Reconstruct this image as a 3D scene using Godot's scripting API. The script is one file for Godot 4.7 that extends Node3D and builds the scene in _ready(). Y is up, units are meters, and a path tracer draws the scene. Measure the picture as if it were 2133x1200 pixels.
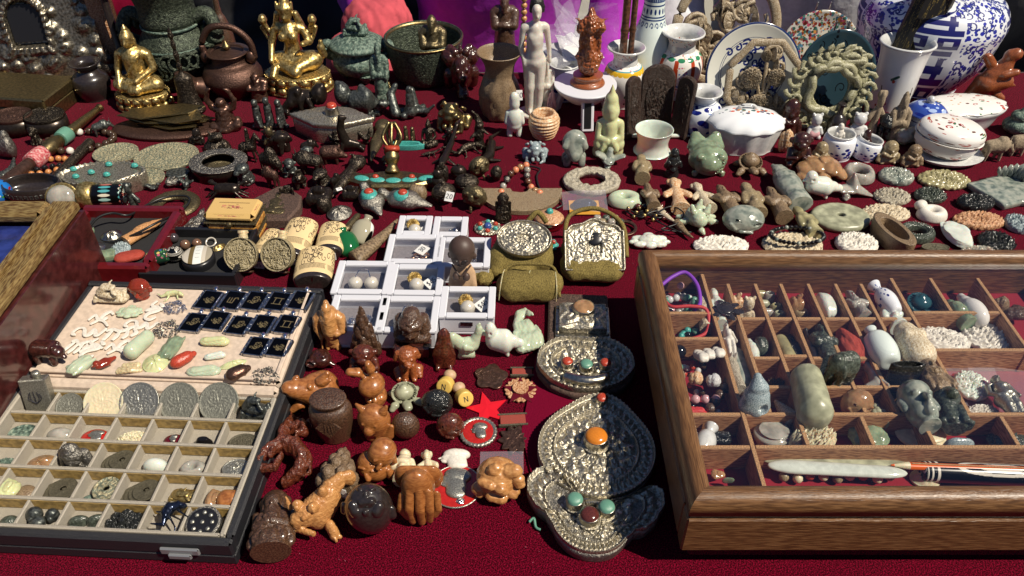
extends Node3D
# A flea-market stall of small antiques on a red velvet cloth. Units are metres; the cloth lies at y = 0.
const G0:="black zodiac pendants with silver edges"
const G1:="carved stone pieces on the velvet"
const G2:="clay and porcelain figurines by the big jar"
const G3:="coins standing in the back compartments"
const G4:="dark domed ingots"
const G5:="dishes on stands"
const G6:="old square-holed coins"
const G7:="pierced stone panels"
const G8:="round bronze bells"
const G9:="round bronze mirrors"
const G10:="small carvings inside the wooden case"
const G11:="wood carvings in front of the white boxes"
const O:=Vector3.ZERO
const I:=Vector3.ONE
var M:={}
var shapes:={}
var names:={}
var noise:=FastNoiseLite.new()
var rng:=RandomNumberGenerator.new()
func rnd()->float:
	return rng.randf()
func pv(a:Array)->PackedVector3Array:
	return PackedVector3Array(a)
func v3(x:float,y:float,z:float)->Vector3:
	return Vector3(x,y,z)

func numbered(called:String)->String:
	var n:int=names.get(called,0)
	names[called]=n+1
	return called if n==0 else "%s_%03d"%[called,n]
func tag(o:Node3D,label:String,category:String,group:="",kind:="")->Node3D:
	if label:o.set_meta("label",label)
	if not category:category=o.name.rstrip("_0123456789").get_slice("_",o.name.rstrip("_0123456789").count("_"))
	if category!="-":o.set_meta("category",category)
	if group:o.set_meta("group",group)
	if kind:o.set_meta("kind",kind)
	return o
func thing(called:String,label:String,category:String,group:String,at:Vector3,yaw:=.0)->Node3D:
	var o:=Node3D.new()
	o.name=numbered(called)
	add_child(o)
	o.position=at
	o.rotation_degrees.y=yaw
	return tag(o,label,category,group)
func part(parent:Node3D,called:String,m:Mesh,mat:Material,at:=O,size:=I,rot:=O)->MeshInstance3D:
	var o:=MeshInstance3D.new()
	o.name=called
	o.mesh=m
	o.material_override=mat
	parent.add_child(o,true)
	o.transform=Transform3D(Basis.from_euler(rot*PI/180.0)*Basis.from_scale(size),at)
	return o
func one(called:String,label:String,category:String,group:String,m:Mesh,mat:Material,at:Vector3,size:=I,rot:=O)->MeshInstance3D:
	var o:=part(self,numbered(called),m,mat,at,size,rot)
	tag(o,label,category,group)
	return o
func structure(called:String,m:Mesh,mat:Material,at:=O,rot:=O)->MeshInstance3D:
	var o:=part(self,called,m,mat,at,I,rot)
	o.set_meta("kind","structure")
	return o
func q(called,shape,mat,at,yaw,s,label,cat,group="")->MeshInstance3D:
	return one(called,label,cat,group,shp(shape),M[mat],v3(at[0],at[1],at[2]),v3(s[0],s[1],s[2]),v3(0,yaw,0))
func lie(called,shape,mat,at,yaw,s,label,cat,group="")->MeshInstance3D:
	var o:=one(called,label,cat,group,shp(shape),M[mat],O)
	var head:=v3(sin(deg_to_rad(yaw)),0,-cos(deg_to_rad(yaw)))
	var b:=Basis(head.cross(Vector3.UP)*s[0],head*s[1],Vector3.UP*s[2])
	o.transform=Transform3D(b,v3(at[0],at[1]+s[2]*.5,at[2]))
	return o
func commit(v:PackedVector3Array,idx:PackedInt32Array,uv:=PackedVector2Array(),col:=PackedColorArray())->ArrayMesh:
	var n:=PackedVector3Array()
	n.resize(v.size())
	for t in range(0,idx.size(),3):
		var a:=idx[t]
		var b:=idx[t+1]
		var c:=idx[t+2]
		var f:=(v[c]-v[a]).cross(v[b]-v[a])
		n[a]+=f
		n[b]+=f
		n[c]+=f
	for i in n.size():
		n[i]=n[i].normalized() if n[i].length_squared()>1e-20 else Vector3.UP
	var arr:=[]
	arr.resize(Mesh.ARRAY_MAX)
	arr[Mesh.ARRAY_VERTEX]=v
	arr[Mesh.ARRAY_NORMAL]=n
	arr[Mesh.ARRAY_INDEX]=idx
	if uv.size():arr[Mesh.ARRAY_TEX_UV]=uv
	if col.size():arr[Mesh.ARRAY_COLOR]=col
	var m:=ArrayMesh.new()
	m.add_surface_from_arrays(Mesh.PRIMITIVE_TRIANGLES,arr)
	return m
func unit(v:PackedVector3Array)->PackedVector3Array:
	var lo:=v[0]
	var hi:=v[0]
	for p in v:
		lo=lo.min(p)
		hi=hi.max(p)
	var s:=hi-lo
	var o:=v3((lo.x+hi.x)*.5,lo.y,(lo.z+hi.z)*.5)
	for i in v.size():
		v[i]=(v[i]-o)/s
	return v
func blob(prims:Array,n:=34,k:=.05,amp:=.0,freq:=7.0,kind:=0,normalise:=true)->ArrayMesh:
	var P:=[]
	for p in prims:
		P.append(p)
		if p.size()>8:
			P.append([-p[0],p[1],p[2],-p[3],p[4],p[5],p[6],p[7]])
	var lo:=Vector3.INF
	var hi:=-Vector3.INF
	for p in P:
		if p[6]>0:
			var r:float=maxf(p[6],p[7])
			var a:=v3(p[0],p[1],p[2])
			var b:=v3(p[3],p[4],p[5])
			lo=lo.min(a.min(b)-I*r)
			hi=hi.max(a.max(b)+I*r)
	var s:=hi-lo
	var c:float=maxf(s.x,maxf(s.y,s.z))/n
	lo -= I*c*2.5
	var nx:=int(s.x/c)+6
	var ny:=int(s.y/c)+6
	var nz:=int(s.z/c)+6
	var f:=PackedFloat32Array()
	f.resize(nx*ny*nz)
	f.fill(9.0)
	for p in P:
		var a:=(v3(p[0],p[1],p[2])-lo)/c
		var b:=(v3(p[3],p[4],p[5])-lo)/c
		var r1:float=absf(p[6])/c
		var r2:float=absf(p[7])/c
		var cut:bool=p[6]<0
		var kk:=k/c*(.4 if cut else 1.0)
		var reach:=maxf(r1,r2)+kk+2.0
		var ab:=b-a
		var inv:=1.0/maxf(ab.length_squared(),1e-9)
		for z in range(maxi(0,int(minf(a.z,b.z)-reach)),mini(nz,int(maxf(a.z,b.z)+reach)+1)):
			for y in range(maxi(0,int(minf(a.y,b.y)-reach)),mini(ny,int(maxf(a.y,b.y)+reach)+1)):
				var row:=(z*ny+y)*nx
				for x in range(maxi(0,int(minf(a.x,b.x)-reach)),mini(nx,int(maxf(a.x,b.x)+reach)+1)):
					var d:=v3(x,y,z)-a
					var t:=clampf(d.dot(ab)*inv,.0,1.0)
					var e:=(d-ab*t).length()-r1-(r2-r1)*t
					var g:=f[row+x]
					if cut:e=-e
					var h:=kk-absf(g-e)
					var m:=(maxf(g,e) if cut else minf(g,e))
					if h>0:m+=h*h*.25/kk*(1.0 if cut else -1.0)
					f[row+x]=m
	var id:=PackedInt32Array()
	id.resize(f.size())
	var v:=PackedVector3Array()
	var step:=[1,nx,nx*ny]
	var corner:=[0,1,nx,nx+1,nx*ny,nx*ny+1,nx*ny+nx,nx*ny+nx+1]
	var at:=[v3(0,0,0),v3(1,0,0),v3(0,1,0),v3(1,1,0),v3(0,0,1),v3(1,0,1),v3(0,1,1),v3(1,1,1)]
	var edges:=[[0,1],[2,3],[4,5],[6,7],[0,2],[1,3],[4,6],[5,7],[0,4],[1,5],[2,6],[3,7]]
	noise.noise_type=FastNoiseLite.TYPE_CELLULAR if kind==1 else FastNoiseLite.TYPE_SIMPLEX_SMOOTH
	noise.frequency=freq
	noise.fractal_type=FastNoiseLite.FRACTAL_RIDGED if kind==2 else FastNoiseLite.FRACTAL_FBM if kind==0 else FastNoiseLite.FRACTAL_NONE
	noise.fractal_octaves=3
	for z in nz-1:
		for y in ny-1:
			var i:=(z*ny+y)*nx
			for x in nx-1:
				var here:=f[i]
				if here<2.0 and here>-2.0:
					var neg:=0
					for o:int in corner:
						if f[i+o]<.0:neg+=1
					if neg>0 and neg<8:
						var sum:=O
						var m:=0
						for e in edges:
							var g:float=f[i+corner[e[0]]]
							var h:float=f[i+corner[e[1]]]
							if (g<.0)!=(h<.0):
								sum+=at[e[0]].lerp(at[e[1]],g/(g-h))
								m+=1
						var w:=lo+(v3(x,y,z)+sum/m)*c
						if amp>0:
							var grad:=v3(f[i+1]-f[i],f[i+nx]-f[i],f[i+nx*ny]-f[i]).normalized()
							w+=grad*noise.get_noise_3dv(w)*amp
						if normalise:w.y=maxf(w.y,.0)
						id[i]=v.size()
						v.append(w)
				i+=1
	var idx:=PackedInt32Array()
	for z in range(1,nz-1):
		for y in range(1,ny-1):
			var i:=(z*ny+y)*nx+1
			for x in range(1,nx-1):
				var g:=f[i]
				if g<2.0 and g>-2.0:
					for a in 3:
						var h:=f[i+step[a]]
						if (g<.0)!=(h<.0):
							var u:int=step[(a+1)%3]
							var w:int=step[(a+2)%3]
							var quad:=[id[i],id[i-u],id[i-u-w],id[i-w]]
							if g<.0:
								idx.append_array([quad[0],quad[2],quad[1],quad[0],quad[3],quad[2]])
							else:
								idx.append_array([quad[0],quad[1],quad[2],quad[0],quad[2],quad[3]])
				i+=1
	return commit(unit(v) if normalise else v,idx)
func plate(rf:Callable,hf:Callable,nr:=16,ns:=56,inner:=.0,normalise:=true)->ArrayMesh:
	var v:=PackedVector3Array()
	var uv:=PackedVector2Array()
	var idx:=PackedInt32Array()
	var rings:=nr+3+(1 if inner>0 else 0)
	for j in rings:
		for i in ns:
			var a:=TAU*i/ns
			var r:float=rf.call(a)
			var ring:=clampf(inner+(1.0-inner)*float(j)/nr,.0,1.0)
			var y:float=hf.call(ring,a)
			if j==nr+1:y*=.5; ring=1.0
			if j==nr+2:y=.0; ring=.97
			if j==nr+3:y=.0; ring=inner*1.02
			var p:=v3(cos(a)*r*ring,y,sin(a)*r*ring)
			v.append(p)
			uv.append(Vector2(p.x,p.z)*.5+Vector2(.5,.5))
	var last:=rings if inner>0 else rings-1
	for j in last:
		for i in ns:
			var a:=j*ns+i
			var b:=j*ns+(i+1)%ns
			var c:=((j+1)%rings)*ns+i
			var d:=((j+1)%rings)*ns+(i+1)%ns
			idx.append_array([a,b,d,a,d,c])
	return commit(unit(v) if normalise else v,idx,uv)
func lathe(profile:Array,seg:=40,lump=null,normalise:=false)->ArrayMesh:
	var v:=PackedVector3Array()
	var uv:=PackedVector2Array()
	var idx:=PackedInt32Array()
	var n:=profile.size()
	for j in n:
		for i in seg+1:
			var a:=TAU*i/seg
			var r:float=profile[j][0]
			if lump!=null:r=lump.call(r,profile[j][1],a)
			v.append(v3(sin(a)*r,profile[j][1],cos(a)*r))
			uv.append(Vector2(float(i)/seg,1.0-float(j)/(n-1)))
	for j in n-1:
		for i in seg:
			var a:=j*(seg+1)+i
			var b:=a+seg+1
			idx.append_array([a,b,b+1,a,b+1,a+1])
	var m:=commit(unit(v) if normalise else v,idx,uv)
	var arr:=m.surface_get_arrays(0)
	var nn:PackedVector3Array=arr[Mesh.ARRAY_NORMAL]
	for j in n:
		var s:=(nn[j*(seg+1)]+nn[j*(seg+1)+seg]).normalized()
		nn[j*(seg+1)]=s
		nn[j*(seg+1)+seg]=s
	arr[Mesh.ARRAY_NORMAL]=nn
	m.clear_surfaces()
	m.add_surface_from_arrays(Mesh.PRIMITIVE_TRIANGLES,arr)
	return m
func turn(pts:Array,n:int,seg:=40,lump=null,normalise:=false)->ArrayMesh:
	var outline:=smooth_profile(pts,n)
	return lathe(outline,seg,lump,normalise)
func smooth_profile(pts:Array,n:=6)->Array:
	var out:=[]
	for i in pts.size()-1:
		var a=pts[maxi(i-1,0)]
		var b=pts[i]
		var c=pts[i+1]
		var d=pts[mini(i+2,pts.size()-1)]
		for k in n:
			var t:=float(k)/n
			out.append([maxf(cubic_interpolate(b[0],c[0],a[0],d[0],t),.0),cubic_interpolate(b[1],c[1],a[1],d[1],t)])
	out.append(pts[-1])
	return out
func slab(pts:PackedVector2Array,t:float,ch:=.0)->ArrayMesh:
	if Geometry2D.is_polygon_clockwise(pts):pts.reverse()
	var n:=pts.size()
	var inset:=pts
	if ch>0:
		inset=PackedVector2Array()
		for i in n:
			var e:=((pts[i]-pts[(i+n-1)%n]).normalized()+(pts[(i+1)%n]-pts[i]).normalized()).normalized()
			inset.append(pts[i]+Vector2(-e.y,e.x)*ch)
	var st:=SurfaceTool.new()
	st.begin(Mesh.PRIMITIVE_TRIANGLES)
	st.set_smooth_group(-1)
	var tri:=Geometry2D.triangulate_polygon(inset)
	var lo:=pts[0]
	var hi:=pts[0]
	for p in pts:
		lo=lo.min(p)
		hi=hi.max(p)
	for k in range(0,tri.size(),3):
		for w in [[tri[k],tri[k+1],tri[k+2],t],[tri[k],tri[k+2],tri[k+1],.0]]:
			for i in 3:
				var p:=inset[w[i]] if w[3]>0 else inset[w[i]]
				st.set_uv((p-lo)/(hi-lo))
				st.add_vertex(v3(p.x,w[3],p.y))
	for i in n:
		var j:=(i+1)%n
		var bands:=[[pts[i],.0,pts[j],.0,pts[i],t-ch,pts[j],t-ch]]
		if ch>0:bands.append([pts[i],t-ch,pts[j],t-ch,inset[i],t,inset[j],t])
		for b in bands:
			var A:=v3(b[0].x,b[1],b[0].y)
			var B:=v3(b[2].x,b[3],b[2].y)
			var C:=v3(b[4].x,b[5],b[4].y)
			var D:=v3(b[6].x,b[7],b[6].y)
			for p in [A,C,D,A,D,B]:
				st.set_uv((Vector2(p.x,p.z)-lo)/(hi-lo))
				st.add_vertex(p)
	st.generate_normals()
	return st.commit()
func box(s:Vector3,ch:=.0015)->ArrayMesh:
	var key:="box%s%s"%[s,ch]
	if shapes.has(key):return shapes[key]
	var st:=SurfaceTool.new()
	st.begin(Mesh.PRIMITIVE_TRIANGLES)
	st.set_smooth_group(-1)
	var c:=minf(ch,minf(s.x,minf(s.y,s.z))*.4)
	var h:=s*.5
	var face:=func(a:Vector3,b:Vector3,cc:Vector3,d:Vector3):
		var nrm:=(b-a).cross(cc-a)
		var mid:=(a+b+cc+d)*.25
		var l:=[a,b,cc,d] if nrm.dot(mid)<0 else [a,d,cc,b]
		var q2:=[Vector2(0,1),Vector2(1,1),Vector2(1,0),Vector2(0,0)]
		for i in [0,1,2,0,2,3]:
			st.set_uv(q2[i])
			st.add_vertex(l[i]+v3(0,h.y,0))
	for ax in 3:
		var u:=(ax+1)%3
		var w:=(ax+2)%3
		for sg in [-1.0,1.0]:
			var pts:=[]
			for k in [[-1,-1],[1,-1],[1,1],[-1,1]]:
				var p:=O
				p[ax]=sg*h[ax]
				p[u]=k[0]*(h[u]-c)
				p[w]=k[1]*(h[w]-c)
				pts.append(p)
			face.call(pts[0],pts[1],pts[2],pts[3])
			for sg2 in [-1.0,1.0]:
				var e:=[]
				for k in [-1,1]:
					var p:=O
					p[ax]=sg*h[ax]; p[u]=sg2*(h[u]-c); p[w]=k*(h[w]-c)
					var p2:=O
					p2[ax]=sg*(h[ax]-c); p2[u]=sg2*h[u]; p2[w]=k*(h[w]-c)
					e.append(p); e.append(p2)
				face.call(e[0],e[1],e[3],e[2])
	st.generate_normals()
	shapes[key]=st.commit()
	return shapes[key]
func tube(pts:PackedVector3Array,r,sides:=7,closed:=false)->ArrayMesh:
	var v:=PackedVector3Array()
	var uv:=PackedVector2Array()
	var idx:=PackedInt32Array()
	var n:=pts.size()
	var up:=v3(.13,1,.07).normalized()
	for j in n:
		var d:=((pts[(j+1)%n] if closed or j<n-1 else pts[j])-(pts[(j-1+n)%n] if closed or j>0 else pts[j])).normalized()
		var s:=d.cross(up).normalized() if absf(d.dot(up))<.98 else d.cross(Vector3.RIGHT).normalized()
		var t:=s.cross(d)
		var rad:float=r[j] if r is Array or r is PackedFloat32Array else r
		for i in sides:
			var a:=TAU*i/sides
			v.append(pts[j]+(s*cos(a)+t*sin(a))*rad)
			uv.append(Vector2(float(i)/sides,float(j)/n))
	for j in (n if closed else n-1):
		for i in sides:
			var a:=j*sides+i
			var b:=j*sides+(i+1)%sides
			var c:=((j+1)%n)*sides+i
			var d:=((j+1)%n)*sides+(i+1)%sides
			idx.append_array([a,c,d,a,d,b])
	if not closed:
		for e in [0,n-1]:
			v.append(pts[e])
			uv.append(Vector2.ZERO)
			for i in sides:
				var a:int=e*sides+i
				var b:int=e*sides+(i+1)%sides
				idx.append_array([v.size()-1,a,b] if e==0 else [v.size()-1,b,a])
	return commit(v,idx,uv)
func curve(pts:Array,n:=8,closed:=false)->PackedVector3Array:
	var out:=PackedVector3Array()
	var m:=pts.size()
	for i in (m if closed else m-1):
		var a:Vector3=pts[(i-1+m)%m] if closed else pts[maxi(i-1,0)]
		var b:Vector3=pts[i]
		var c:Vector3=pts[(i+1)%m]
		var d:Vector3=pts[(i+2)%m] if closed else pts[mini(i+2,m-1)]
		for k in n:
			out.append(b.cubic_interpolate(c,a,d,float(k)/n))
	if not closed:out.append(pts[-1])
	return out
func sphere(seg:=14)->ArrayMesh:
	var key:="sphere%d"%seg
	if not shapes.has(key):
		var pr:=[]
		for i in seg/2+1:
			var a:=PI*i/(seg/2)
			pr.append([sin(a)*.5,.5-cos(a)*.5])
		shapes[key]=lathe(pr,seg)
	return shapes[key]
func join(list:Array)->ArrayMesh:
	var st:=SurfaceTool.new()
	st.begin(Mesh.PRIMITIVE_TRIANGLES)
	for l in list:
		st.append_from(l[0],0,l[1] if l.size()>1 else Transform3D())
	return st.commit()
func xf(at:Vector3,size:=I,rot:=O)->Transform3D:
	return Transform3D(Basis.from_euler(rot*PI/180.0)*Basis.from_scale(size),at)
func text_mesh(t:String,size:float,depth:=.0003,serif:=false)->TextMesh:
	var m:=TextMesh.new()
	var f:=SystemFont.new()
	f.font_names=PackedStringArray(["Droid Serif" if serif else "Droid Sans"])
	m.font=f
	m.text=t
	m.font_size=32
	m.pixel_size=size/32.0
	m.depth=depth
	return m
func canvas(w:int,h:int,c:Color)->Image:
	var im:=Image.create(w,h,false,Image.FORMAT_RGB8)
	im.fill(c)
	return im
func dab(im:Image,x:float,y:float,r:float,c:Color):
	var w:=im.get_width()
	var h:=im.get_height()
	for j in range(maxi(0,int(y-r)),mini(h,int(y+r)+1)):
		for i in range(int(x-r),int(x+r)+1):
			if (i-x)*(i-x)+(j-y)*(j-y)<=r*r:
				im.set_pixel(posmod(i,w),j,c)
func stroke(im:Image,pts:Array,r:float,c:Color):
	for k in pts.size()-1:
		var a:Vector2=pts[k]
		var b:Vector2=pts[k+1]
		var n:=maxi(1,int(a.distance_to(b)/maxf(r*.7,.7)))
		for i in n+1:
			var p:=a.lerp(b,float(i)/n)
			dab(im,p.x,p.y,r,c)
func scroll(im:Image,x:float,y:float,size:float,turn:float,r:float,c:Color,hand:=1.0):
	var pts:=[]
	for i in 15:
		var a:=turn+hand*i*.42
		pts.append(Vector2(x,y)+Vector2(cos(a),sin(a))*size*(1.0-i/17.0))
	stroke(im,pts,r,c)
func bloom(im:Image,x:float,y:float,r:float,petals:int,c:Color,centre:Color):
	for i in petals:
		var a:=TAU*i/petals
		dab(im,x+cos(a)*r*.6,y+sin(a)*r*.6,r*.42,c)
	dab(im,x,y,r*.32,centre)
func tex(im:Image)->ImageTexture:
	return ImageTexture.create_from_image(im)
func srgb(c:Array)->Color:
	return Color(c[0],c[1],c[2]).linear_to_srgb()
var heights:={}
func height_tex(kind:String)->NoiseTexture2D:
	if heights.has(kind):return heights[kind]
	var t:=NoiseTexture2D.new()
	var n:=FastNoiseLite.new()
	t.width=512
	t.height=512
	t.seamless=true
	n.seed=kind.hash()%1000
	match kind:
		"cell":
			n.noise_type=FastNoiseLite.TYPE_CELLULAR
			n.frequency=.035
			n.cellular_return_type=FastNoiseLite.RETURN_DISTANCE
			n.domain_warp_enabled=true
			n.domain_warp_amplitude=18.0
		"curl":
			n.noise_type=FastNoiseLite.TYPE_SIMPLEX_SMOOTH
			n.fractal_type=FastNoiseLite.FRACTAL_PING_PONG
			n.fractal_octaves=2
			n.frequency=.018
		"fine":
			n.noise_type=FastNoiseLite.TYPE_SIMPLEX
			n.frequency=.12
			n.fractal_octaves=4
		"soft":
			n.noise_type=FastNoiseLite.TYPE_SIMPLEX_SMOOTH
			n.frequency=.02
			n.fractal_octaves=4
		"grain":
			n.noise_type=FastNoiseLite.TYPE_SIMPLEX
			n.frequency=.045
			n.fractal_octaves=4
	t.noise=n
	heights[kind]=t
	return t
func grey_tex(look:String,low:float)->NoiseTexture2D:
	var key:="%s%.2f"%[look,low]
	if not heights.has(key):
		var t:NoiseTexture2D=height_tex(look).duplicate()
		t.width=256
		t.height=256
		t.noise=t.noise.duplicate()
		t.noise.seed=key.hash()%5000
		if look!="grain":t.noise.frequency*=2.0
		var g:=Gradient.new()
		g.offsets=PackedFloat32Array([.22,.8])
		g.colors=PackedColorArray([srgb([low,low,low]),Color.WHITE])
		t.color_ramp=g
		heights[key]=t
	return heights[key]
func mk(key:String,stops:Array,rough:float,metal:=.0,tile:=.06,look:="soft",bump:=.0,relief:="fine",extra:={})->StandardMaterial3D:
	var m:=StandardMaterial3D.new()
	m.resource_name=key
	m.roughness=rough
	m.metallic=metal
	if stops.size()==1:
		m.albedo_color=srgb(stops[0])
	elif stops.size()==2:
		var ratio:=.0
		for i in 3:ratio+=clampf(stops[0][i]/maxf(stops[1][i],.001),.0,1.0)/3.0
		m.albedo_color=srgb(stops[1])
		m.albedo_texture=grey_tex(look,.25 if ratio<.35 else .5 if ratio<.65 else .8)
	else:
		var t:NoiseTexture2D=height_tex(look).duplicate()
		t.width=256
		t.height=256
		t.noise=t.noise.duplicate()
		t.noise.seed=key.hash()%5000
		if look!="grain":t.noise.frequency*=2.0
		var g:=Gradient.new()
		g.offsets=PackedFloat32Array()
		var cs:=PackedColorArray()
		var os:=PackedFloat32Array()
		for i in stops.size():
			os.append(lerpf(.22,.8,float(i)/(stops.size()-1)))
			cs.append(srgb(stops[i]))
		g.offsets=os
		g.colors=cs
		t.color_ramp=g
		m.albedo_texture=t
	if bump>0:
		m.heightmap_enabled=true
		m.heightmap_texture=height_tex(relief)
		m.heightmap_scale=bump
	m.uv1_triplanar=true
	m.uv1_world_triplanar=true
	m.uv1_scale=I/tile
	for k in extra:m.set(k,extra[k])
	M[key]=m
	return m
func printed(key:String,im:Image,rough:float,extra:={})->StandardMaterial3D:
	var m:=StandardMaterial3D.new()
	m.resource_name=key
	m.roughness=rough
	m.albedo_texture=tex(im)
	for k in extra:m.set(k,extra[k])
	M[key]=m
	return m
func materials():
	var sss:={"subsurf_scatter_enabled":true,"subsurf_scatter_strength":.25}
	var gloss:={"clearcoat_enabled":true,"clearcoat":.6,"clearcoat_roughness":.12}
	mk("velvet",[[.012,.0001,.0012],[.082,.0006,.008],[.24,.003,.028]],.95,.0,.11,"fine",.03,"fine",{"rim_enabled":true,"rim":.15,"rim_tint":1.0,"metallic_specular":.05})
	mk("lint",[[.36,.1,.14]],.9)
	mk("suede",[[.11,.002,.014],[.19,.005,.028]],.95,.0,.08,"fine",.03,"fine",{"metallic_specular":.1})
	mk("red_felt",[[.2,.003,.012],[.32,.007,.02]],.95,.0,.03,"fine",.02)
	mk("bronze",[[.012,.01,.008],[.05,.04,.03],[.13,.105,.075]],.3,.75,.045,"soft",.14,"cell")
	mk("bronze_smooth",[[.018,.014,.012],[.05,.038,.03]],.28,.65,.05,"soft",.01,"soft")
	mk("bronze_grey",[[.03,.035,.035],[.1,.11,.1],[.2,.21,.19]],.4,.7,.05,"soft",.05,"cell")
	mk("verdigris",[[.025,.04,.033],[.09,.15,.12],[.3,.36,.28]],.62,.15,.07,"soft",.09,"curl")
	mk("green_bronze",[[.014,.019,.014],[.05,.065,.045],[.12,.145,.1]],.5,.5,.06,"soft",.14,"curl")
	mk("mirror_bronze",[[.1,.13,.1],[.26,.26,.18],[.44,.38,.23]],.55,.3,.09,"curl",.14,"curl")
	mk("gilt",[[.22,.145,.045],[.5,.37,.14],[.68,.53,.25]],.4,.85,.05,"soft",.05,"soft")
	mk("brass",[[.16,.115,.05],[.34,.26,.12]],.36,.95,.06,"soft",.02,"fine")
	mk("dull_brass",[[.09,.07,.035],[.2,.16,.085]],.42,.8,.04,"soft",.06,"cell")
	mk("copper",[[.06,.032,.024],[.14,.075,.055]],.42,.75,.03,"soft",.08,"cell")
	mk("copper_plain",[[.09,.045,.033],[.17,.092,.066]],.35,.75,.06,"soft",.01,"soft")
	mk("silver",[[.34,.31,.24],[.62,.58,.48]],.3,1.0,.05,"soft",.015,"soft")
	mk("silver_carved",[[.2,.18,.13],[.46,.42,.33],[.6,.55,.45]],.42,.85,.03,"soft",.05,"soft")
	mk("pewter",[[.1,.088,.065],[.3,.27,.21],[.42,.38,.3]],.38,.9,.06,"soft",.06,"soft")
	mk("old_silver",[[.12,.115,.1],[.34,.32,.28]],.4,.9,.03,"soft",.06,"curl")
	mk("chrome",[[.75,.75,.78]],.12,1.0)
	mk("brushed",[[.3,.31,.32]],.4,.5)
	mk("steel",[[.3,.31,.33],[.5,.5,.52]],.28,1.0,.05)
	mk("coin",[[.1,.1,.083],[.28,.28,.23]],.45,.5,.02,"soft",.03,"cell")
	mk("coin_bright",[[.25,.245,.2],[.5,.49,.42]],.35,.8,.02,"soft",.03,"cell")
	mk("old_coin",[[.05,.042,.026],[.13,.115,.075]],.6,.4,.02,"soft",.03,"curl")
	mk("blue_steel",[[.02,.03,.06],[.08,.1,.16]],.18,.9,.04)
	var streak:={"clearcoat_enabled":true,"clearcoat":.5,"clearcoat_roughness":.15,"uv1_scale":v3(12,45,12)}
	mk("boxwood",[[.36,.155,.048],[.46,.215,.07],[.58,.31,.115]],.38,.0,.05,"grain",.01,"grain",streak)
	mk("amber_wood",[[.2,.065,.016],[.32,.118,.032],[.4,.16,.048]],.33,.0,.06,"grain",.01,"grain",streak)
	mk("orange_wood",[[.2,.048,.012],[.36,.1,.028]],.35,.0,.03,"grain",.02,"curl",gloss)
	mk("red_wood",[[.05,.01,.005],[.15,.034,.016]],.34,.0,.04,"grain",.03,"soft",gloss)
	mk("dragon_wood",[[.06,.012,.005],[.2,.046,.018]],.34,.0,.03,"soft",.12,"cell",gloss)
	mk("dark_red_wood",[[.022,.006,.004],[.07,.018,.012]],.3,.0,.05,"grain",.02,"soft",gloss)
	mk("brown_wood",[[.045,.02,.01],[.13,.064,.034]],.4,.0,.03,"grain",.04,"curl",gloss)
	mk("grey_wood",[[.09,.058,.034],[.24,.16,.095]],.5,.0,.025,"grain",.07,"cell")
	mk("black_wood",[[.012,.009,.008],[.032,.024,.022]],.3,.0,.04,"soft",.01,"soft",gloss)
	mk("horn",[[.07,.045,.025],[.2,.14,.08],[.3,.22,.13]],.5,.0,.05,"grain",.03,"grain")
	mk("bamboo",[[.06,.022,.012],[.17,.07,.035]],.3,.0,.08,"grain",.01,"grain",gloss)
	mk("dark_shrine",[[.02,.008,.004],[.06,.027,.014]],.42,.0,.03,"grain",.12,"curl")
	mk("case_wood",[[.085,.038,.013],[.15,.07,.025],[.21,.105,.041]],.4,.0,.12,"grain",.02,"grain",{"uv1_scale":v3(3,30,60),"clearcoat_enabled":true,"clearcoat":.15,"clearcoat_roughness":.3})
	mk("case_wood_side",[[.085,.038,.013],[.15,.07,.025],[.21,.105,.041]],.4,.0,.12,"grain",.02,"grain",{"uv1_scale":v3(60,30,3),"clearcoat_enabled":true,"clearcoat":.15,"clearcoat_roughness":.3})
	mk("divider_wood",[[.17,.07,.028],[.36,.17,.075],[.48,.26,.125]],.6,.0,.12,"grain",.01,"grain",{"uv1_scale":v3(6,50,30)})
	mk("divider_wood_side",[[.17,.07,.028],[.36,.17,.075],[.48,.26,.125]],.6,.0,.12,"grain",.01,"grain",{"uv1_scale":v3(30,50,6)})
	mk("edge_wood",[[.3,.15,.065],[.52,.29,.13]],.6,.0,.02,"grain",.02,"grain")
	mk("gold_frame",[[.11,.05,.016],[.3,.2,.07],[.42,.3,.12]],.42,.45,.12,"grain",.03,"grain",{"uv1_scale":v3(5,60,40)})
	mk("gold_frame_side",[[.11,.05,.016],[.3,.2,.07],[.42,.3,.12]],.42,.45,.12,"grain",.03,"grain",{"uv1_scale":v3(40,60,5)})
	mk("maroon",[[.04,.008,.008],[.075,.017,.016]],.22,.0,.2,"grain",.0,"fine",gloss)
	mk("lacquer",[[.085,.005,.007],[.12,.007,.009]],.15,.0,.1,"soft",.0,"fine",gloss)
	mk("white_jade",[[.5,.56,.5],[.68,.72,.64]],.18,.0,.16,"soft",.0,"soft",sss)
	mk("pale_jade",[[.34,.46,.33],[.5,.58,.42]],.16,.0,.16,"soft",.0,"soft",sss)
	mk("yellow_jade",[[.42,.45,.2],[.6,.62,.34]],.18,.0,.16,"soft",.0,"soft",sss)
	mk("green_jade",[[.12,.2,.12],[.26,.34,.22]],.18,.0,.16,"soft",.01,"soft",sss)
	mk("sage_stone",[[.24,.27,.18],[.42,.43,.29]],.35,.0,.16,"soft",.02,"soft")
	mk("grey_jade",[[.1,.13,.115],[.26,.29,.25],[.36,.37,.31]],.2,.0,.16,"soft",.01,"soft")
	mk("dark_jade",[[.03,.042,.036],[.1,.12,.095]],.18,.0,.04,"soft",.05,"curl")
	mk("black_stone",[[.008,.009,.009],[.022,.024,.024]],.16,.0,.04,"soft",.06,"curl")
	mk("blue_stone",[[.05,.08,.1],[.26,.33,.36],[.42,.48,.48]],.22,.0,.03,"curl",.02,"soft")
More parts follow.
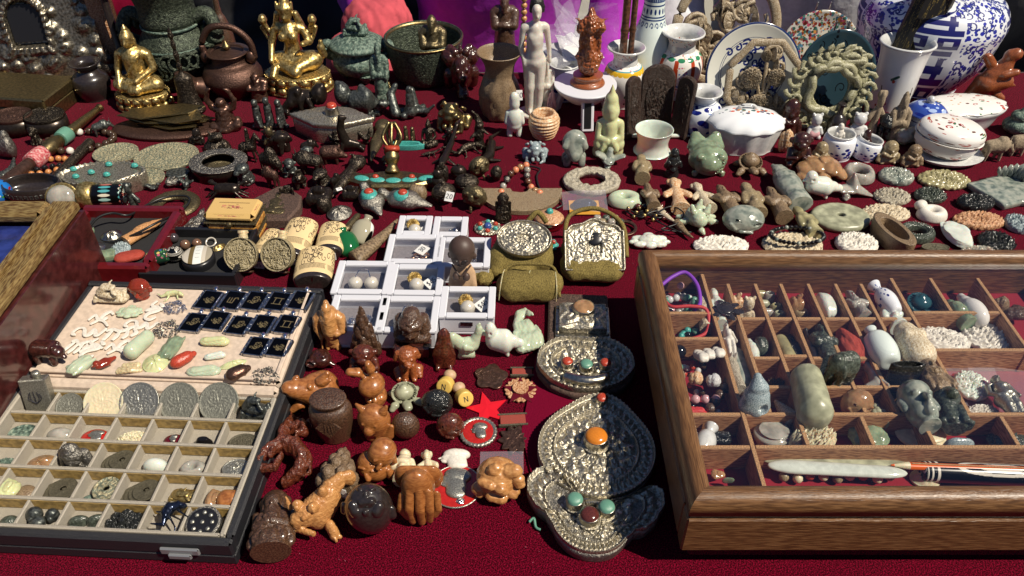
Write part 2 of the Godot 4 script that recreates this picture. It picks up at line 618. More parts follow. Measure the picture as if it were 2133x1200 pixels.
	mk("speckled",[[.12,.08,.04],[.42,.38,.28],[.62,.58,.48]],.45,.0,.03,"curl",.09,"curl")
	mk("bone_carved",[[.33,.22,.1],[.6,.52,.38],[.7,.64,.5]],.45,.0,.025,"soft",.08,"cell")
	mk("brown_stone",[[.06,.035,.018],[.2,.13,.07],[.32,.24,.15]],.35,.0,.03,"curl",.06,"cell")
	mk("tan_stone",[[.17,.12,.05],[.36,.28,.16]],.3,.0,.03,"soft",.03,"cell")
	mk("tan_jade",[[.22,.2,.08],[.42,.38,.2]],.22,.0,.16,"soft",.01,"soft")
	mk("orange_stone",[[.42,.16,.05],[.62,.42,.24],[.68,.55,.4]],.35,.0,.04,"soft",.03,"soft")
	mk("orange_carved",[[.28,.1,.04],[.55,.3,.15],[.62,.42,.26]],.45,.0,.03,"soft",.09,"cell")
	mk("agate",[[.2,.08,.03],[.42,.24,.12]],.12,.0,.16,"soft",.0,"soft",sss)
	mk("grey_agate",[[.2,.17,.13],[.42,.4,.35]],.12,.0,.16,"soft",.0,"soft",sss)
	mk("red_agate",[[.12,.012,.008],[.3,.04,.02]],.1,.0,.16,"soft",.0,"soft",sss)
	mk("river_stone",[[.1,.075,.045],[.26,.17,.09],[.3,.25,.17]],.42,.0,.05,"curl",.04,"curl")
	mk("relief_glaze",[[.03,.035,.04],[.3,.24,.12],[.5,.42,.25]],.25,.0,.022,"curl",.06,"curl")
	mk("clay",[[.2,.13,.08],[.42,.33,.22]],.8,.0,.03,"soft",.05,"fine")
	mk("openwork_green",[[.13,.13,.055],[.26,.25,.12],[.5,.48,.36]],.32,.0,.04,"curl",.05,"curl")
	mk("openwork_brown",[[.13,.08,.035],[.3,.22,.12],[.5,.44,.34]],.38,.0,.05,"curl",.05,"curl")
	mk("coral",[[.4,.04,.02],[.55,.07,.035]],.25,.0,.02,"soft",.01)
	mk("red_lump",[[.3,.025,.015],[.55,.07,.04]],.5,.0,.02,"fine",.05,"fine")
	mk("carnelian",[[.5,.13,.01],[.62,.2,.02]],.2,.0,.02,"soft",.0)
	mk("turquoise",[[.03,.3,.27],[.08,.45,.4]],.3,.0,.025,"soft",.01)
	mk("malachite",[[.04,.2,.14],[.16,.38,.28]],.3,.0,.02,"fine",.01)
	mk("garnet",[[.05,.012,.012],[.12,.03,.025]],.15,.0,.02,"soft",.0)
	mk("lapis",[[.02,.05,.2],[.05,.1,.35]],.25,.0,.02,"soft",.0)
	mk("amber_bead",[[.5,.16,.04],[.68,.28,.09]],.3)
	mk("salmon_bead",[[.6,.16,.07],[.7,.24,.12]],.3)
	mk("black_bead",[[.008,.007,.007]],.1)
	mk("brown_bead",[[.03,.018,.012],[.07,.042,.026]],.15,.0,.02)
	mk("pearl_dark",[[.1,.08,.085]],.15,.55)
	mk("pearl_bronze",[[.3,.17,.11]],.18,.55)
	mk("pearl",[[.62,.58,.5]],.15,.2)
	mk("clear_bead",[[.5,.5,.5],[.62,.62,.62]],.08,.0,.02)
	mk("pink_bead",[[.55,.32,.34]],.1)
	mk("rose_gold",[[.7,.42,.28]],.18,1.0)
	mk("ivory",[[.55,.38,.17],[.72,.58,.34]],.35,.0,.05,"grain",.0,"soft",sss)
	mk("ivory_pale",[[.6,.5,.3],[.72,.62,.42]],.4,.0,.05,"soft",.0,"soft",sss)
	mk("amber_box",[[.2,.07,.012],[.42,.2,.04],[.55,.32,.09]],.25,.0,.06,"soft")
	mk("bone_white",[[.66,.6,.5],[.76,.72,.64]],.45,.0,.03,"soft",.01)
	mk("porcelain",[[.6,.61,.6],[.66,.67,.66]],.12,.0,.08,"soft",.0,"soft",gloss)
	mk("bisque",[[.54,.5,.43],[.64,.6,.53]],.42,.0,.08,"soft",.0,"soft",sss)
	mk("celadon",[[.5,.56,.5],[.62,.67,.6]],.14,.0,.08,"soft",.0,"soft",gloss)
	mk("resin_brown",[[.05,.03,.024],[.075,.045,.036]],.5,.0,.03,"soft",.005)
	mk("resin_cream",[[.48,.3,.17],[.56,.37,.22]],.55,.0,.03)
	mk("white_plastic",[[.62,.63,.68]],.35)
	mk("black_plastic",[[.012,.012,.014]],.3)
	mk("black_lining",[[.008,.008,.009],[.03,.03,.033]],.95,.0,.012,"fine",.03)
	mk("black_leatherette",[[.01,.011,.014],[.022,.023,.028]],.45,.0,.01,"fine",.015)
	mk("blue_glass",[[.012,.022,.12],[.025,.04,.2]],.12,.0,.2,"soft",.0,"soft",gloss)
	mk("cream_flock",[[.5,.42,.31],[.74,.67,.55]],.95,.0,.016,"fine",.06,"fine")
	mk("cream_satin",[[.52,.4,.3],[.66,.53,.42]],.5,.0,.08,"soft",.02,"fine",{"rim_enabled":true,"rim":.3})
	mk("gold_card",[[.3,.19,.05],[.42,.28,.09]],.5,.0,.1,"grain")
	mk("olive_suede",[[.065,.045,.008],[.17,.125,.028],[.25,.19,.05]],.85,.0,.05,"curl",.05,"fine")
	mk("old_leather",[[.055,.03,.022],[.17,.1,.075]],.7,.0,.03,"soft",.07,"fine")
	mk("yellow_resin",[[.66,.4,.06],[.74,.5,.12]],.4,.0,.02)
	mk("red_enamel",[[.35,.01,.008],[.45,.018,.012]],.1,.0,.05,"soft",.0,"soft",gloss)
	mk("red_star",[[.62,.01,.02]],.3)
	mk("dark_red_enamel",[[.1,.006,.012]],.12)
	mk("red_ribbon",[[.25,.03,.02],[.36,.06,.04]],.8,.0,.01,"grain")
	mk("paper",[[.72,.72,.7]],.8)
	mk("ink",[[.02,.02,.03]],.6)
	mk("yellow_card",[[.62,.3,.03]],.7)
	mk("red_cord",[[.5,.02,.025],[.62,.04,.04]],.6,.0,.01)
	mk("purple_cord",[[.2,.04,.42]],.5)
	mk("orange_cord",[[.62,.12,.02]],.5)
	mk("black_cord",[[.01,.01,.01]],.4)
	mk("magenta_cloth",[[.26,.008,.32],[.36,.012,.42]],.8,.0,.15,"soft",.05,"soft",{"rim_enabled":true,"rim":.3})
	mk("pink_cloth",[[.5,.055,.08],[.6,.085,.11]],.9,.0,.04,"fine",.05,"fine")
	mk("white_cloth",[[.56,.57,.6],[.66,.67,.7]],.85,.0,.12,"soft",.05,"soft")
	mk("grey_cloth",[[.16,.16,.19],[.22,.22,.25]],.9,.0,.03,"fine",.03)
	mk("dark_cloth",[[.008,.008,.01],[.02,.02,.024]],.85,.0,.03,"fine",.03)
	mk("skin",[[.4,.22,.15],[.48,.28,.2]],.5,.0,.06,"soft",.01,"fine",sss)
	mk("hair",[[.008,.007,.007],[.02,.018,.016]],.4,.0,.02,"grain",.03,"grain")
	mk("asphalt",[[.03,.03,.032],[.06,.06,.06]],.9,.0,.3,"fine",.2,"fine")
	mk("pavement",[[.26,.25,.2],[.36,.34,.28]],.85,.0,.3,"fine",.1,"fine")
	mk("pencil_orange",[[.66,.12,.01]],.25,.0,.1,"soft",.0,"soft",gloss)
	var g:=StandardMaterial3D.new()
	g.resource_name="glass"
	g.transparency=BaseMaterial3D.TRANSPARENCY_ALPHA
	g.albedo_color=Color(.9,.95,1.0,.0)
	g.roughness=.03
	M["glass"]=g
	var b:StandardMaterial3D=g.duplicate()
	b.resource_name="clear_bag"
	b.albedo_color=Color(.95,.95,1.0,.12)
	b.roughness=.12
	M["clear_bag"]=b
	make_prints()
func make_prints():
	var blue:=Color(.06,.1,.42)
	var pale:=Color(.86,.88,.9)
	rng.seed=5
	var im:=canvas(1024,512,pale)
	for i in 2600:
		var x:=rnd()*1024
		var y:=110+rnd()*380
		if i%3:dab(im,x,y,2.0+rnd()*4.2,Color(.08,.12,.5+rnd()*.12))
		else:scroll(im,x,y,7+rnd()*9,rnd()*TAU,1.8,blue,1.0 if rnd()>.5 else -1.0)
	for k in 4:
		var cx:=128.0+k*256
		for y0 in [205.0,335.0]:
			im.fill_rect(Rect2i(cx-66,y0-10,132,124),pale)
			for b in [[-46,0,92,15],[-62,26,124,16],[-58,48,48,44],[10,48,48,44],[-40,-14,14,44],[26,-14,14,44],[-50,98,100,12]]:
				im.fill_rect(Rect2i(cx+b[0],y0+b[1],b[2],b[3]),Color(.07,.08,.4))
			for b in [[-44,60,20,20],[24,60,20,20]]:
				im.fill_rect(Rect2i(cx+b[0],y0+b[1],b[2],b[3]),pale)
		dab(im,cx,140,52,blue)
		for a in 9:dab(im,cx+cos(a*.7)*34,140+sin(a*.7)*30,17,pale)
		dab(im,cx,140,27,blue)
		dab(im,cx,140,24,pale)
		for a in 7:stroke(im,[Vector2(cx-18+a*6,120),Vector2(cx-8+a*2.6,138)],1.2,blue)
	im.fill_rect(Rect2i(0,40,1024,46),pale)
	for y in [42,56,82]:im.fill_rect(Rect2i(0,y,1024,5),blue)
	for k in 16:scroll(im,32+k*64,68,12,0,2.5,blue)
	im.fill_rect(Rect2i(0,8,1024,26),blue)
	printed("print_ginger_jar",im,.12,{"clearcoat_enabled":true,"clearcoat":.6})
	im=canvas(512,512,Color(.84,.89,.87))
	for k in 7:
		var p:=Vector2(rnd()*512,330+rnd()*120)
		for j in 5:
			var q2:=p+Vector2(rng.randf_range(-34,40),-rng.randf_range(14,34))
			stroke(im,[p,q2],2.0,Color(.08,.16,.32))
			dab(im,q2.x+9,q2.y,8,Color(.09,.2,.42))
			dab(im,q2.x+17,q2.y-5,5,Color(.09,.2,.42))
			p=q2
	im.fill_rect(Rect2i(0,40,512,80),Color(.1,.22,.45))
	for k in 40:stroke(im,[Vector2(k*13,44),Vector2(k*13+8,116)],1.6,Color(.75,.82,.86))
	for y in [128,160,168]:im.fill_rect(Rect2i(0,y,512,4),Color(.1,.2,.42))
	for k in 16:
		scroll(im,k*32+16,188,12,PI,2.0,Color(.1,.2,.42))
		dab(im,k*32,146,8,Color(.1,.2,.42))
	printed("print_blue_vase",im,.14)
	im=canvas(256,256,pale)
	for i in 120:
		dab(im,rnd()*256,70+rnd()*170,3+rnd()*9,[blue,Color(.16,.22,.55),Color(.55,.62,.8)][i%3])
	for y in [60,246]:im.fill_rect(Rect2i(0,y,256,4),blue)
	printed("print_blue_jar",im,.14)
	im=canvas(256,256,Color(.9,.91,.93))
	for i in 70:
		dab(im,rnd()*256,90+rnd()*110,2+rnd()*5,[blue,Color(.2,.28,.6)][i%2])
	printed("print_blue_sparse",im,.14)
	im=canvas(256,256,Color(.2,.3,.62))
	for i in 60:dab(im,rnd()*256,rnd()*256,4+rnd()*12,[pale,Color(.1,.16,.5),Color(.62,.7,.85)][i%3])
	for y in [2,232]:im.fill_rect(Rect2i(0,y,256,18),pale)
	printed("print_blue_lid",im,.12)
	var enamel:=[Color(.75,.32,.42),Color(.3,.5,.42),Color(.8,.55,.3),Color(.55,.2,.16),Color(.35,.55,.65)]
	for kind in 2:
		im=canvas(512,512,Color(.9,.89,.87))
		for i in 900:
			var y:=rnd()*512
			if y<210 or y>420 or kind==1:dab(im,rnd()*512,y,1.5+rnd()*4.0,enamel[i%5].lerp(Color(.9,.88,.86),.25))
		if kind==0:
			im.fill_rect(Rect2i(0,205,512,9),Color(.3,.6,.65))
			im.fill_rect(Rect2i(0,214,512,22),Color(.85,.68,.16))
			for k in 24:dab(im,k*22,236,11,Color(.85,.68,.16))
			for k in 5:
				for j in 30:dab(im,k*104+rnd()*46,290+rnd()*100,2+rnd()*6,[Color(.2,.15,.13),Color(.6,.2,.3),Color(.25,.4,.3)][j%3])
		else:
			im.fill_rect(Rect2i(0,230,512,150),Color(.91,.9,.88))
			for k in 8:im.fill_rect(Rect2i(k*64,220,16,170),Color(.7,.26,.14))
			for k in 4:
				im.fill_rect(Rect2i(k*128+18,380,44,44),Color(.85,.6,.25))
				for j in 26:dab(im,k*128+78+rnd()*40,250+rnd()*110,3.5,[Color(.8,.4,.5),Color(.35,.45,.7),Color(.85,.8,.7)][j%3])
			for k in 12:dab(im,k*43,216,15,Color(.2,.5,.36))
		printed("print_rose_%d"%kind,im,.16)
	im=canvas(512,512,Color(.82,.82,.78))
	for i in 60:scroll(im,256+rng.randf_range(-150,150),256+rng.randf_range(-150,150),16+rnd()*18,rnd()*TAU,5,Color(.1,.15,.4))
	for k in 3:
		for a in 240:dab(im,256+cos(a*TAU/240)*[170,180,252][k],256+sin(a*TAU/240)*[170,180,252][k],[2,2,5][k],Color(.12,.18,.36))
	printed("print_blue_plate",im,.15)
	im=canvas(512,512,Color(.75,.74,.7))
	for i in 1400:dab(im,rnd()*512,rnd()*512,3+rnd()*8,enamel[i%5]*(.6+.4*rnd()))
	for i in 8:im.fill_rect(Rect2i(150+rnd()*200,120+rnd()*250,40,46),Color(.8,.78,.72))
	printed("print_rose_plate",im,.15)
	im=canvas(512,512,Color(.16,.24,.28))
	for i in 26:scroll(im,rnd()*512,rnd()*512,20+rnd()*20,rnd()*TAU,3,Color(.05,.06,.08))
	for i in 20:dab(im,rnd()*512,rnd()*512,9,Color(.05,.06,.08))
	printed("print_teal_plate",im,.15)
	im=canvas(256,256,Color(.89,.9,.91))
	for i in 46:
		dab(im,128+rng.randfn()*34,120+rng.randfn()*13,3+rnd()*4.5,[Color(.8,.28,.12),Color(.75,.5,.25),Color(.25,.4,.4),Color(.3,.3,.4)][i%4])
	printed("print_sprig",im,.12)
	im=canvas(256,256,Color(.89,.88,.86))
	for i in 60:
		dab(im,rnd()*256,rnd()*256,2+rnd()*5,[Color(.65,.2,.14),Color(.2,.42,.28),Color(.35,.2,.15),Color(.75,.5,.2)][i%4])
	for i in 12:scroll(im,rnd()*256,rnd()*256,10,rnd()*TAU,1.6,Color(.6,.15,.12))
	printed("print_round_box",im,.14)
	im=canvas(512,512,Color(.88,.88,.87))
	for k in 4:
		var cx:=64.0+k*128
		for j in 40:dab(im,cx+rng.randfn()*26,330+rng.randfn()*40,4+rnd()*8,[Color(.72,.42,.5),Color(.55,.42,.25),Color(.2,.36,.32),Color(.4,.16,.2)][j%4])
		stroke(im,[Vector2(cx,300),Vector2(cx-18,220)],2,Color(.3,.22,.18))
		stroke(im,[Vector2(cx+14,190),Vector2(cx+34,176)],5,Color(.2,.32,.28))
		dab(im,cx+22,196,6,Color(.62,.2,.16))
	printed("print_peony",im,.14)
	im=canvas(256,512,Color(.02,.02,.022))
	for i in 70:scroll(im,rnd()*256,rnd()*512,10+rnd()*16,rnd()*TAU,1.5,Color(.5,.43,.2),1.0 if i%2 else -1.0)
	for i in 24:dab(im,rnd()*256,rnd()*512,5,Color(.46,.4,.18))
	printed("print_brocade",im,.6)
	var ink:=Color(.16,.12,.1)
	for k in 4:
		rng.seed=30+k
		im=canvas(512,256,Color(.87,.77,.58))
		for i in 500:im.set_pixel(rng.randi()%512,rng.randi()%256,Color(.8,.68,.48))
		for cx in [128.0,256.0,384.0]:
			for j in 3:
				var hx:float=cx-34+j*34
				var hy:=84.0+rnd()*24
				dab(im,hx,hy-7,9,ink)
				dab(im,hx,hy,6,Color(.87,.77,.58))
				for s in 7:
					scroll(im,hx+rng.randfn()*10,hy+22+s*8,8+rnd()*9,rnd()*TAU,1.0,ink,1.0 if s%2 else -1.0)
			for s in 8:stroke(im,[Vector2(cx-60+s*5,44),Vector2(cx-60+s*5,84)],.8,ink)
			for s in 22:stroke(im,[Vector2(cx-58+s*5.2,186),Vector2(cx-53+s*5.2,200)],.9,ink)
			stroke(im,[Vector2(cx-60,184),Vector2(cx+60,184)],.9,ink)
		printed("print_ivory_%d"%k,im,.35)
	im=canvas(256,128,Color(.03,.03,.035))
	for j in 7:
		for i in 16:dab(im,i*16+(j%2)*8,10+j*18,5.5,[Color(.8,.78,.7),Color(.3,.6,.62),Color(.75,.45,.4),Color(.6,.75,.72)][rng.randi()%4])
	printed("print_studs",im,.25)
	im=canvas(256,256,Color(.12,.42,.72))
	for i in 40:dab(im,rnd()*256,rnd()*256,8,[Color(.6,.1,.1),Color(.2,.5,.2),Color(.8,.8,.75)][i%3])
	printed("print_cloisonne",im,.2)
	im=canvas(256,256,Color(.12,.25,.18))
	for i in 160:dab(im,rnd()*256,rnd()*256,7,[Color(.3,.5,.3),Color(.7,.35,.45),Color(.8,.7,.4),Color(.25,.35,.6)][i%4])
	printed("print_flower_bead",im,.2)
	im=canvas(256,256,Color(.75,.72,.66))
	im.fill_rect(Rect2i(62,0,40,256),Color(.42,.36,.22))
	im.fill_rect(Rect2i(102,0,70,256),Color(.85,.86,.84))
	for k in 4:im.fill_rect(Rect2i(118,40+k*48,38,3),Color(.3,.3,.3))
	im.fill_rect(Rect2i(206,0,50,256),Color(.6,.57,.5))
	printed("print_shell",im,.15)
	im=canvas(128,512,Color(.03,.03,.035))
	for k in 3:
		var cy:=86.0+k*170
		for cx in [32,96]:
			for r in [26,11]:
				for a in 60:dab(im,cx+cos(a*.105)*r*.6,cy+sin(a*.105)*r*1.3,3.2,Color(.82,.8,.76))
		for y in [-74,-60,60,74]:im.fill_rect(Rect2i(0,cy+y,128,6),Color(.82,.8,.76))
	printed("print_eye_bead",im,.2)
	for k in 4:
		rng.seed=80+k
		im=canvas(128,160,Color(.012,.014,.025))
		var gold:=Color(.42,.38,.28)
		if k==1:
			for x in [44,84]:stroke(im,[Vector2(x,56),Vector2(x,108)],3,gold)
			for y in [54,110]:stroke(im,[Vector2(32,y),Vector2(96,y)],3,gold)
		elif k==2:
			for x in [36,54,72]:stroke(im,[Vector2(x,58),Vector2(x,104)],2.5,gold)
			stroke(im,[Vector2(36,60),Vector2(72,56),Vector2(74,104),Vector2(92,108),Vector2(98,94)],2.5,gold)
		else:
			for i in 8:scroll(im,64+rng.randfn()*15,82+rng.randfn()*14,15,rnd()*TAU,2.2,gold)
		printed("print_zodiac_%d"%k,im,.3,{"metallic_specular":.25})
	im=canvas(256,128,Color(.62,.6,.52))
	for k in 2:
		dab(im,64+k*128,62,22,Color(.88,.88,.86))
		for s in [-16,16]:dab(im,64+k*128+s,44,8,Color(.02,.02,.02))
		dab(im,58+k*128,88,15,Color(.02,.02,.02))
	printed("print_panda",im,.08)
	im=canvas(256,128,Color(.1,.36,.2))
	for i in 24:stroke(im,[Vector2(60+rnd()*130,30+rnd()*50),Vector2(60+rnd()*130,30+rnd()*50)],1.6,[Color(.4,.06,.12),Color(.04,.14,.1)][i%2])
	printed("print_green_bottle",im,.1)
	im=canvas(256,256,Color(.06,.05,.05))
	for j in 5:
		for i in 6:
			for a in 6:stroke(im,[Vector2(i*46+(j%2)*23,j*52+20)+Vector2.from_angle(a*TAU/6)*22,Vector2(i*46+(j%2)*23,j*52+20)+Vector2.from_angle(a*TAU/6+TAU/6)*22],4,Color(.25,.55,.62))
			dab(im,i*46+(j%2)*23,j*52+20,9,Color(.3,.2,.12))
	printed("print_turtle",im,.15)
	im=canvas(256,256,Color(.85,.84,.82))
	bloom(im,128,110,36,6,Color(.45,.12,.1),Color(.6,.3,.2))
	for i in 20:dab(im,128+rng.randfn()*40,190+rng.randfn()*20,8,Color(.12,.26,.18))
	printed("print_flower_stone",im,.15)
	im=canvas(256,256,Color(.8,.84,.82))
	for g in [[100,70],[128,130],[128,190]]:
		stroke(im,[Vector2(g[0]-20,g[1]),Vector2(g[0]+22,g[1]+2)],3,ink)
		stroke(im,[Vector2(g[0],g[1]-18),Vector2(g[0]-2,g[1]+20)],3,ink)
		stroke(im,[Vector2(g[0]-14,g[1]-12),Vector2(g[0]+16,g[1]+16)],2,ink)
	printed("print_ink_bottle",im,.12)
	im=canvas(256,256,Color(.8,.67,.42))
	for i in 36:scroll(im,128+rng.randfn()*38,110+rng.randfn()*16,9,rnd()*TAU,1.4,Color(.35,.16,.16) if i%2 else Color(.7,.3,.35))
	for k in 30:stroke(im,[Vector2(40+k*6,176),Vector2(44+k*6,188)],1.5,Color(.25,.16,.1))
	printed("print_box_lid",im,.3)
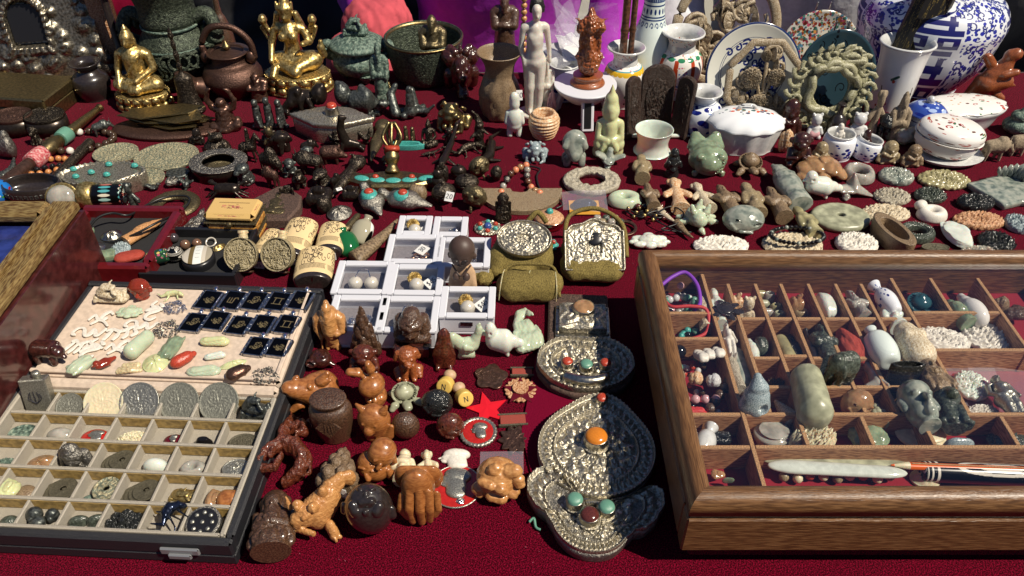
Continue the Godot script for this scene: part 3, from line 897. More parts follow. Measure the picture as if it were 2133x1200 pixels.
const BLOBS:={
	"buddha":[52,.035,.0,9.0,0,[-.26,.12,.04,.26,.12,.04,.12,.12],[.3,.11,.06,-.04,.09,.21,.1,.075,1],[0,.2,-.02,0,.5,-.03,.15,.17],[.15,.55,-.03,.02,.57,-.03,.085,.1,1],[.22,.53,-.03,.28,.34,0,.065,.055],[-.22,.53,-.03,-.28,.34,0,.065,.055],[.28,.34,0,.05,.22,.19,.052,.045],[-.28,.34,0,-.25,.12,.17,.05,.04],[-.25,.12,.17,-.24,.05,.18,.035,.02],[0,.6,-.01,0,.68,0,.06,.055],[0,.74,.01,0,.79,0,.088,.1],[.1,.77,-.01,.1,.68,-.01,.022,.02,1],[0,.88,-.02,0,.91,-.02,.065,.045],[0,.96,-.02,0,.97,-.02,.02,.015],[0,.77,.1,0,.735,.112,.012,.018],[0,.705,.095,0,.705,.095,.02,.02],[.19,.58,.08,-.1,.3,.15,.012,.012]],
	"tara":[56,.03,.0,9.0,0,[-.2,.13,.04,.25,.12,.04,.11,.13],[-.22,.13,.05,.08,.06,.24,.1,.08],[.3,.13,.02,.1,.1,.2,.11,.08],[-.2,.1,.2,-.22,.02,.28,.055,.05],[0,.2,-.02,.01,.34,-.02,.13,.1],[.01,.34,-.02,0,.5,-.02,.1,.13],[.07,.47,.07,.07,.47,.07,.065,.065,1],[.13,.55,-.02,0,.57,-.02,.07,.08,1],[-.19,.53,-.02,-.25,.36,.02,.055,.048],[-.25,.36,.02,-.24,.19,.19,.045,.035],[.19,.53,-.02,.26,.38,.02,.055,.048],[.26,.38,.02,.2,.4,.14,.042,.035],[0,.6,-.01,0,.66,0,.05,.045],[0,.72,.01,0,.76,0,.075,.085],[0,.83,-.01,0,.9,-.02,.1,.06],[0,.9,-.02,0,1.0,-.03,.06,.03],[.09,.82,.02,.1,.9,.01,.03,.02,1],[.12,.74,-.02,.16,.58,-.04,.04,.05,1],[.27,.5,-.02,.33,.62,-.02,.03,.035,1],[.33,.66,-.02,.33,.68,-.02,.06,.05,1],[.3,.4,-.02,.36,.55,-.03,.025,.03,1],[.42,.18,0,.4,.3,.02,.05,.05],[.41,.34,.02,.41,.38,.02,.03,.03],[0,.745,.085,0,.72,.092,.012,.014]],
	"sage":[40,.04,.012,9.0,2,[0,.04,0,0,.45,0,.2,.17],[0,.45,0,0,.68,-.01,.17,.14],[.12,.7,-.01,-.12,.7,-.01,.1,.1],[.2,.67,0,.17,.45,.1,.075,.09,1],[.17,.45,.1,.02,.47,.17,.07,.05,1],[0,.77,.02,0,.82,.02,.06,.06],[0,.86,.03,0,.9,.02,.085,.09],[0,.97,0,0,.98,0,.05,.04],[0,.82,.1,0,.7,.14,.045,.02],[0,.87,.115,0,.85,.12,.016,.018],[.09,.05,.12,.09,.04,.16,.06,.05,1]],
	"elder":[44,.035,.012,8.0,2,[0,.1,-.02,.02,.45,0,.14,.2],[.02,.45,0,0,.68,-.02,.2,.19],[.18,.68,-.02,-.18,.68,-.02,.1,.1],[-.25,.64,0,-.28,.42,.03,.085,.07],[-.28,.42,.03,-.2,.28,.08,.055,.05],[.26,.64,0,.28,.45,.06,.095,.09],[.28,.45,.06,.16,.42,.14,.075,.06],[0,.85,.04,0,.9,.03,.09,.1],[0,.8,.12,0,.68,.15,.05,.025],[0,.99,0,0,1.0,0,.06,.05],[-.1,.1,.02,-.1,.02,.06,.06,.06],[.12,.1,.02,.12,.02,.07,.06,.06],[-.2,.3,.1,-.22,.02,.1,.02,.02]],
	"bust":[42,.035,.014,10.0,2,[.2,.12,-.02,-.2,.12,-.02,.16,.16],[.24,.2,-.05,.2,.6,-.1,.13,.12,1],[0,.25,.05,0,.3,.03,.13,.11],[0,.44,.1,0,.55,.07,.16,.17],[0,.68,0,0,.82,-.04,.24,.17],[.16,.62,.14,-.16,.62,.14,.05,.05],[0,.66,.2,0,.66,.2,.06,.06],[0,.8,.16,.08,.86,.08,.06,.05],[-.07,.92,0,.05,.95,-.04,.07,.06],[0,.5,.245,0,.44,.26,.018,.026],[.07,.51,.21,.1,.51,.2,.016,.014,1],[0,.39,.22,0,.39,.22,.028,.028]],
	"lady":[60,.028,.0,9.0,0,[.05,.02,0,.055,.26,.02,.05,.06,1],[.055,.26,.02,.055,.47,0,.058,.085,1],[0,.5,-.005,0,.54,0,.115,.1],[0,.57,0,0,.66,.01,.085,.095],[.045,.7,.045,.045,.7,.045,.045,.045,1],[0,.7,0,0,.75,0,.09,.08],[.1,.77,0,-.1,.77,0,.04,.04],[-.13,.76,0,-.155,.6,0,.036,.03],[-.155,.6,0,-.12,.47,.05,.028,.022],[.13,.76,0,.16,.61,0,.036,.03],[.16,.61,0,.17,.48,.03,.028,.022],[0,.78,0,.01,.84,.01,.034,.03],[.015,.88,.02,.015,.91,.015,.05,.055],[.015,.875,.075,.015,.87,.075,.01,.01],[-.05,.03,.05,-.05,.02,.08,.03,.02],[.05,.03,.05,.05,.02,.08,.03,.02]],
	"hair_bun":[26,.05,.02,9.0,2,[0,.25,-.05,0,.45,-.05,.3,.28],[0,.8,-.12,0,.86,-.12,.2,.18],[.22,.1,0,.2,.3,0,.1,.12,1]],
	"arms_up":[42,.035,.014,9.0,2,[0,.06,0,0,.1,0,.24,.2],[.2,.08,.08,-.2,.08,.1,.11,.11],[0,.15,0,0,.44,-.02,.19,.15],[.13,.47,-.02,-.13,.47,-.02,.09,.09],[.2,.48,-.02,.27,.68,0,.065,.05,1],[.27,.68,0,.2,.9,.02,.045,.035,1],[.2,.92,.02,.14,.95,.04,.035,.025,1],[0,.58,.02,0,.63,.02,.09,.095],[0,.5,.08,0,.42,.13,.05,.03],[.26,.14,.08,.26,.22,.06,.1,.08]],
	"trio":[40,.03,.02,10.0,1,[-.5,.06,0,.5,.06,0,.07,.07],[-.34,.12,0,-.34,.62,-.02,.14,.12],[-.34,.78,.02,-.34,.82,.02,.1,.1],[0,.12,0,0,.66,-.02,.14,.12],[0,.84,.02,0,.88,.02,.1,.1],[.34,.12,0,.34,.62,-.02,.14,.12],[.34,.78,.02,.34,.82,.02,.1,.1],[-.3,.35,.12,-.22,.15,.18,.06,.05],[.05,.35,.12,-.05,.15,.18,.06,.05],[.3,.35,.12,.36,.15,.18,.06,.05]],
	"child_lying":[44,.035,.006,8.0,0,[-.6,.04,.05,.6,.04,0,.05,.05],[-.5,.04,-.12,.45,.04,.2,.06,.06],[-.34,.28,0,.02,.26,0,.19,.17],[.28,.36,.03,.34,.38,.03,.18,.19],[-.4,.25,.1,-.62,.12,.12,.12,.08],[-.62,.12,.12,-.5,.1,.22,.07,.06],[-.36,.34,-.02,-.2,.42,.06,.14,.11],[-.2,.42,.06,-.14,.16,.16,.09,.06],[.06,.3,.14,.2,.12,.22,.08,.06],[.2,.12,.22,.42,.12,.2,.06,.05],[.42,.5,.05,.44,.5,.05,.08,.08],[.3,.34,.22,.3,.32,.23,.02,.02]],
	"bull":[40,.04,.014,11.0,1,[-.3,.46,0,.22,.5,0,.2,.24],[.12,.62,0,.26,.62,0,.17,.16],[.34,.52,0,.5,.5,.03,.17,.13],[.5,.5,.03,.64,.36,.05,.12,.08],[.52,.62,.1,.58,.78,.15,.035,.015],[.52,.62,-.05,.58,.78,-.1,.035,.015],[.2,.36,.1,.24,.04,.1,.085,.06],[.2,.36,-.1,.16,.04,-.1,.085,.06],[-.34,.4,.1,-.36,.04,.12,.1,.06],[-.34,.4,-.1,-.28,.04,-.12,.1,.06],[-.5,.5,0,-.56,.2,.02,.03,.025]],
	"bison":[40,.05,.02,9.0,1,[-.3,.5,0,.1,.56,0,.2,.26],[.05,.72,0,.15,.7,0,.2,.18],[.3,.46,.02,.42,.4,.04,.2,.15],[.42,.38,.04,.52,.26,.05,.12,.08],[.4,.56,.14,.42,.66,.18,.03,.015],[.15,.36,.12,.17,.04,.12,.09,.06],[.15,.36,-.12,.13,.04,-.12,.09,.06],[-.34,.42,.1,-.36,.04,.12,.09,.05],[-.34,.42,-.1,-.3,.04,-.12,.09,.05]],
	"horse":[40,.035,.01,10.0,1,[-.26,.46,0,.18,.48,0,.16,.17],[.2,.52,0,.38,.8,.02,.13,.09],[.38,.84,.02,.56,.72,.05,.085,.055],[.4,.9,.02,.4,.95,.02,.03,.02],[.34,.86,-.02,.12,.62,-.02,.04,.05],[.18,.36,.08,.22,.03,.08,.065,.045],[.18,.36,-.08,.32,.12,-.08,.065,.04],[-.28,.4,.08,-.32,.03,.1,.085,.045],[-.28,.4,-.08,-.22,.03,-.08,.085,.045],[-.42,.5,0,-.56,.22,0,.06,.05],[0,.62,0,.02,.84,0,.11,.1],[.03,.96,0,.03,1.0,0,.08,.08]],
	"elephant":[42,.04,.006,9.0,0,[-.22,.55,0,.14,.58,0,.27,.27],[.32,.64,0,.36,.66,0,.2,.2],[.44,.6,0,.54,.3,.02,.11,.06],[.54,.3,.02,.6,.1,.04,.06,.045],[.26,.62,.2,.22,.5,.24,.1,.08],[.26,.62,-.2,.22,.5,-.24,.1,.08],[.16,.36,.13,.17,.05,.13,.1,.09],[.16,.36,-.13,.14,.05,-.13,.1,.09],[-.26,.36,.13,-.27,.05,.13,.11,.09],[-.26,.36,-.13,-.23,.05,-.13,.11,.09],[.46,.46,.1,.58,.42,.1,.03,.018],[.46,.46,-.1,.58,.42,-.1,.03,.018]],
	"boar":[40,.05,.016,12.0,2,[-.3,.4,0,.15,.42,0,.25,.25],[.3,.36,0,.4,.33,0,.18,.14],[.4,.32,0,.6,.26,0,.12,.07],[.3,.55,.1,.32,.64,.13,.05,.03],[.3,.55,-.1,.32,.64,-.13,.05,.03],[.18,.22,.12,.2,.03,.12,.08,.06],[.18,.22,-.12,.16,.03,-.12,.08,.06],[-.3,.22,.12,-.3,.03,.12,.09,.06],[-.3,.22,-.12,-.27,.03,-.12,.09,.06]],
	"bear_cub":[38,.04,.004,9.0,0,[-.34,.44,0,.12,.46,0,.24,.24],[.26,.46,.04,.36,.42,.06,.18,.16],[.42,.36,.08,.54,.3,.1,.09,.06],[.28,.64,.12,.28,.66,.12,.06,.05],[.3,.62,-.08,.3,.64,-.08,.06,.05],[.14,.24,.14,.16,.05,.15,.1,.09],[.14,.24,-.14,.12,.05,-.14,.1,.09],[-.36,.24,.14,-.36,.05,.15,.11,.09],[-.36,.24,-.14,-.33,.05,-.14,.11,.09]],
	"dog_sit":[44,.035,.016,10.0,2,[0,.14,-.06,0,.44,0,.22,.17],[0,.7,.06,0,.74,.04,.21,.22],[0,.64,.24,0,.62,.28,.1,.085],[0,.67,.36,0,.67,.37,.035,.035],[.18,.82,.02,.24,.66,.04,.08,.07,1],[.09,.42,.12,.1,.05,.18,.08,.07,1],[.1,.05,.2,.1,.04,.26,.07,.05,1],[.22,.14,0,.24,.05,.16,.12,.06,1],[0,.1,-.26,0,.3,-.3,.06,.04],[.09,.76,.23,.09,.76,.24,.03,.03,1],[0,.92,.1,.08,.9,.1,.06,.05,1]],
	"temple_dog":[38,.035,.03,9.0,1,[0,.12,-.06,0,.45,0,.24,.2],[0,.72,.08,0,.76,.06,.24,.24],[0,.66,.28,0,.64,.3,.13,.12],[.12,.4,.14,.12,.05,.2,.09,.08,1],[.22,.12,-.02,.24,.06,.12,.13,.08,1]],
	"monkey":[42,.035,.008,9.0,0,[0,.14,-.02,0,.4,0,.26,.22],[0,.7,.06,0,.76,.04,.24,.23],[0,.64,.22,0,.64,.24,.14,.13],[.08,.78,.23,.08,.78,.24,.05,.05,1],[.24,.74,.02,.25,.76,.02,.08,.07,1],[.22,.45,.05,.26,.25,.18,.09,.08,1],[.26,.25,.18,.1,.3,.3,.075,.06,1],[.2,.1,.12,.22,.05,.24,.12,.08,1]],
	"penguin":[36,.06,.003,7.0,0,[0,.12,0,0,.35,0,.25,.23],[0,.35,0,.02,.8,-.04,.22,.14],[.02,.82,-.04,.03,.9,-.06,.13,.08],[.2,.3,.06,.12,.62,.1,.06,.05,1],[.12,.06,.18,.14,.04,.3,.07,.05,1]],
	"pig_head":[52,.05,.002,6.0,0,[.1,.4,-.08,0,.42,0,.38,.36],[-.14,.52,.14,-.34,.62,.26,.27,.2],[-.36,.64,.28,-.43,.68,.32,.18,.165],[.2,.76,.02,.34,.96,-.05,.13,.06],[.28,.78,.04,.42,.84,.02,.1,.04],[-.26,.18,.3,-.4,.08,.4,.13,.08],[.02,.72,.2,.02,.72,.21,.075,.07],[-.36,.78,.12,-.34,.8,.1,.07,.06],[-.53,.68,.4,-.56,.7,.42,-.045,-.045],[-.42,.64,.47,-.44,.66,.5,-.045,-.045],[-.36,.44,.42,-.14,.36,.44,-.03,-.03],[.3,.18,.2,.42,.1,.25,.16,.1],[.0,.72,.28,.0,.72,.29,-.03,-.03]],
	"rabbit":[48,.022,.0,6.0,0,[.05,.13,0,.05,.15,0,.17,.18],[.16,.2,.05,.14,.22,.06,.08,.08],[0,.48,.04,.04,.5,.03,.19,.19],[-.06,.64,0,-.16,.74,0,.05,.045],[-.17,.76,0,-.3,.8,.02,.075,.06],[.04,.66,0,.03,.78,-.02,.05,.045],[.03,.82,-.02,.0,.95,-.02,.075,.055],[.07,.28,.14,.07,.26,.16,.05,.05],[-.02,.26,.13,-.02,.25,.15,.045,.045],[.16,.52,.19,.16,.52,.2,-.02,-.02]],
	"piglet":[42,.035,.002,6.0,0,[0,.36,0,0,.5,.02,.34,.36],[-.03,.44,.34,-.04,.43,.38,.12,.11],[.24,.78,.05,.32,.92,.02,.1,.04],[-.24,.78,.05,-.34,.86,.02,.1,.04],[.3,.2,.1,.4,.44,.12,.14,.06],[.12,.58,.33,.12,.58,.34,.035,.035],[-.16,.58,.32,-.16,.58,.33,.035,.035],[.05,.1,.1,-.05,.1,.1,.18,.18],[.12,.12,.3,.16,.1,.34,.07,.06]],
	"twin_faces":[54,.02,.002,7.0,0,[.1,.72,0,.08,.68,.05,.26,.27],[-.12,.34,.06,-.08,.3,.08,.32,.31],[.08,.66,.33,.04,.58,.35,.035,.055],[.26,.72,.23,.14,.75,.29,.03,.022],[-.02,.74,.3,.02,.76,.3,.03,.022],[-.22,.38,.36,-.18,.29,.4,.045,.06],[-.36,.46,.24,-.26,.5,.31,.03,.025],[-.1,.48,.35,.0,.44,.33,.03,.025],[.16,.5,.3,.0,.5,.33,-.025,-.025],[-.26,.2,.35,-.06,.16,.38,-.03,-.03],[.18,.36,.22,.24,.2,.22,.07,.1],[.26,.14,.1,.2,.1,.1,.13,.13],[.3,.6,.1,.32,.5,.12,.06,.05],[-.1,.58,.24,.1,.46,.3,-.02,-.02]],
	"baby_head":[52,.035,.002,6.0,0,[0,.42,-.05,0,.5,0,.42,.42],[-.05,.82,.2,.12,.84,.2,.07,.07],[.24,.74,.22,.2,.7,.28,.1,.1],[-.2,.76,.22,-.16,.7,.28,.1,.1],[.02,.88,.1,.02,.9,.06,.06,.05],[.1,.9,.0,.14,.9,-.04,.035,.03],[-.08,.9,.0,-.12,.9,-.04,.035,.03],[.42,.44,.1,.42,.54,.06,.075,.06],[-.42,.5,.06,-.42,.6,.02,.065,.05],[.02,.74,.34,.02,.72,.34,.05,.05],[-.1,.8,.3,.14,.8,.3,-.025,-.025],[.3,.6,.34,.14,.66,.38,-.015,-.015]],
	"toad":[46,.04,.02,9.0,1,[0,.26,-.08,0,.34,0,.33,.3],[0,.52,.14,0,.56,.12,.26,.24],[.17,.74,.14,.18,.76,.14,.085,.08,1],[.27,.46,.26,-.27,.46,.26,.08,.08],[0,.4,.3,0,.36,.3,.16,.14],[.3,.22,.14,.34,.05,.26,.13,.08,1],[.32,.05,.26,.2,.04,.4,.07,.05,1],[.38,.22,-.2,.42,.08,-.02,.17,.1,1],[.1,.2,.4,.1,.18,.42,.08,.08,1],[.3,.62,-.05,.36,.56,-.1,.06,.06,1]],
	"turtle":[42,.035,.008,8.0,0,[0,.42,-.04,0,.46,-.02,.42,.3],[0,.66,-.06,0,.68,-.05,.2,.14],[0,.3,.42,.02,.34,.62,.15,.14],[.36,.16,.28,.46,.08,.38,.14,.1,1],[.36,.16,-.3,.42,.08,-.4,.13,.09,1],[0,.2,-.4,0,.12,-.56,.1,.04]],
	"fish_fruit":[44,.05,.008,7.0,2,[0,.34,.12,0,.38,-.1,.38,.34],[0,.34,.4,0,.36,.45,.3,.22],[.14,.5,-.3,.2,.7,-.44,.24,.1,1],[.2,.54,.42,.2,.55,.43,.09,.08,1],[.26,.08,.4,.27,.03,.42,.07,.05,1]],
	"frog_flat":[40,.04,.012,8.0,0,[0,.28,-.08,0,.3,.06,.36,.3],[0,.36,.28,0,.36,.32,.25,.22],[.18,.58,.18,.24,.74,.1,.1,.06,1],[-.02,.6,-.05,.04,.82,-.12,.12,.05],[.38,.18,.1,.52,.2,.14,.12,.06,1],[.36,.14,-.2,.5,.12,-.26,.13,.08,1],[.06,.1,.5,.1,.06,.6,.1,.06]],
	"rooster":[42,.04,.006,8.0,0,[-.05,.4,0,.15,.42,0,.22,.2],[.22,.5,0,.34,.75,0,.16,.1],[.34,.78,0,.36,.86,0,.11,.1],[.44,.8,0,.52,.76,0,.05,.02],[.32,.95,0,.38,1.0,0,.05,.04],[-.2,.5,0,-.38,.68,0,.17,.15],[-.38,.6,0,-.46,.36,0,.14,.1],[-.1,.18,0,.1,.12,0,.14,.12],[-.05,.44,.16,.12,.4,.18,.1,.07],[-.2,.08,0,.16,.05,0,.07,.07]],
	"duck":[40,.045,.003,7.0,0,[-.25,.4,0,.1,.34,0,.26,.3],[.2,.36,.02,.4,.34,.02,.2,.16],[-.32,.62,0,-.34,.68,0,.2,.18],[-.46,.6,.02,-.58,.56,.02,.08,.04],[.45,.3,0,.6,.28,0,.13,.12],[.15,.12,.12,.2,.04,.14,.08,.06],[-.34,.66,.19,-.34,.66,.2,-.05,-.05]],
	"pear":[36,.06,.004,6.0,0,[0,.36,0,.02,.4,0,.36,.36],[.05,.7,0,.1,.85,-.02,.22,.14]],
	"cicada":[36,.05,.012,10.0,2,[0,.25,.36,0,.25,-.1,.24,.28],[0,.25,-.1,0,.22,-.55,.24,.06],[.17,.3,.46,.18,.3,.47,.1,.1,1],[.12,.4,.1,.16,.26,-.5,.12,.05,1]],
	"lotus_pad":[42,.04,.02,8.0,0,[0,.3,0,0,.32,0,.4,.38],[0,.55,0,0,.6,0,.2,.16],[.3,.3,.3,.36,.3,.3,.2,.18,1],[.34,.3,-.2,.4,.3,-.2,.2,.18,1],[0,.3,-.4,0,.3,-.44,.22,.2],[0,.3,.42,0,.32,.44,.2,.18],[.5,.26,.05,.54,.26,.05,.16,.14,1]],
	"fruits":[42,.03,.006,8.0,0,[-.34,.2,.05,-.32,.22,.05,.2,.2],[-.1,.3,-.02,-.06,.32,0,.24,.22],[.2,.32,.02,.26,.3,.05,.26,.24],[.42,.2,.16,.44,.18,.18,.16,.15],[-.46,.14,.2,-.5,.12,.2,.12,.1],[.06,.54,0,.14,.56,0,.1,.06],[.02,.16,.22,.06,.14,.24,.14,.12],[-.2,.12,.22,-.18,.1,.24,.12,.1]],
	"tripod_horn":[38,.04,.006,8.0,0,[0,.3,0,0,.34,0,.2,.2],[0,.34,0,-.04,.92,-.04,.2,.03],[.06,.26,.04,.5,.08,.16,.18,.05],[-.1,.26,.06,-.44,.3,.1,.16,.12],[-.3,.1,.2,-.34,.06,.24,.12,.08]],
	"dragon_lump":[44,.03,.03,9.0,1,[-.3,.2,0,.3,.24,.05,.2,.2],[.3,.3,0,.1,.5,.1,.16,.16],[.1,.5,.1,-.25,.5,.05,.17,.15],[-.25,.55,.05,-.1,.78,.05,.15,.14],[-.1,.8,.05,.15,.85,.1,.13,.1],[.2,.75,.2,.3,.68,.26,.08,.05],[-.4,.35,.1,-.45,.2,.15,.1,.08],[.05,.95,0,.1,1.0,-.05,.05,.03],[.36,.5,0,.42,.36,.1,.09,.06]],
	"dragon_tall":[72,.016,.03,17.0,1,[-.02,.04,0,.16,.1,.05,.06,.08],[.16,.1,.05,.22,.24,.06,.085,.1],[.22,.24,.06,.1,.38,.08,.1,.1],[.1,.38,.08,-.06,.44,.08,.1,.095],[-.06,.44,.08,-.06,.6,.05,.09,.1],[-.06,.6,.05,-.02,.74,.03,.1,.08],[-.02,.74,.03,.0,.86,0,.07,.06],[0,.86,0,-.03,.98,0,.05,.015],[0,.8,0,.1,.9,0,.04,.015],[.0,.68,.05,.16,.7,.06,.05,.06],[.16,.7,.06,.2,.56,.09,.06,.06],[.2,.56,.09,.12,.52,.12,.05,.04],[.2,.78,.02,.12,.76,.04,.03,.045],[.22,.8,.02,.26,.7,.02,.03,.02],[-.1,.4,.1,-.24,.3,.12,.07,.07],[-.24,.3,.12,-.3,.18,.13,.065,.045],[-.3,.18,.13,-.34,.12,.13,.05,.03],[-.26,.12,.1,-.1,.1,.12,.05,.045],[-.1,.1,.12,-.04,.24,.12,.045,.04],[-.16,.24,.14,-.12,.28,.16,.045,.04],[.28,.26,.06,.3,.06,.06,.04,.03],[-.14,.44,.05,-.22,.5,.03,.03,.012],[-.1,.58,.06,-.18,.66,.04,.035,.012],[.3,.06,.06,.22,.0,.08,.03,.02],[.06,.6,.12,.06,.6,.12,.03,.03]],
	"coil":[38,.03,.03,10.0,1,[-.3,.22,.1,.28,.24,.14,.2,.2],[.28,.26,.1,.3,.3,-.2,.18,.18],[.3,.3,-.2,-.24,.3,-.24,.18,.18],[-.24,.32,-.2,-.3,.34,.05,.17,.15],[-.05,.46,0,.12,.48,.02,.17,.15]],
	"lion_head":[52,.03,.014,11.0,2,[0,.34,-.1,0,.56,-.08,.28,.3],[0,.5,.14,0,.62,.1,.2,.2],[0,.44,.34,0,.46,.36,.12,.11],[0,.54,.36,0,.52,.4,.05,.05],[.11,.6,.28,.11,.6,.28,.05,.05,1],[.26,.74,-.05,.34,.78,-.12,.16,.14,1],[.24,.88,-.14,.3,.8,-.2,.12,.12,1],[0,.9,-.04,0,.98,-.06,.07,.04],[.14,.86,-.02,.17,.9,-.06,.1,.08,1],[.28,.4,-.1,.28,.2,-.16,.17,.14,1],[0,.2,.14,0,.04,.2,.11,.13],[0,.04,.1,0,.02,.24,.16,.14],[0,.34,.34,0,.34,.36,.07,.07]],
	"lotus_leaf":[42,.03,.012,7.0,0,[-.4,.1,0,.4,.1,0,.08,.08],[-.1,.08,.2,.3,.08,-.2,.08,.08],[-.3,.1,.1,-.42,.42,-.16,.12,.1],[-.42,.42,-.16,-.3,.6,-.24,.1,.06],[.1,.1,-.2,.05,.45,-.3,.12,.08],[-.55,.3,.05,-.62,.34,.1,.1,.06],[.4,.12,.1,.6,.3,.12,.05,.03],[.05,.16,.1,.05,.3,.1,.15,.1],[.05,.34,.1,.05,.52,.08,.1,.09],[.05,.64,.08,.05,.68,.08,.075,.07]],
	"fist":[60,.014,.003,8.0,0,[0,.5,-.12,0,.56,.06,.3,.28],[-.25,.44,.16,-.29,.3,.32,.09,.085],[-.11,.56,.26,-.14,.36,.46,.088,.082],[.05,.58,.28,.05,.35,.5,.088,.082],[.21,.54,.25,.215,.34,.45,.084,.078],[.33,.46,.12,.35,.28,.3,.072,.066],[-.29,.3,.32,-.2,.16,.32,.078,.068],[-.14,.36,.46,-.11,.13,.42,.078,.068],[.05,.35,.5,.05,.12,.44,.078,.068],[.215,.34,.45,.19,.14,.4,.074,.064],[.35,.28,.3,.28,.18,.3,.062,.055],[.24,.5,-.46,-.24,.5,-.46,.19,.19],[.25,.6,-.36,-.25,.6,-.36,.15,.15],[0,.25,.08,0,.2,-.2,.2,.2],[-.18,.5,.22,-.2,.36,.42,-.02,-.02],[-.03,.6,.3,-.045,.4,.54,-.02,-.02],[.13,.6,.3,.135,.38,.54,-.02,-.02],[.28,.52,.22,.29,.34,.42,-.02,-.02]],
	"fish_frog":[60,.02,.014,12.0,2,[-.05,.28,.06,.15,.4,-.12,.27,.22],[-.2,.34,.2,-.34,.3,.28,.18,.14],[.2,.5,-.22,.38,.6,-.36,.16,.1],[.38,.6,-.36,.5,.56,-.42,.09,.12],[-.02,.5,.2,-.04,.52,.24,.085,.08],[-.02,.52,.28,-.02,.52,.29,.045,.045],[-.3,.5,.16,-.32,.52,.18,.085,.08],[-.31,.52,.24,-.31,.52,.25,.045,.045],[.1,.58,-.04,.12,.62,-.02,.09,.08],[.02,.5,.02,.3,.66,-.3,.035,.03],[.2,.44,.02,.42,.56,-.26,.035,.03],[.2,.16,.26,.26,.08,.34,.1,.09],[.26,.06,.34,.36,.05,.38,.06,.035],[.24,.06,.38,.3,.05,.46,.06,.03],[-.42,.2,.34,-.08,.18,.44,.05,.05],[-.42,.28,.34,-.06,.28,.42,-.025,-.025],[-.48,.44,.12,-.52,.58,.06,.05,.015],[-.1,.44,.3,-.2,.42,.36,.04,.04]],
	"dragon_ball":[50,.022,.02,10.0,1,[0,.4,0,0,.44,0,.38,.38],[.2,.7,.1,.3,.74,.12,.16,.14],[-.06,.76,.12,-.02,.8,.1,.13,.11],[.36,.58,.2,.38,.5,.24,.12,.1],[-.26,.56,.24,-.12,.56,.33,.1,.1],[.06,.5,.36,.1,.46,.37,.13,.11],[-.1,.26,.34,.06,.22,.36,.12,.12],[.26,.26,.28,.3,.3,.26,.12,.1],[-.34,.3,.18,-.3,.2,.2,.13,.12]],
	"mitre":[58,.018,.02,13.0,2,[0,.1,0,0,.28,.02,.3,.27],[0,.4,.02,0,.62,0,.22,.16],[0,.7,0,0,.86,-.02,.15,.09],[.28,.14,.1,.3,.22,.08,.11,.09,1],[.12,.14,.26,.13,.22,.24,.11,.09,1],[.22,.34,.14,.22,.42,.12,.1,.08,1],[0,.34,.26,0,.42,.24,.11,.09],[.1,.52,.18,.1,.6,.15,.09,.07,1],[.18,.54,.04,.17,.62,.02,.08,.06,1],[0,.68,.15,0,.76,.12,.08,.06],[.09,.74,.06,.08,.82,.04,.06,.045,1],[0,.93,-.02,0,.99,-.02,.06,.03],[0,.6,.2,0,.56,.22,.035,.035]],
	"niche_buddha":[64,.02,.01,12.0,2,[-.32,.3,-.16,-.32,.7,-.16,.06,.07,1],[.2,.9,-.16,-.2,.9,-.16,.09,.09],[0,.25,-.17,0,.85,-.17,.24,.26],[0,.76,.02,0,.8,.02,.15,.16],[0,.94,-.02,0,.98,-.03,.11,.07],[.16,.8,0,.16,.7,.01,.035,.04,1],[0,.6,.02,0,.42,.05,.17,.19],[.18,.56,.04,.25,.38,.1,.085,.075,1],[.25,.38,.1,.04,.4,.24,.07,.055,1],[.14,.27,.12,.28,.27,.05,.11,.09,1],[.07,.17,.22,.07,.14,.24,.085,.08,1],[.22,.17,.15,.22,.14,.16,.085,.08,1],[.33,.17,0,.33,.14,0,.085,.08,1],[0,.05,-.02,0,.03,-.02,.33,.34],[0,.77,.17,0,.73,.19,.022,.032],[.045,.79,.16,.1,.795,.14,.022,.018,1],[.03,.68,.165,-.03,.68,.165,.02,.02],[.1,.5,.2,0,.56,.2,.025,.025,1]],
	"old_god":[40,.035,.016,10.0,2,[0,.04,0,0,.3,0,.26,.2],[0,.3,0,0,.58,0,.22,.2],[.2,.6,0,-.2,.6,0,.11,.11],[.27,.56,.05,.24,.36,.16,.1,.09,1],[.24,.36,.16,.04,.42,.22,.08,.06,1],[0,.76,.04,0,.84,.03,.13,.13],[0,.66,.16,0,.6,.18,.05,.03],[0,.96,0,0,.98,0,.1,.07],[0,.78,.17,0,.76,.18,.02,.025],[.13,.8,.02,.13,.74,.02,.03,.03,1]],
	"gown":[40,.03,.006,8.0,0,[0,.03,0,0,.3,0,.28,.17],[0,.3,0,0,.55,0,.16,.15],[.1,.58,0,.34,.42,.05,.09,.09,1],[0,.66,.02,0,.68,.02,.06,.06],[0,.78,.03,0,.84,.02,.16,.15],[.14,.9,-.02,-.14,.9,-.02,.09,.09]],
	"bundle":[38,.035,.012,8.0,0,[0,.05,0,0,.16,.02,.23,.2],[0,.2,.02,0,.48,0,.18,.2],[0,.52,0,0,.62,0,.22,.19],[.2,.4,.06,.16,.54,.1,.1,.09,1],[0,.84,.03,0,.88,.02,.14,.13],[0,.34,.14,0,.3,.16,.1,.1]],
	"tall_jade":[38,.03,.01,9.0,2,[0,.05,0,0,.36,0,.22,.2],[0,.44,.02,0,.56,.02,.24,.22],[0,.7,.02,0,.74,.02,.15,.15],[0,.84,0,-.03,.96,-.02,.13,.05],[.12,.6,.16,-.02,.44,.2,.05,.05]],
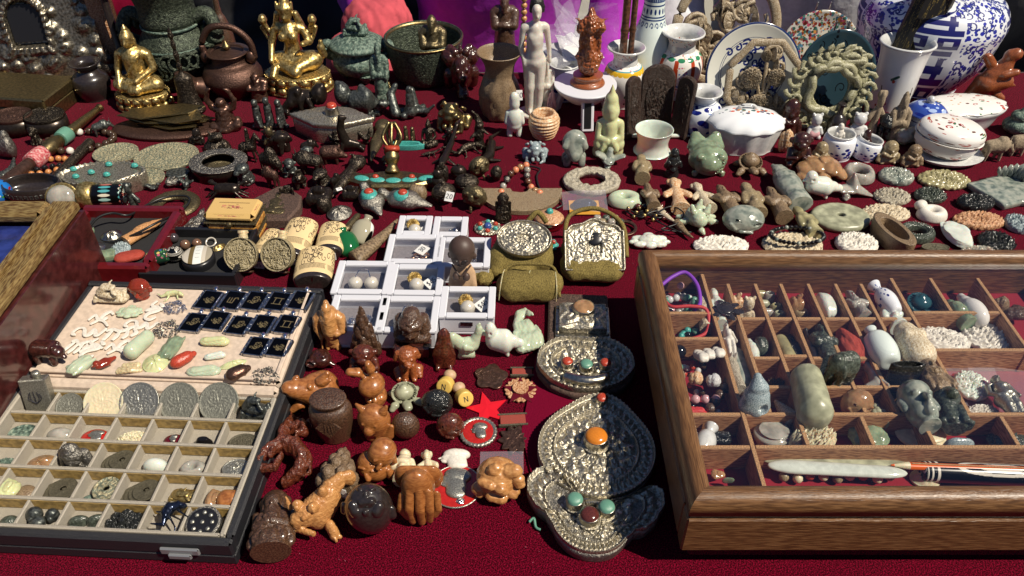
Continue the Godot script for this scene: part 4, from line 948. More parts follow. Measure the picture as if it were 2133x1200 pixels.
	"drop_buddha":[50,.025,.003,7.0,0,[-.18,.06,0,.18,.06,0,.12,.12],[-.2,.18,.05,.2,.18,.05,.1,.1],[0,.2,0,0,.44,0,.16,.15],[.14,.46,0,-.14,.46,0,.08,.08],[.2,.45,0,.22,.28,.06,.07,.06,1],[.22,.28,.06,.04,.26,.15,.06,.05,1],[0,.6,.05,0,.66,.04,.09,.095],[0,.64,-.05,0,.76,-.06,.17,.13],[0,.8,-.06,0,.98,-.06,.1,.015],[.1,.2,.14,.14,.14,.15,.06,.05,1]],
	"round_man":[38,.045,.003,7.0,0,[0,.36,0,0,.4,.02,.27,.25],[0,.72,.02,0,.82,.02,.16,.15],[.13,.2,.03,.14,.05,.06,.1,.09,1],[.2,.5,.05,.24,.34,.1,.08,.07,1]],
	"jade_pig":[40,.04,.004,7.0,0,[0,.5,-.2,0,.5,.1,.32,.3],[0,.4,.3,0,.3,.5,.22,.13],[.2,.6,.22,.26,.52,.34,.1,.08,1],[.2,.16,-.2,.22,.06,-.2,.12,.1,1],[.18,.18,.2,.2,.06,.24,.11,.09,1]],
	"claw":[36,.03,.006,8.0,0,[0,.3,0,.02,.34,0,.22,.2],[-.12,.4,0,-.34,.7,.04,.13,.1],[.02,.48,0,.06,.82,-.04,.11,.09],[.16,.36,.02,.46,.6,.06,.1,.07],[-.02,.12,.1,-.04,.06,.14,.12,.1]],
	"head":[40,.03,.006,8.0,0,[0,.3,0,0,.6,-.02,.26,.3],[0,.66,.02,0,.7,0,.3,.28],[0,.46,.3,0,.36,.34,.04,.06],[.12,.54,.26,.16,.54,.24,.05,.04,1],[.3,.56,0,.3,.4,.02,.07,.07,1],[0,.26,.27,0,.26,.27,.07,.07],[0,.08,0,0,.02,0,.18,.2],[0,.2,.2,0,.17,.2,.1,.1]],
	"squat":[38,.035,.03,8.0,1,[0,.22,0,0,.34,.02,.36,.3],[.04,.66,.06,.04,.72,.05,.26,.24],[.3,.3,.12,.34,.14,.22,.14,.1,1],[.2,.46,.22,.06,.4,.34,.1,.08,1],[.02,.62,.3,.02,.6,.32,.06,.06],[.2,.08,.2,.22,.06,.26,.12,.08,1]],
	"bear_sit":[36,.035,.006,8.0,0,[0,.2,0,0,.36,0,.26,.2],[0,.66,.02,0,.72,.02,.2,.2],[.15,.88,0,.16,.9,0,.07,.06,1],[.2,.38,.06,.26,.22,.14,.08,.08,1],[.16,.1,.14,.18,.06,.2,.1,.08,1]],
	"fish_man":[46,.03,.012,10.0,1,[-.2,.12,-.05,-.08,.4,0,.13,.18],[-.08,.42,.02,.14,.46,.04,.18,.14],[.14,.44,.04,.32,.4,.06,.13,.02],[-.04,.56,.02,.08,.7,.02,.14,.12],[.08,.7,.02,.1,.78,.02,.12,.1],[.12,.87,.02,.16,.9,.04,.11,.1],[-.12,.74,0,-.2,.84,0,.08,.07],[.06,.6,.14,.2,.66,.16,.07,.06],[-.25,.08,0,-.3,.02,0,.1,.06],[.1,.26,.08,.18,.2,.1,.07,.06]],
	"pagoda":[60,.022,.05,22.0,1,[0,.2,0,0,.24,0,.2,.19],[.14,.28,.02,.16,.3,.02,.09,.08,1],[0,.3,-.06,0,.7,-.06,.16,.16],[.14,.34,.02,.15,.7,.02,.05,.05,1],[.16,.72,.04,.1,.8,.04,.09,.08,1],[0,.74,.08,0,.82,.06,.1,.1],[0,.86,0,0,.92,-.02,.12,.07],[0,.96,-.02,0,.98,-.02,.04,.03],[0,.34,.1,0,.4,.1,.1,.08],[0,.48,.09,0,.56,.09,.07,.06],[.2,.82,0,.26,.84,0,.04,.015,1]],
	"crab":[38,.025,.006,9.0,0,[-.14,.3,0,.14,.3,0,.18,.18],[.2,.34,.1,.42,.4,.22,.05,.06,1],[.42,.4,.22,.5,.3,.34,.08,.03,1],[.24,.28,0,.5,.08,.05,.04,.02,1],[.24,.28,-.08,.52,.08,-.12,.04,.02,1],[.2,.28,-.14,.42,.06,-.26,.04,.02,1]],
	"lizard":[44,.025,.008,12.0,1,[-.2,.14,.02,.1,.14,-.04,.09,.1],[.1,.14,-.04,.32,.16,.04,.09,.07],[.34,.17,.05,.46,.14,.1,.08,.05],[-.2,.13,.02,-.42,.1,.12,.08,.04],[-.42,.1,.12,-.66,.1,-.04,.04,.02],[-.12,.1,.08,-.2,.04,.26,.04,.025],[-.12,.1,-.04,-.26,.04,-.2,.04,.025],[.2,.1,.06,.3,.04,.26,.04,.025],[.2,.1,-.08,.12,.04,-.26,.04,.025],[.3,.04,.26,.4,.03,.28,.025,.015],[-.2,.04,.26,-.3,.03,.3,.025,.015]],
	"mantis":[40,.02,.004,9.0,0,[-.1,.2,0,.2,.26,0,.07,.06],[.2,.26,0,.5,.5,0,.05,.03],[.5,.5,0,.6,.5,.02,.05,.03],[-.1,.2,0,-.36,.16,.02,.08,.03],[.1,.2,0,.16,.04,.2,.03,.02],[-.05,.2,0,-.1,.04,.22,.03,.02],[.1,.2,0,.16,.04,-.2,.03,.02],[-.05,.2,0,-.1,.04,-.22,.03,.02]],
	"twig_figure":[40,.025,.03,9.0,1,[0,.03,0,0,.3,0,.14,.09],[0,.3,0,.02,.6,0,.12,.1],[.02,.6,0,-.04,.85,0,.1,.05],[-.04,.85,0,-.12,.98,.02,.05,.03],[.08,.5,.05,.2,.4,.08,.05,.03],[-.06,.4,.05,-.16,.3,.1,.06,.04]],
	"phurba":[44,.02,.012,12.0,1,[.04,.1,0,.4,.1,0,.09,.07],[.4,.1,0,.46,.1,0,.12,.12],[.46,.1,0,.52,.1,0,.08,.08],[-.5,.08,0,-.05,.1,0,.02,.1],[-.05,.1,.06,0,.1,.06,.04,.05],[-.05,.1,-.06,0,.1,-.06,.04,.05]],
	"bell_ox":[38,.03,.02,10.0,1,[0,.2,0,0,.42,0,.3,.2],[.05,.6,.06,.1,.66,.1,.2,.16],[.18,.78,.05,.26,.9,.03,.05,.02],[-.04,.78,.1,-.1,.9,.1,.05,.02],[0,.08,0,0,.04,0,.34,.36]],
	"seal_animal":[40,.04,.002,7.0,0,[-.3,.14,0,.05,.2,0,.1,.16],[.05,.2,0,.14,.55,0,.17,.12],[.14,.6,0,.08,.8,0,.11,.1],[.08,.84,0,-.04,.86,0,.1,.05],[.12,.2,.12,.2,.03,.18,.07,.05],[.12,.2,-.12,.18,.03,-.2,.07,.05],[-.3,.12,0,-.46,.06,.1,.08,.05],[-.3,.12,0,-.46,.06,-.1,.08,.05]],
	"snail":[34,.03,.004,8.0,0,[0,.36,0,.02,.4,0,.3,.28],[0,.36,.24,0,.36,.26,.16,.14],[.1,.1,0,-.3,.1,.04,.1,.09],[-.3,.1,.04,-.42,.26,.06,.08,.06]],
	"gourd":[36,.025,.012,9.0,1,[0,.28,0,0,.3,0,.28,.28],[0,.62,0,0,.64,0,.19,.19],[0,.82,0,.03,.95,0,.07,.05]],
	"bell_ball":[36,.02,.012,10.0,2,[0,.4,0,0,.42,0,.38,.38],[-.4,.42,.36,.4,.42,.36,-.045,-.045],[0,.84,0,0,.86,0,.07,.06]],
	"lion_bell":[40,.025,.026,9.0,1,[0,.4,-.05,0,.42,0,.38,.36],[0,.5,.34,0,.42,.38,.09,.1],[.16,.58,.28,.16,.58,.28,.09,.09,1],[.2,.3,.28,-.2,.3,.28,.06,.06],[0,.18,.42,.02,.06,.5,.06,.05]],
	"nut":[36,.03,.02,8.0,2,[0,.42,0,0,.44,0,.42,.42]],
	"carved_ball":[44,.02,.02,8.0,1,[0,.44,0,0,.46,0,.44,.44],[-.2,.66,.3,.24,.5,.38,-.04,-.04],[-.1,.3,.4,.1,.26,.42,.06,.06],[.2,.62,.3,.3,.56,.3,.07,.05],[-.3,.5,.3,-.22,.38,.36,.07,.06]],
	"frog_ball":[38,.04,.01,8.0,0,[0,.34,-.05,.05,.36,0,.36,.32],[-.26,.4,.2,-.2,.38,.24,.16,.15],[.3,.3,.1,.48,.24,.16,.12,.04],[-.28,.44,.3,-.22,.42,.34,-.1,-.1],[.1,.6,.1,.14,.62,.1,.1,.09]],
	"nude_torso":[36,.04,.003,7.0,0,[0,.22,0,0,.4,0,.26,.24],[0,.62,.02,0,.66,.02,.2,.18],[.1,.48,.16,-.08,.5,.16,.1,.1]],
	"rock":[34,.06,.05,4.0,0,[-.2,.3,0,.2,.32,0,.3,.3],[0,.4,.1,.1,.4,-.1,.28,.24]],
	"pebble":[28,.06,.012,4.0,0,[-.14,.3,0,.14,.3,0,.3,.28]],
	"capsule":[30,.05,.006,5.0,0,[-.35,.22,0,.35,.22,0,.22,.2]],
	"rod":[30,.05,.01,4.0,0,[0,.2,0,.02,.8,0,.2,.18]],
	"crystal":[34,.03,.05,6.0,1,[-.2,.3,0,.2,.3,0,.28,.2],[0,.5,0,.1,.6,0,.16,.1]],
	"bird_body":[40,.035,.014,12.0,1,[-.2,.26,0,.1,.28,0,.22,.24],[.1,.28,0,.36,.24,0,.24,.12],[.36,.24,0,.58,.2,0,.12,.05],[-.2,.26,0,-.42,.34,0,.2,.1],[-.42,.34,0,-.54,.44,0,.1,.09]],
	"scarab":[34,.04,.012,9.0,2,[-.1,.26,0,.14,.26,0,.28,.26],[.3,.22,0,.36,.22,0,.17,.14]],
	"prism_lump":[34,.03,.02,8.0,2,[-.3,.24,-.05,.3,.24,.05,.22,.22],[-.25,.4,0,.25,.44,0,.14,.14]],
	"claws_clasp":[34,.03,.02,8.0,0,[-.3,.2,.1,.1,.3,.1,.12,.13],[.1,.3,.1,.34,.2,.05,.13,.1],[-.2,.2,-.14,.2,.26,-.14,.12,.12],[-.34,.16,0,-.3,.12,.02,.1,.1]],
	"hood":[34,.05,.004,6.0,0,[0,.3,.05,0,.5,.02,.3,.25],[0,.7,0,-.04,.9,-.1,.2,.08],[.1,.36,.26,.1,.36,.28,-.1,-.1]],
	"profile":[40,.03,.0,8.0,0,[.05,.06,-.14,.09,.06,-.14,.25,.24],[-.08,.06,.02,-.08,.06,.1,.15,.13],[-.23,.06,.02,-.26,.06,.05,.035,.03],[-.19,.06,.13,-.2,.06,.14,.04,.04],[-.15,.06,.2,-.14,.06,.21,.07,.06],[.08,.2,.02,.08,.2,.06,.04,.035],[.06,.06,.1,.1,.06,.4,.2,.19],[.05,.16,-.26,.25,.16,-.1,.07,.06]],
	"cloth_heap":[40,.06,.06,3.5,0,[-.4,.22,0,.4,.26,.05,.24,.26],[-.1,.45,-.05,.3,.5,0,.25,.22],[.3,.2,.2,-.3,.18,.18,.18,.18]],
}
func shp(key:String)->Mesh:
	if shapes.has(key):return shapes[key]
	var m:Mesh
	if BLOBS.has(key):
		var b:Array=BLOBS[key]
		m=blob(b.slice(5),int(b[0]*1.3),b[1]*.55,b[2]*.8,b[3],b[4])
	else:
		m=plate_shape(key)
	shapes[key]=m
	return m
func wave(x:float,p:=1.0)->float:
	return pow(.5+.5*cos(x),p)
func plate_shape(key:String)->Mesh:
	var nz:=FastNoiseLite.new()
	nz.seed=key.hash()%900
	nz.frequency=3.0
	var at:=func(r:float,a:float)->float:return nz.get_noise_2d(cos(a)*r,sin(a)*r)
	var circle:=func(_a:float)->float:return 1.0
	match key:
		"flat_ring":return plate(circle,func(r,a):return 1.0-.3*wave(r*26)*wave(a*24),14,96,.55)
		"disc":return plate(circle,func(r,_a):return 1.0 if r<.96 else .8,6,48)
		"coin":return plate(circle,func(r,a):return (1.0 if r>.9 else .82+(.1*wave(a*30) if r>.72 else .28*at.call(r*2.2,a))),18,64)
		"holed_coin":return plate(circle,func(r,a):return 1.0 if r>.88 or r<.34 else .8+.15*wave(a*4,4),10,44,.22)
		"ring_stone":return plate(func(a):return 1.0+.03*at.call(3.0,a),func(r,a):return .85+.4*at.call(r*1.5,a)-.15*smoothstep(.9,1.0,r),14,72,.46)
		"ring_round":return plate(circle,func(r,a):return sqrt(maxf(.02,1.0-pow((r-.7)/.31,2)))*(1.0+.1*at.call(r,a)),14,44,.4)
		"donut":return plate(circle,func(r,_a):return .12+sqrt(maxf(.0,1.0-pow((r-.58)/.43,2))),18,48,.13)
		"jade_disc":return plate(func(a):return 1.0+.02*at.call(2.0,a),func(r,a):return 1.0+.04*at.call(r*3,a)-.3*smoothstep(.93,1.0,r),10,56,.12)
		"lens":return plate(circle,func(r,_a):return .15+sqrt(maxf(.0,1.0-r*r)),12,40)
		"cabochon":return plate(circle,func(r,_a):return sqrt(maxf(.0,1.0-r*r))*.85+.15,9,28)
		"mirror":return plate(circle,func(r,a):return 1.0 if r>.9 else (.75+.1*wave(a*40) if r>.78 else (.68+.3*at.call(r*2.4,a) if r>.2 else 1.0-r)),26,72)
		"mirror_flower":return plate(func(a):return .88+.12*absf(cos(a*3)),func(r,a):return 1.0 if r>.88 else (.72+.3*at.call(r*2.0,a) if r>.2 else 1.05),20,84)
		"carved_pad":return plate(func(a):return 1.0+.08*at.call(1.2,a),func(r,a):return maxf(.3,1.0-.55*pow(r,4)+.85*at.call(r*2.0,a)),22,66)
		"carved_oval":return plate(func(a):return 1.0+.03*at.call(1.5,a),func(r,a):return maxf(.3,.95-.5*pow(r,6)+.55*at.call(r*2.6,a)+.1*wave(a*12)*r),20,66)
		"scalloped":return plate(func(a):return .93+.07*absf(cos(a*11)),func(r,a):return maxf(.25,.9-.4*pow(r,5)+.6*at.call(r*2.8,a)),22,88)
		"beaded_ring":return plate(circle,func(r,a):return sqrt(maxf(.03,1.0-pow((r-.7)/.31,2)))*(1.0+.22*wave(a*36)*wave(r*40)),16,110,.4)
		"flower_pad":return plate(func(a):return .8+.2*absf(cos(a*4)),func(r,a):return (1.0 if r<.16 else .6+.4*at.call(r*2.5,a))-.3*smoothstep(.85,1.0,r),20,80)
		"axe":return plate(func(a):return [1.0,.9,1.0,1.05][int(fposmod(a/(PI/2),4))]*(1.0/maxf(absf(cos(a)),absf(sin(a))))*.8,func(r,a):return .9-.2*absf(sin(a))*r+.1*at.call(r,a),10,64)
		"hollow_boat":return plate(func(a):return 1.0+.12*cos(a*2),func(r,_a):return 1.0 if r>.62 else .25+.2*r,14,48)
		"gem":return plate(circle,func(r,_a):return 1.0 if r<.6 else 1.0-(r-.6)*1.4,8,24)
		"shell":return plate(func(a):return 1.0-.12*sin(a),func(r,a):return maxf(.15,(1.0-r*r)*(1.0+.25*wave(a*9)))+.1,16,60)
		"half_moon":
			var pts:=PackedVector2Array()
			for i in 33:pts.append(Vector2(cos(PI*i/32),sin(PI*i/32)*1.0))
			pts.append_array([Vector2(-1,-.06),Vector2(-.26,-.06),Vector2(-.2,.1),Vector2(0,.14),Vector2(.12,.1),Vector2(.2,-.06),Vector2(1,-.06)])
			return refit(slab(pts,.1,.02))
		"star5":
			var pts:=PackedVector2Array()
			for i in 10:pts.append(Vector2(sin(TAU*i/10),-cos(TAU*i/10))*(1.0 if i%2==0 else .42))
			return refit(ridge(pts))
		"star_round":
			return plate(func(a):return .78+.22*wave(5*(a+PI/2),.8),func(r,a):return (.75+.2*at.call(r*2.4,a) if r<.55 else 1.0 if r<.6 else .7),16,80)
		"sunburst":return plate(func(a):return .9+.1*wave(a*18),func(r,a):return .8+.2*wave(a*18)*smoothstep(.2,.6,r),14,108)
		"star10":return plate(func(a):return .7+.3*absf(1.0-2.0*fposmod(a*10/TAU,1.0)),func(r,a):return 1.0 if r<.62 and r>.55 else .8+(.2*at.call(r*3,a) if r<.55 else .0),14,80)
		"glyph_0":return glyph([[-.5,.05,-.3,-.25,-.1,.0,.2,.1,.5,.4],[-.3,.3,-.05,.05,.1,-.3,.3,-.45,.45,-.3],[.1,.05,.3,-.1]])
		"glyph_1":return glyph([[-.5,-.2,-.3,-.3,0,-.1,.3,-.3,.5,-.4],[-.3,-.2,-.4,.1,-.5,.4],[-.05,-.1,-.1,.2,-.2,.45],[.2,-.2,.2,.2,.1,.4],[.4,-.2,.5,.1,.35,.3]])
		"glyph_2":return glyph([[-.5,0,-.4,-.3,-.2,-.3,-.1,.1,0,.3,.1,.1,.15,-.2,.25,.1,.3,.3,.4,.1,.5,-.3],[-.5,0,-.4,.25]])
		"glyph_3":return glyph([[.1,-.5,-.1,-.3,.2,-.15,.25,0,-.1,.1,-.25,.3,-.05,.45,.2,.35],[-.3,-.05,.0,-.1,.4,0],[.25,-.35,.4,-.15]])
		"leaf_sheets":
			var l:=[]
			for i in 6:
				var pts:=PackedVector2Array([Vector2(-.5,-.1),Vector2(-.2,-.28),Vector2(.3,-.2),Vector2(.5,.05),Vector2(.25,.25),Vector2(-.3,.2)])
				l.append([slab(pts,.03,.008),xf(v3(.05*sin(i*2.1),.05*i,.04*cos(i*1.7)),v3(1,1,1),v3([4,-8,9,-6,12,-4][i],i*47%60-30,[8,-7,5,-10,6,3][i]))])
			return refit(join(l))
		"gau_oval","gau_arch","relief_medal","scalloped_rim":
			if key=="scalloped_rim":return plate(func(a):return .96+.04*absf(cos(a*14)),func(r,a):return 1.0-.4*absf(r-.9)*6 if r>.78 else .3,14,112)
			var nc:=FastNoiseLite.new()
			nc.seed=7
			nc.noise_type=FastNoiseLite.TYPE_CELLULAR
			nc.frequency=4.0
			var outl:=circle
			if key=="gau_arch":outl=func(a):return minf(1.0/maxf(absf(cos(a)),1e-4),(1.0 if sin(a)>0 else 1.02+.05*cos(a*6))/maxf(absf(sin(a)),1e-4)) if sin(a)>-.55 else 1.1+.06*cos(a*8)
			return plate(outl,func(r,a):return .9 if r>.93 else (.55 if r>.88 else .6+.3*-nc.get_noise_2d(cos(a)*r,sin(a)*r)+.15*at.call(r*3,a)-(.25 if r<.22 and key!="relief_medal" else .0)),32,110)
		"torus":
			var p:=[]
			for i in 24:p.append(v3(cos(TAU*i/24),0,sin(TAU*i/24)))
			return refit(tube(PackedVector3Array(p),.13,10,true))
		"chain_heap":
			var l:=[]
			rng.seed=12
			var ringm:=tube(curve([v3(1,0,0),v3(0,0,.6),v3(-1,0,0),v3(0,0,-.6)],4,true),.3,5,true)
			for i in 70:
				var a:=rnd()*TAU
				var r:=sqrt(rnd())
				l.append([ringm,xf(v3(cos(a)*r,rnd()*.35*(1.1-r),sin(a)*r),I*.11,v3(rnd()*90,rnd()*360,rnd()*90))])
			return refit(join(l))
		"bell":return turn([[.0,0],[.5,0],[.47,.06],[.36,.2],[.33,.34],[.3,.42],[.12,.46],[.07,.5],[.1,.55],[.06,.6],[.1,.68],[.06,.74],[.09,.8],[.05,.86],[.1,.9],[.05,.97],[0,1]],4,28,null,true)
		"beaker":return turn([[0,0],[.34,0],[.4,.1],[.46,.3],[.42,.5],[.33,.68],[.36,.84],[.5,.99],[.5,1.0],[.46,.99],[.3,.8],[0,.76]],5,40,func(r,y,a):return r*(1.0+(.2*nz.get_noise_3d(cos(a)*.5,y*.8,sin(a)*.5) if y<.7 else .0)),true)
		"banded_jar":return lathe(band_profile(),36,null,true)
		"thumb_bowl":return turn([[0,0],[.46,0],[.45,.08],[.4,.4],[.46,.85],[.5,1.0],[.47,1.0],[.42,.85],[.36,.4],[.3,.14],[0,.12]],5,40,null,true)
		"tube_ring":return lathe([[.42,0],[.5,.02],[.5,.98],[.42,1],[.36,.98],[.36,.02],[.42,0]],32,null,true)
		"barrel":return turn([[0,0],[.34,0],[.4,.06],[.48,.4],[.5,.66],[.44,.78],[.36,.84],[.38,.9],[.36,.98],[0,1]],5,36,func(r,y,a):return r*(1.0+.015*wave(a*3)+(.03 if absf(y-.3)<.02 else .0)),true)
		"cone_thing":return turn([[0,0],[.5,0],[.48,.2],[.3,.6],[.1,.95],[0,1]],4,24,null,true)
		"gold_button":return join([[turn([[0,0],[.4,0],[.44,.3],[.5,.5],[.5,.8],[.42,.9],[0,.92]],3,28)],[shp("lens"),xf(v3(0,.9,0),v3(.2,.16,.2))]])
		"bottle":return turn([[0,0],[.44,0],[.5,.1],[.48,.45],[.3,.62],[.16,.7],[.15,.92],[.22,.95],[.22,1],[0,1]],5,28,null,true)
		"vase_small":return turn([[0,0],[.3,0],[.46,.25],[.5,.45],[.4,.66],[.22,.78],[.22,.84],[.34,1],[.3,1],[.17,.84],[0,.8]],5,28,null,true)
		"flat_bottle":return turn([[0,0],[.3,0],[.44,.14],[.5,.4],[.42,.7],[.2,.84],[.16,.9],[.2,1.0],[0,1]],5,28,null,true)
		"spiral_horn":
			var p:=PackedVector3Array()
			var rr:=[]
			for i in 50:
				var t:=i/49.0
				p.append(v3(-1+2*t,.2+.05*sin(t*40),.3*sin(t*4)))
				rr.append((.3-.22*t)*(1.0+.16*sin(i*1.6)))
			return refit(tube(p,rr,10))
		"horn_tip":
			var p:=PackedVector3Array()
			var rr:=[]
			for i in 14:
				var t:=i/13.0
				p.append(v3(-1+2*t,0,.18*sin(t*2.4)))
				rr.append(.26*pow(1.0-t,.7)+.02)
			return refit(tube(p,rr,12))
	push_error("no shape "+key)
	return sphere()
func band_profile()->Array:
	var p:=[[0,0],[.34,0]]
	for i in 60:
		var t:=i/59.0
		p.append([(.36+.14*sin(clampf(t*1.25,0,1)*PI*.62))*(1.0+.035*sin(t*TAU*7))*(1.0-.2*smoothstep(.8,1.0,t)),t*.96])
	p.append_array([[.37,1.0],[.3,1.0],[.27,.93],[.26,.5],[0,.45]])
	return p
func refit(m:Mesh)->ArrayMesh:
	var a:=m.surface_get_arrays(0)
	a[Mesh.ARRAY_VERTEX]=unit(a[Mesh.ARRAY_VERTEX])
	var out:=ArrayMesh.new()
	out.add_surface_from_arrays(Mesh.PRIMITIVE_TRIANGLES,a)
	return out
func ridge(pts:PackedVector2Array)->ArrayMesh:
	var st:=SurfaceTool.new()
	st.begin(Mesh.PRIMITIVE_TRIANGLES)
	st.set_smooth_group(-1)
	for i in pts.size():
		var a:=pts[i]
		var b:=pts[(i+1)%pts.size()]
		for p in [v3(0,.3,0),v3(a.x,.06,a.y),v3(b.x,.06,b.y),v3(a.x,.06,a.y),v3(a.x,0,a.y),v3(b.x,.06,b.y),v3(b.x,.06,b.y),v3(a.x,0,a.y),v3(b.x,0,b.y)]:st.add_vertex(p)
	st.generate_normals()
	return st.commit()
func glyph(lines:Array)->ArrayMesh:
	var l:=[]
	for s in lines:
		var p:=[]
		for i in range(0,s.size(),2):p.append(v3(s[i],.06,s[i+1]))
		var c:=curve(p,5)
		var rr:=[]
		for i in c.size():rr.append(.085*(1.0-.45*absf(2.0*i/c.size()-1.0)))
		l.append([tube(c,rr,6)])
	return refit(join(l))
func _ready():
	stage()
	materials()
	setting()
	people()
	back_row()
	bronzes()
	jades()
	left_side()
	middle()
	coin_tray()
	carvings()
	silver_pieces()
	display_case()
	tray_items()
	case_items()
	extras()
func stage():
	var cam:=Camera3D.new()
	cam.name="camera"
	add_child(cam)
	cam.position=v3(0,.62,0)
	cam.rotation_degrees=v3(-40,0,0)
	cam.fov=40.1
	cam.near=.02
	cam.far=200.0
	cam.current=true
	var we:=WorldEnvironment.new()
	we.name="world_environment"
	var e:=Environment.new()
	var sky:=Sky.new()
	var sm:=ProceduralSkyMaterial.new()
	sm.sky_top_color=Color(.25,.34,.5)
	sm.sky_horizon_color=Color(.45,.5,.56)
	sm.sky_curve=.12
	sm.ground_bottom_color=Color(.12,.11,.1)
	sm.ground_horizon_color=Color(.3,.3,.3)
	sm.sun_angle_max=1.0
	sky.sky_material=sm
	e.background_mode=Environment.BG_SKY
	e.sky=sky
	e.background_energy_multiplier=.75
	e.tonemap_mode=Environment.TONE_MAPPER_LINEAR
	e.tonemap_exposure=1.22
	e.sdfgi_enabled=true
	e.ssao_enabled=true
	e.ssil_enabled=true
	we.environment=e
	add_child(we)
	var sun:=DirectionalLight3D.new()
	sun.name="sun"
	sun.light_color=Color(1.0,.955,.88)
	sun.light_energy=1.5
	sun.light_angular_distance=.5
	sun.shadow_enabled=true
	add_child(sun)
	sun.look_at_from_position(v3(.66,1.0,.33),O)
func setting():
	var g:=PlaneMesh.new()
	g.size=Vector2(120,120)
	structure("ground",g,M.asphalt,v3(0,-.5,0))
	structure("pavement",box(v3(30,.12,6),.01),M.pavement,v3(0,-.5,-5.3))
	var t:=thing("stall_table","low wooden stall table under the red velvet","table","",v3(0,0,-.78))
	part(t,"tabletop",box(v3(2.3,.03,1.1),.003),M.brown_wood,v3(0,-.034,0))
	for x in [-1.1,1.1]:
		for z in [-.5,.5]:part(t,"leg",box(v3(.05,.466,.05),.003),M.brown_wood,v3(x,-.5,z))
	var v:=PackedVector3Array()
	var idx:=PackedInt32Array()
	var nx:=300
	var rows:=[[.0,-.3],[.0,-.1],[.0,.0]]
	var prof:=[]
	for i in 8:prof.append([-.30+.036*i,-.225+.002*i])
	for i in 150:prof.append([.0,-.23-1.12*i/149.0])
	for i in 8:prof.append([-.036*(i+1),-1.352-.002*i])
	noise.noise_type=FastNoiseLite.TYPE_SIMPLEX_SMOOTH
	noise.fractal_type=FastNoiseLite.FRACTAL_NONE
	noise.frequency=4.0
	for p in prof:
		for i in nx+1:
			var x:=-1.17+2.34*i/nx
			var hang:float=-p[0]
			v.append(v3(x,p[0]+(noise.get_noise_2d(x,p[1])*.0011-.0008+fold(x,p[1]) if hang==.0 else .0),p[1]+hang*.14*sin(x*26+p[1])+(.0)))
	for j in prof.size()-1:
		for i in nx:
			var a:=j*(nx+1)+i
			idx.append_array([a,a+nx+1,a+nx+2,a,a+nx+2,a+1])
	one("velvet_cloth","crimson velvet cloth spread over the whole stall table","cloth","",commit(v,idx),M.velvet,O)
func fold(x:float,z:float)->float:
	var h:=.0
	for c in [[-.1,-.3,.6,.004],[.25,-.33,-.4,.003],[-.3,-.34,.15,.003],[.05,-.5,1.4,.0025],[-.02,-.95,.9,.003],[.3,-1.0,-.7,.003]]:
		var d:float=absf((x-c[0])*sin(c[2])-(z-c[1])*cos(c[2]))
		h+=c[3]*.45*exp(-d*d/.00012)*clampf(1.0-Vector2(x-c[0],z-c[1]).length()/.24,.0,1.0)
	return h
func seated(called:String,label:String,at:Vector3,yaw:float,shirt:String,trousers:String):
	var t:=thing(called,label,"person","people sitting behind the table",at,yaw)
	part(t,"body",blob([[0,.36,0,0,1.1,.01,.08,.055],[0,1.2,.03,0,1.24,.02,.095,.1],[0,1.17,.12,0,1.15,.13,.018,.02],[.1,1.2,.01,.1,1.18,.01,.025,.02,1],[.05,.9,0,.24,.88,0,.05,.05,1],[.24,.88,0,.26,.5,.05,.045,.04,1],[.26,.5,.05,.16,.36,.28,.04,.035,1],[.16,.36,.28,.1,.35,.36,.036,.022,1],[.05,.36,0,.14,.3,.42,.06,.05,1],[.14,.3,.42,.12,.05,.44,.05,.04,1],[.12,.05,.44,.12,.04,.58,.045,.035,1]],80,.02,0,1,0,false),M.skin)
	part(t,"hair",blob([[0,1.27,-.02,0,1.28,-.03,.115,.11],[.07,1.22,-.05,.08,1.1,-.05,.06,.04,1]],26,.03,0,1,0,false),M.hair)
	part(t,"shirt",blob([[0,.4,.03,0,.62,.05,.17,.175],[0,.62,.05,0,.86,0,.175,.16],[.13,.96,0,-.13,.96,0,.08,.08],[.2,.93,0,.28,.5,.06,.068,.058,1],[.28,.5,.06,.2,.38,.24,.058,.048,1]],90,.05,.012,3.5,2,false),M[shirt])
	part(t,"trousers",blob([[.1,.28,0,-.1,.28,0,.13,.13],[.1,.3,.02,.14,.3,.42,.095,.075,1],[.14,.3,.42,.12,.08,.44,.072,.055,1]],44,.04,.006,9.0,2,false),M[trousers])
	var s:=thing("stool","plastic stool under the person in "+("purple" if shirt=="magenta_cloth" else "white"),"stool","",at,yaw)
	part(s,"seat",box(v3(.34,.03,.34),.01),M.grey_cloth,v3(0,.13,0))
	for x in [-.13,.13]:
		for z in [-.13,.13]:part(s,"leg",box(v3(.03,.13,.03),.004),M.grey_cloth,v3(x,0,z))
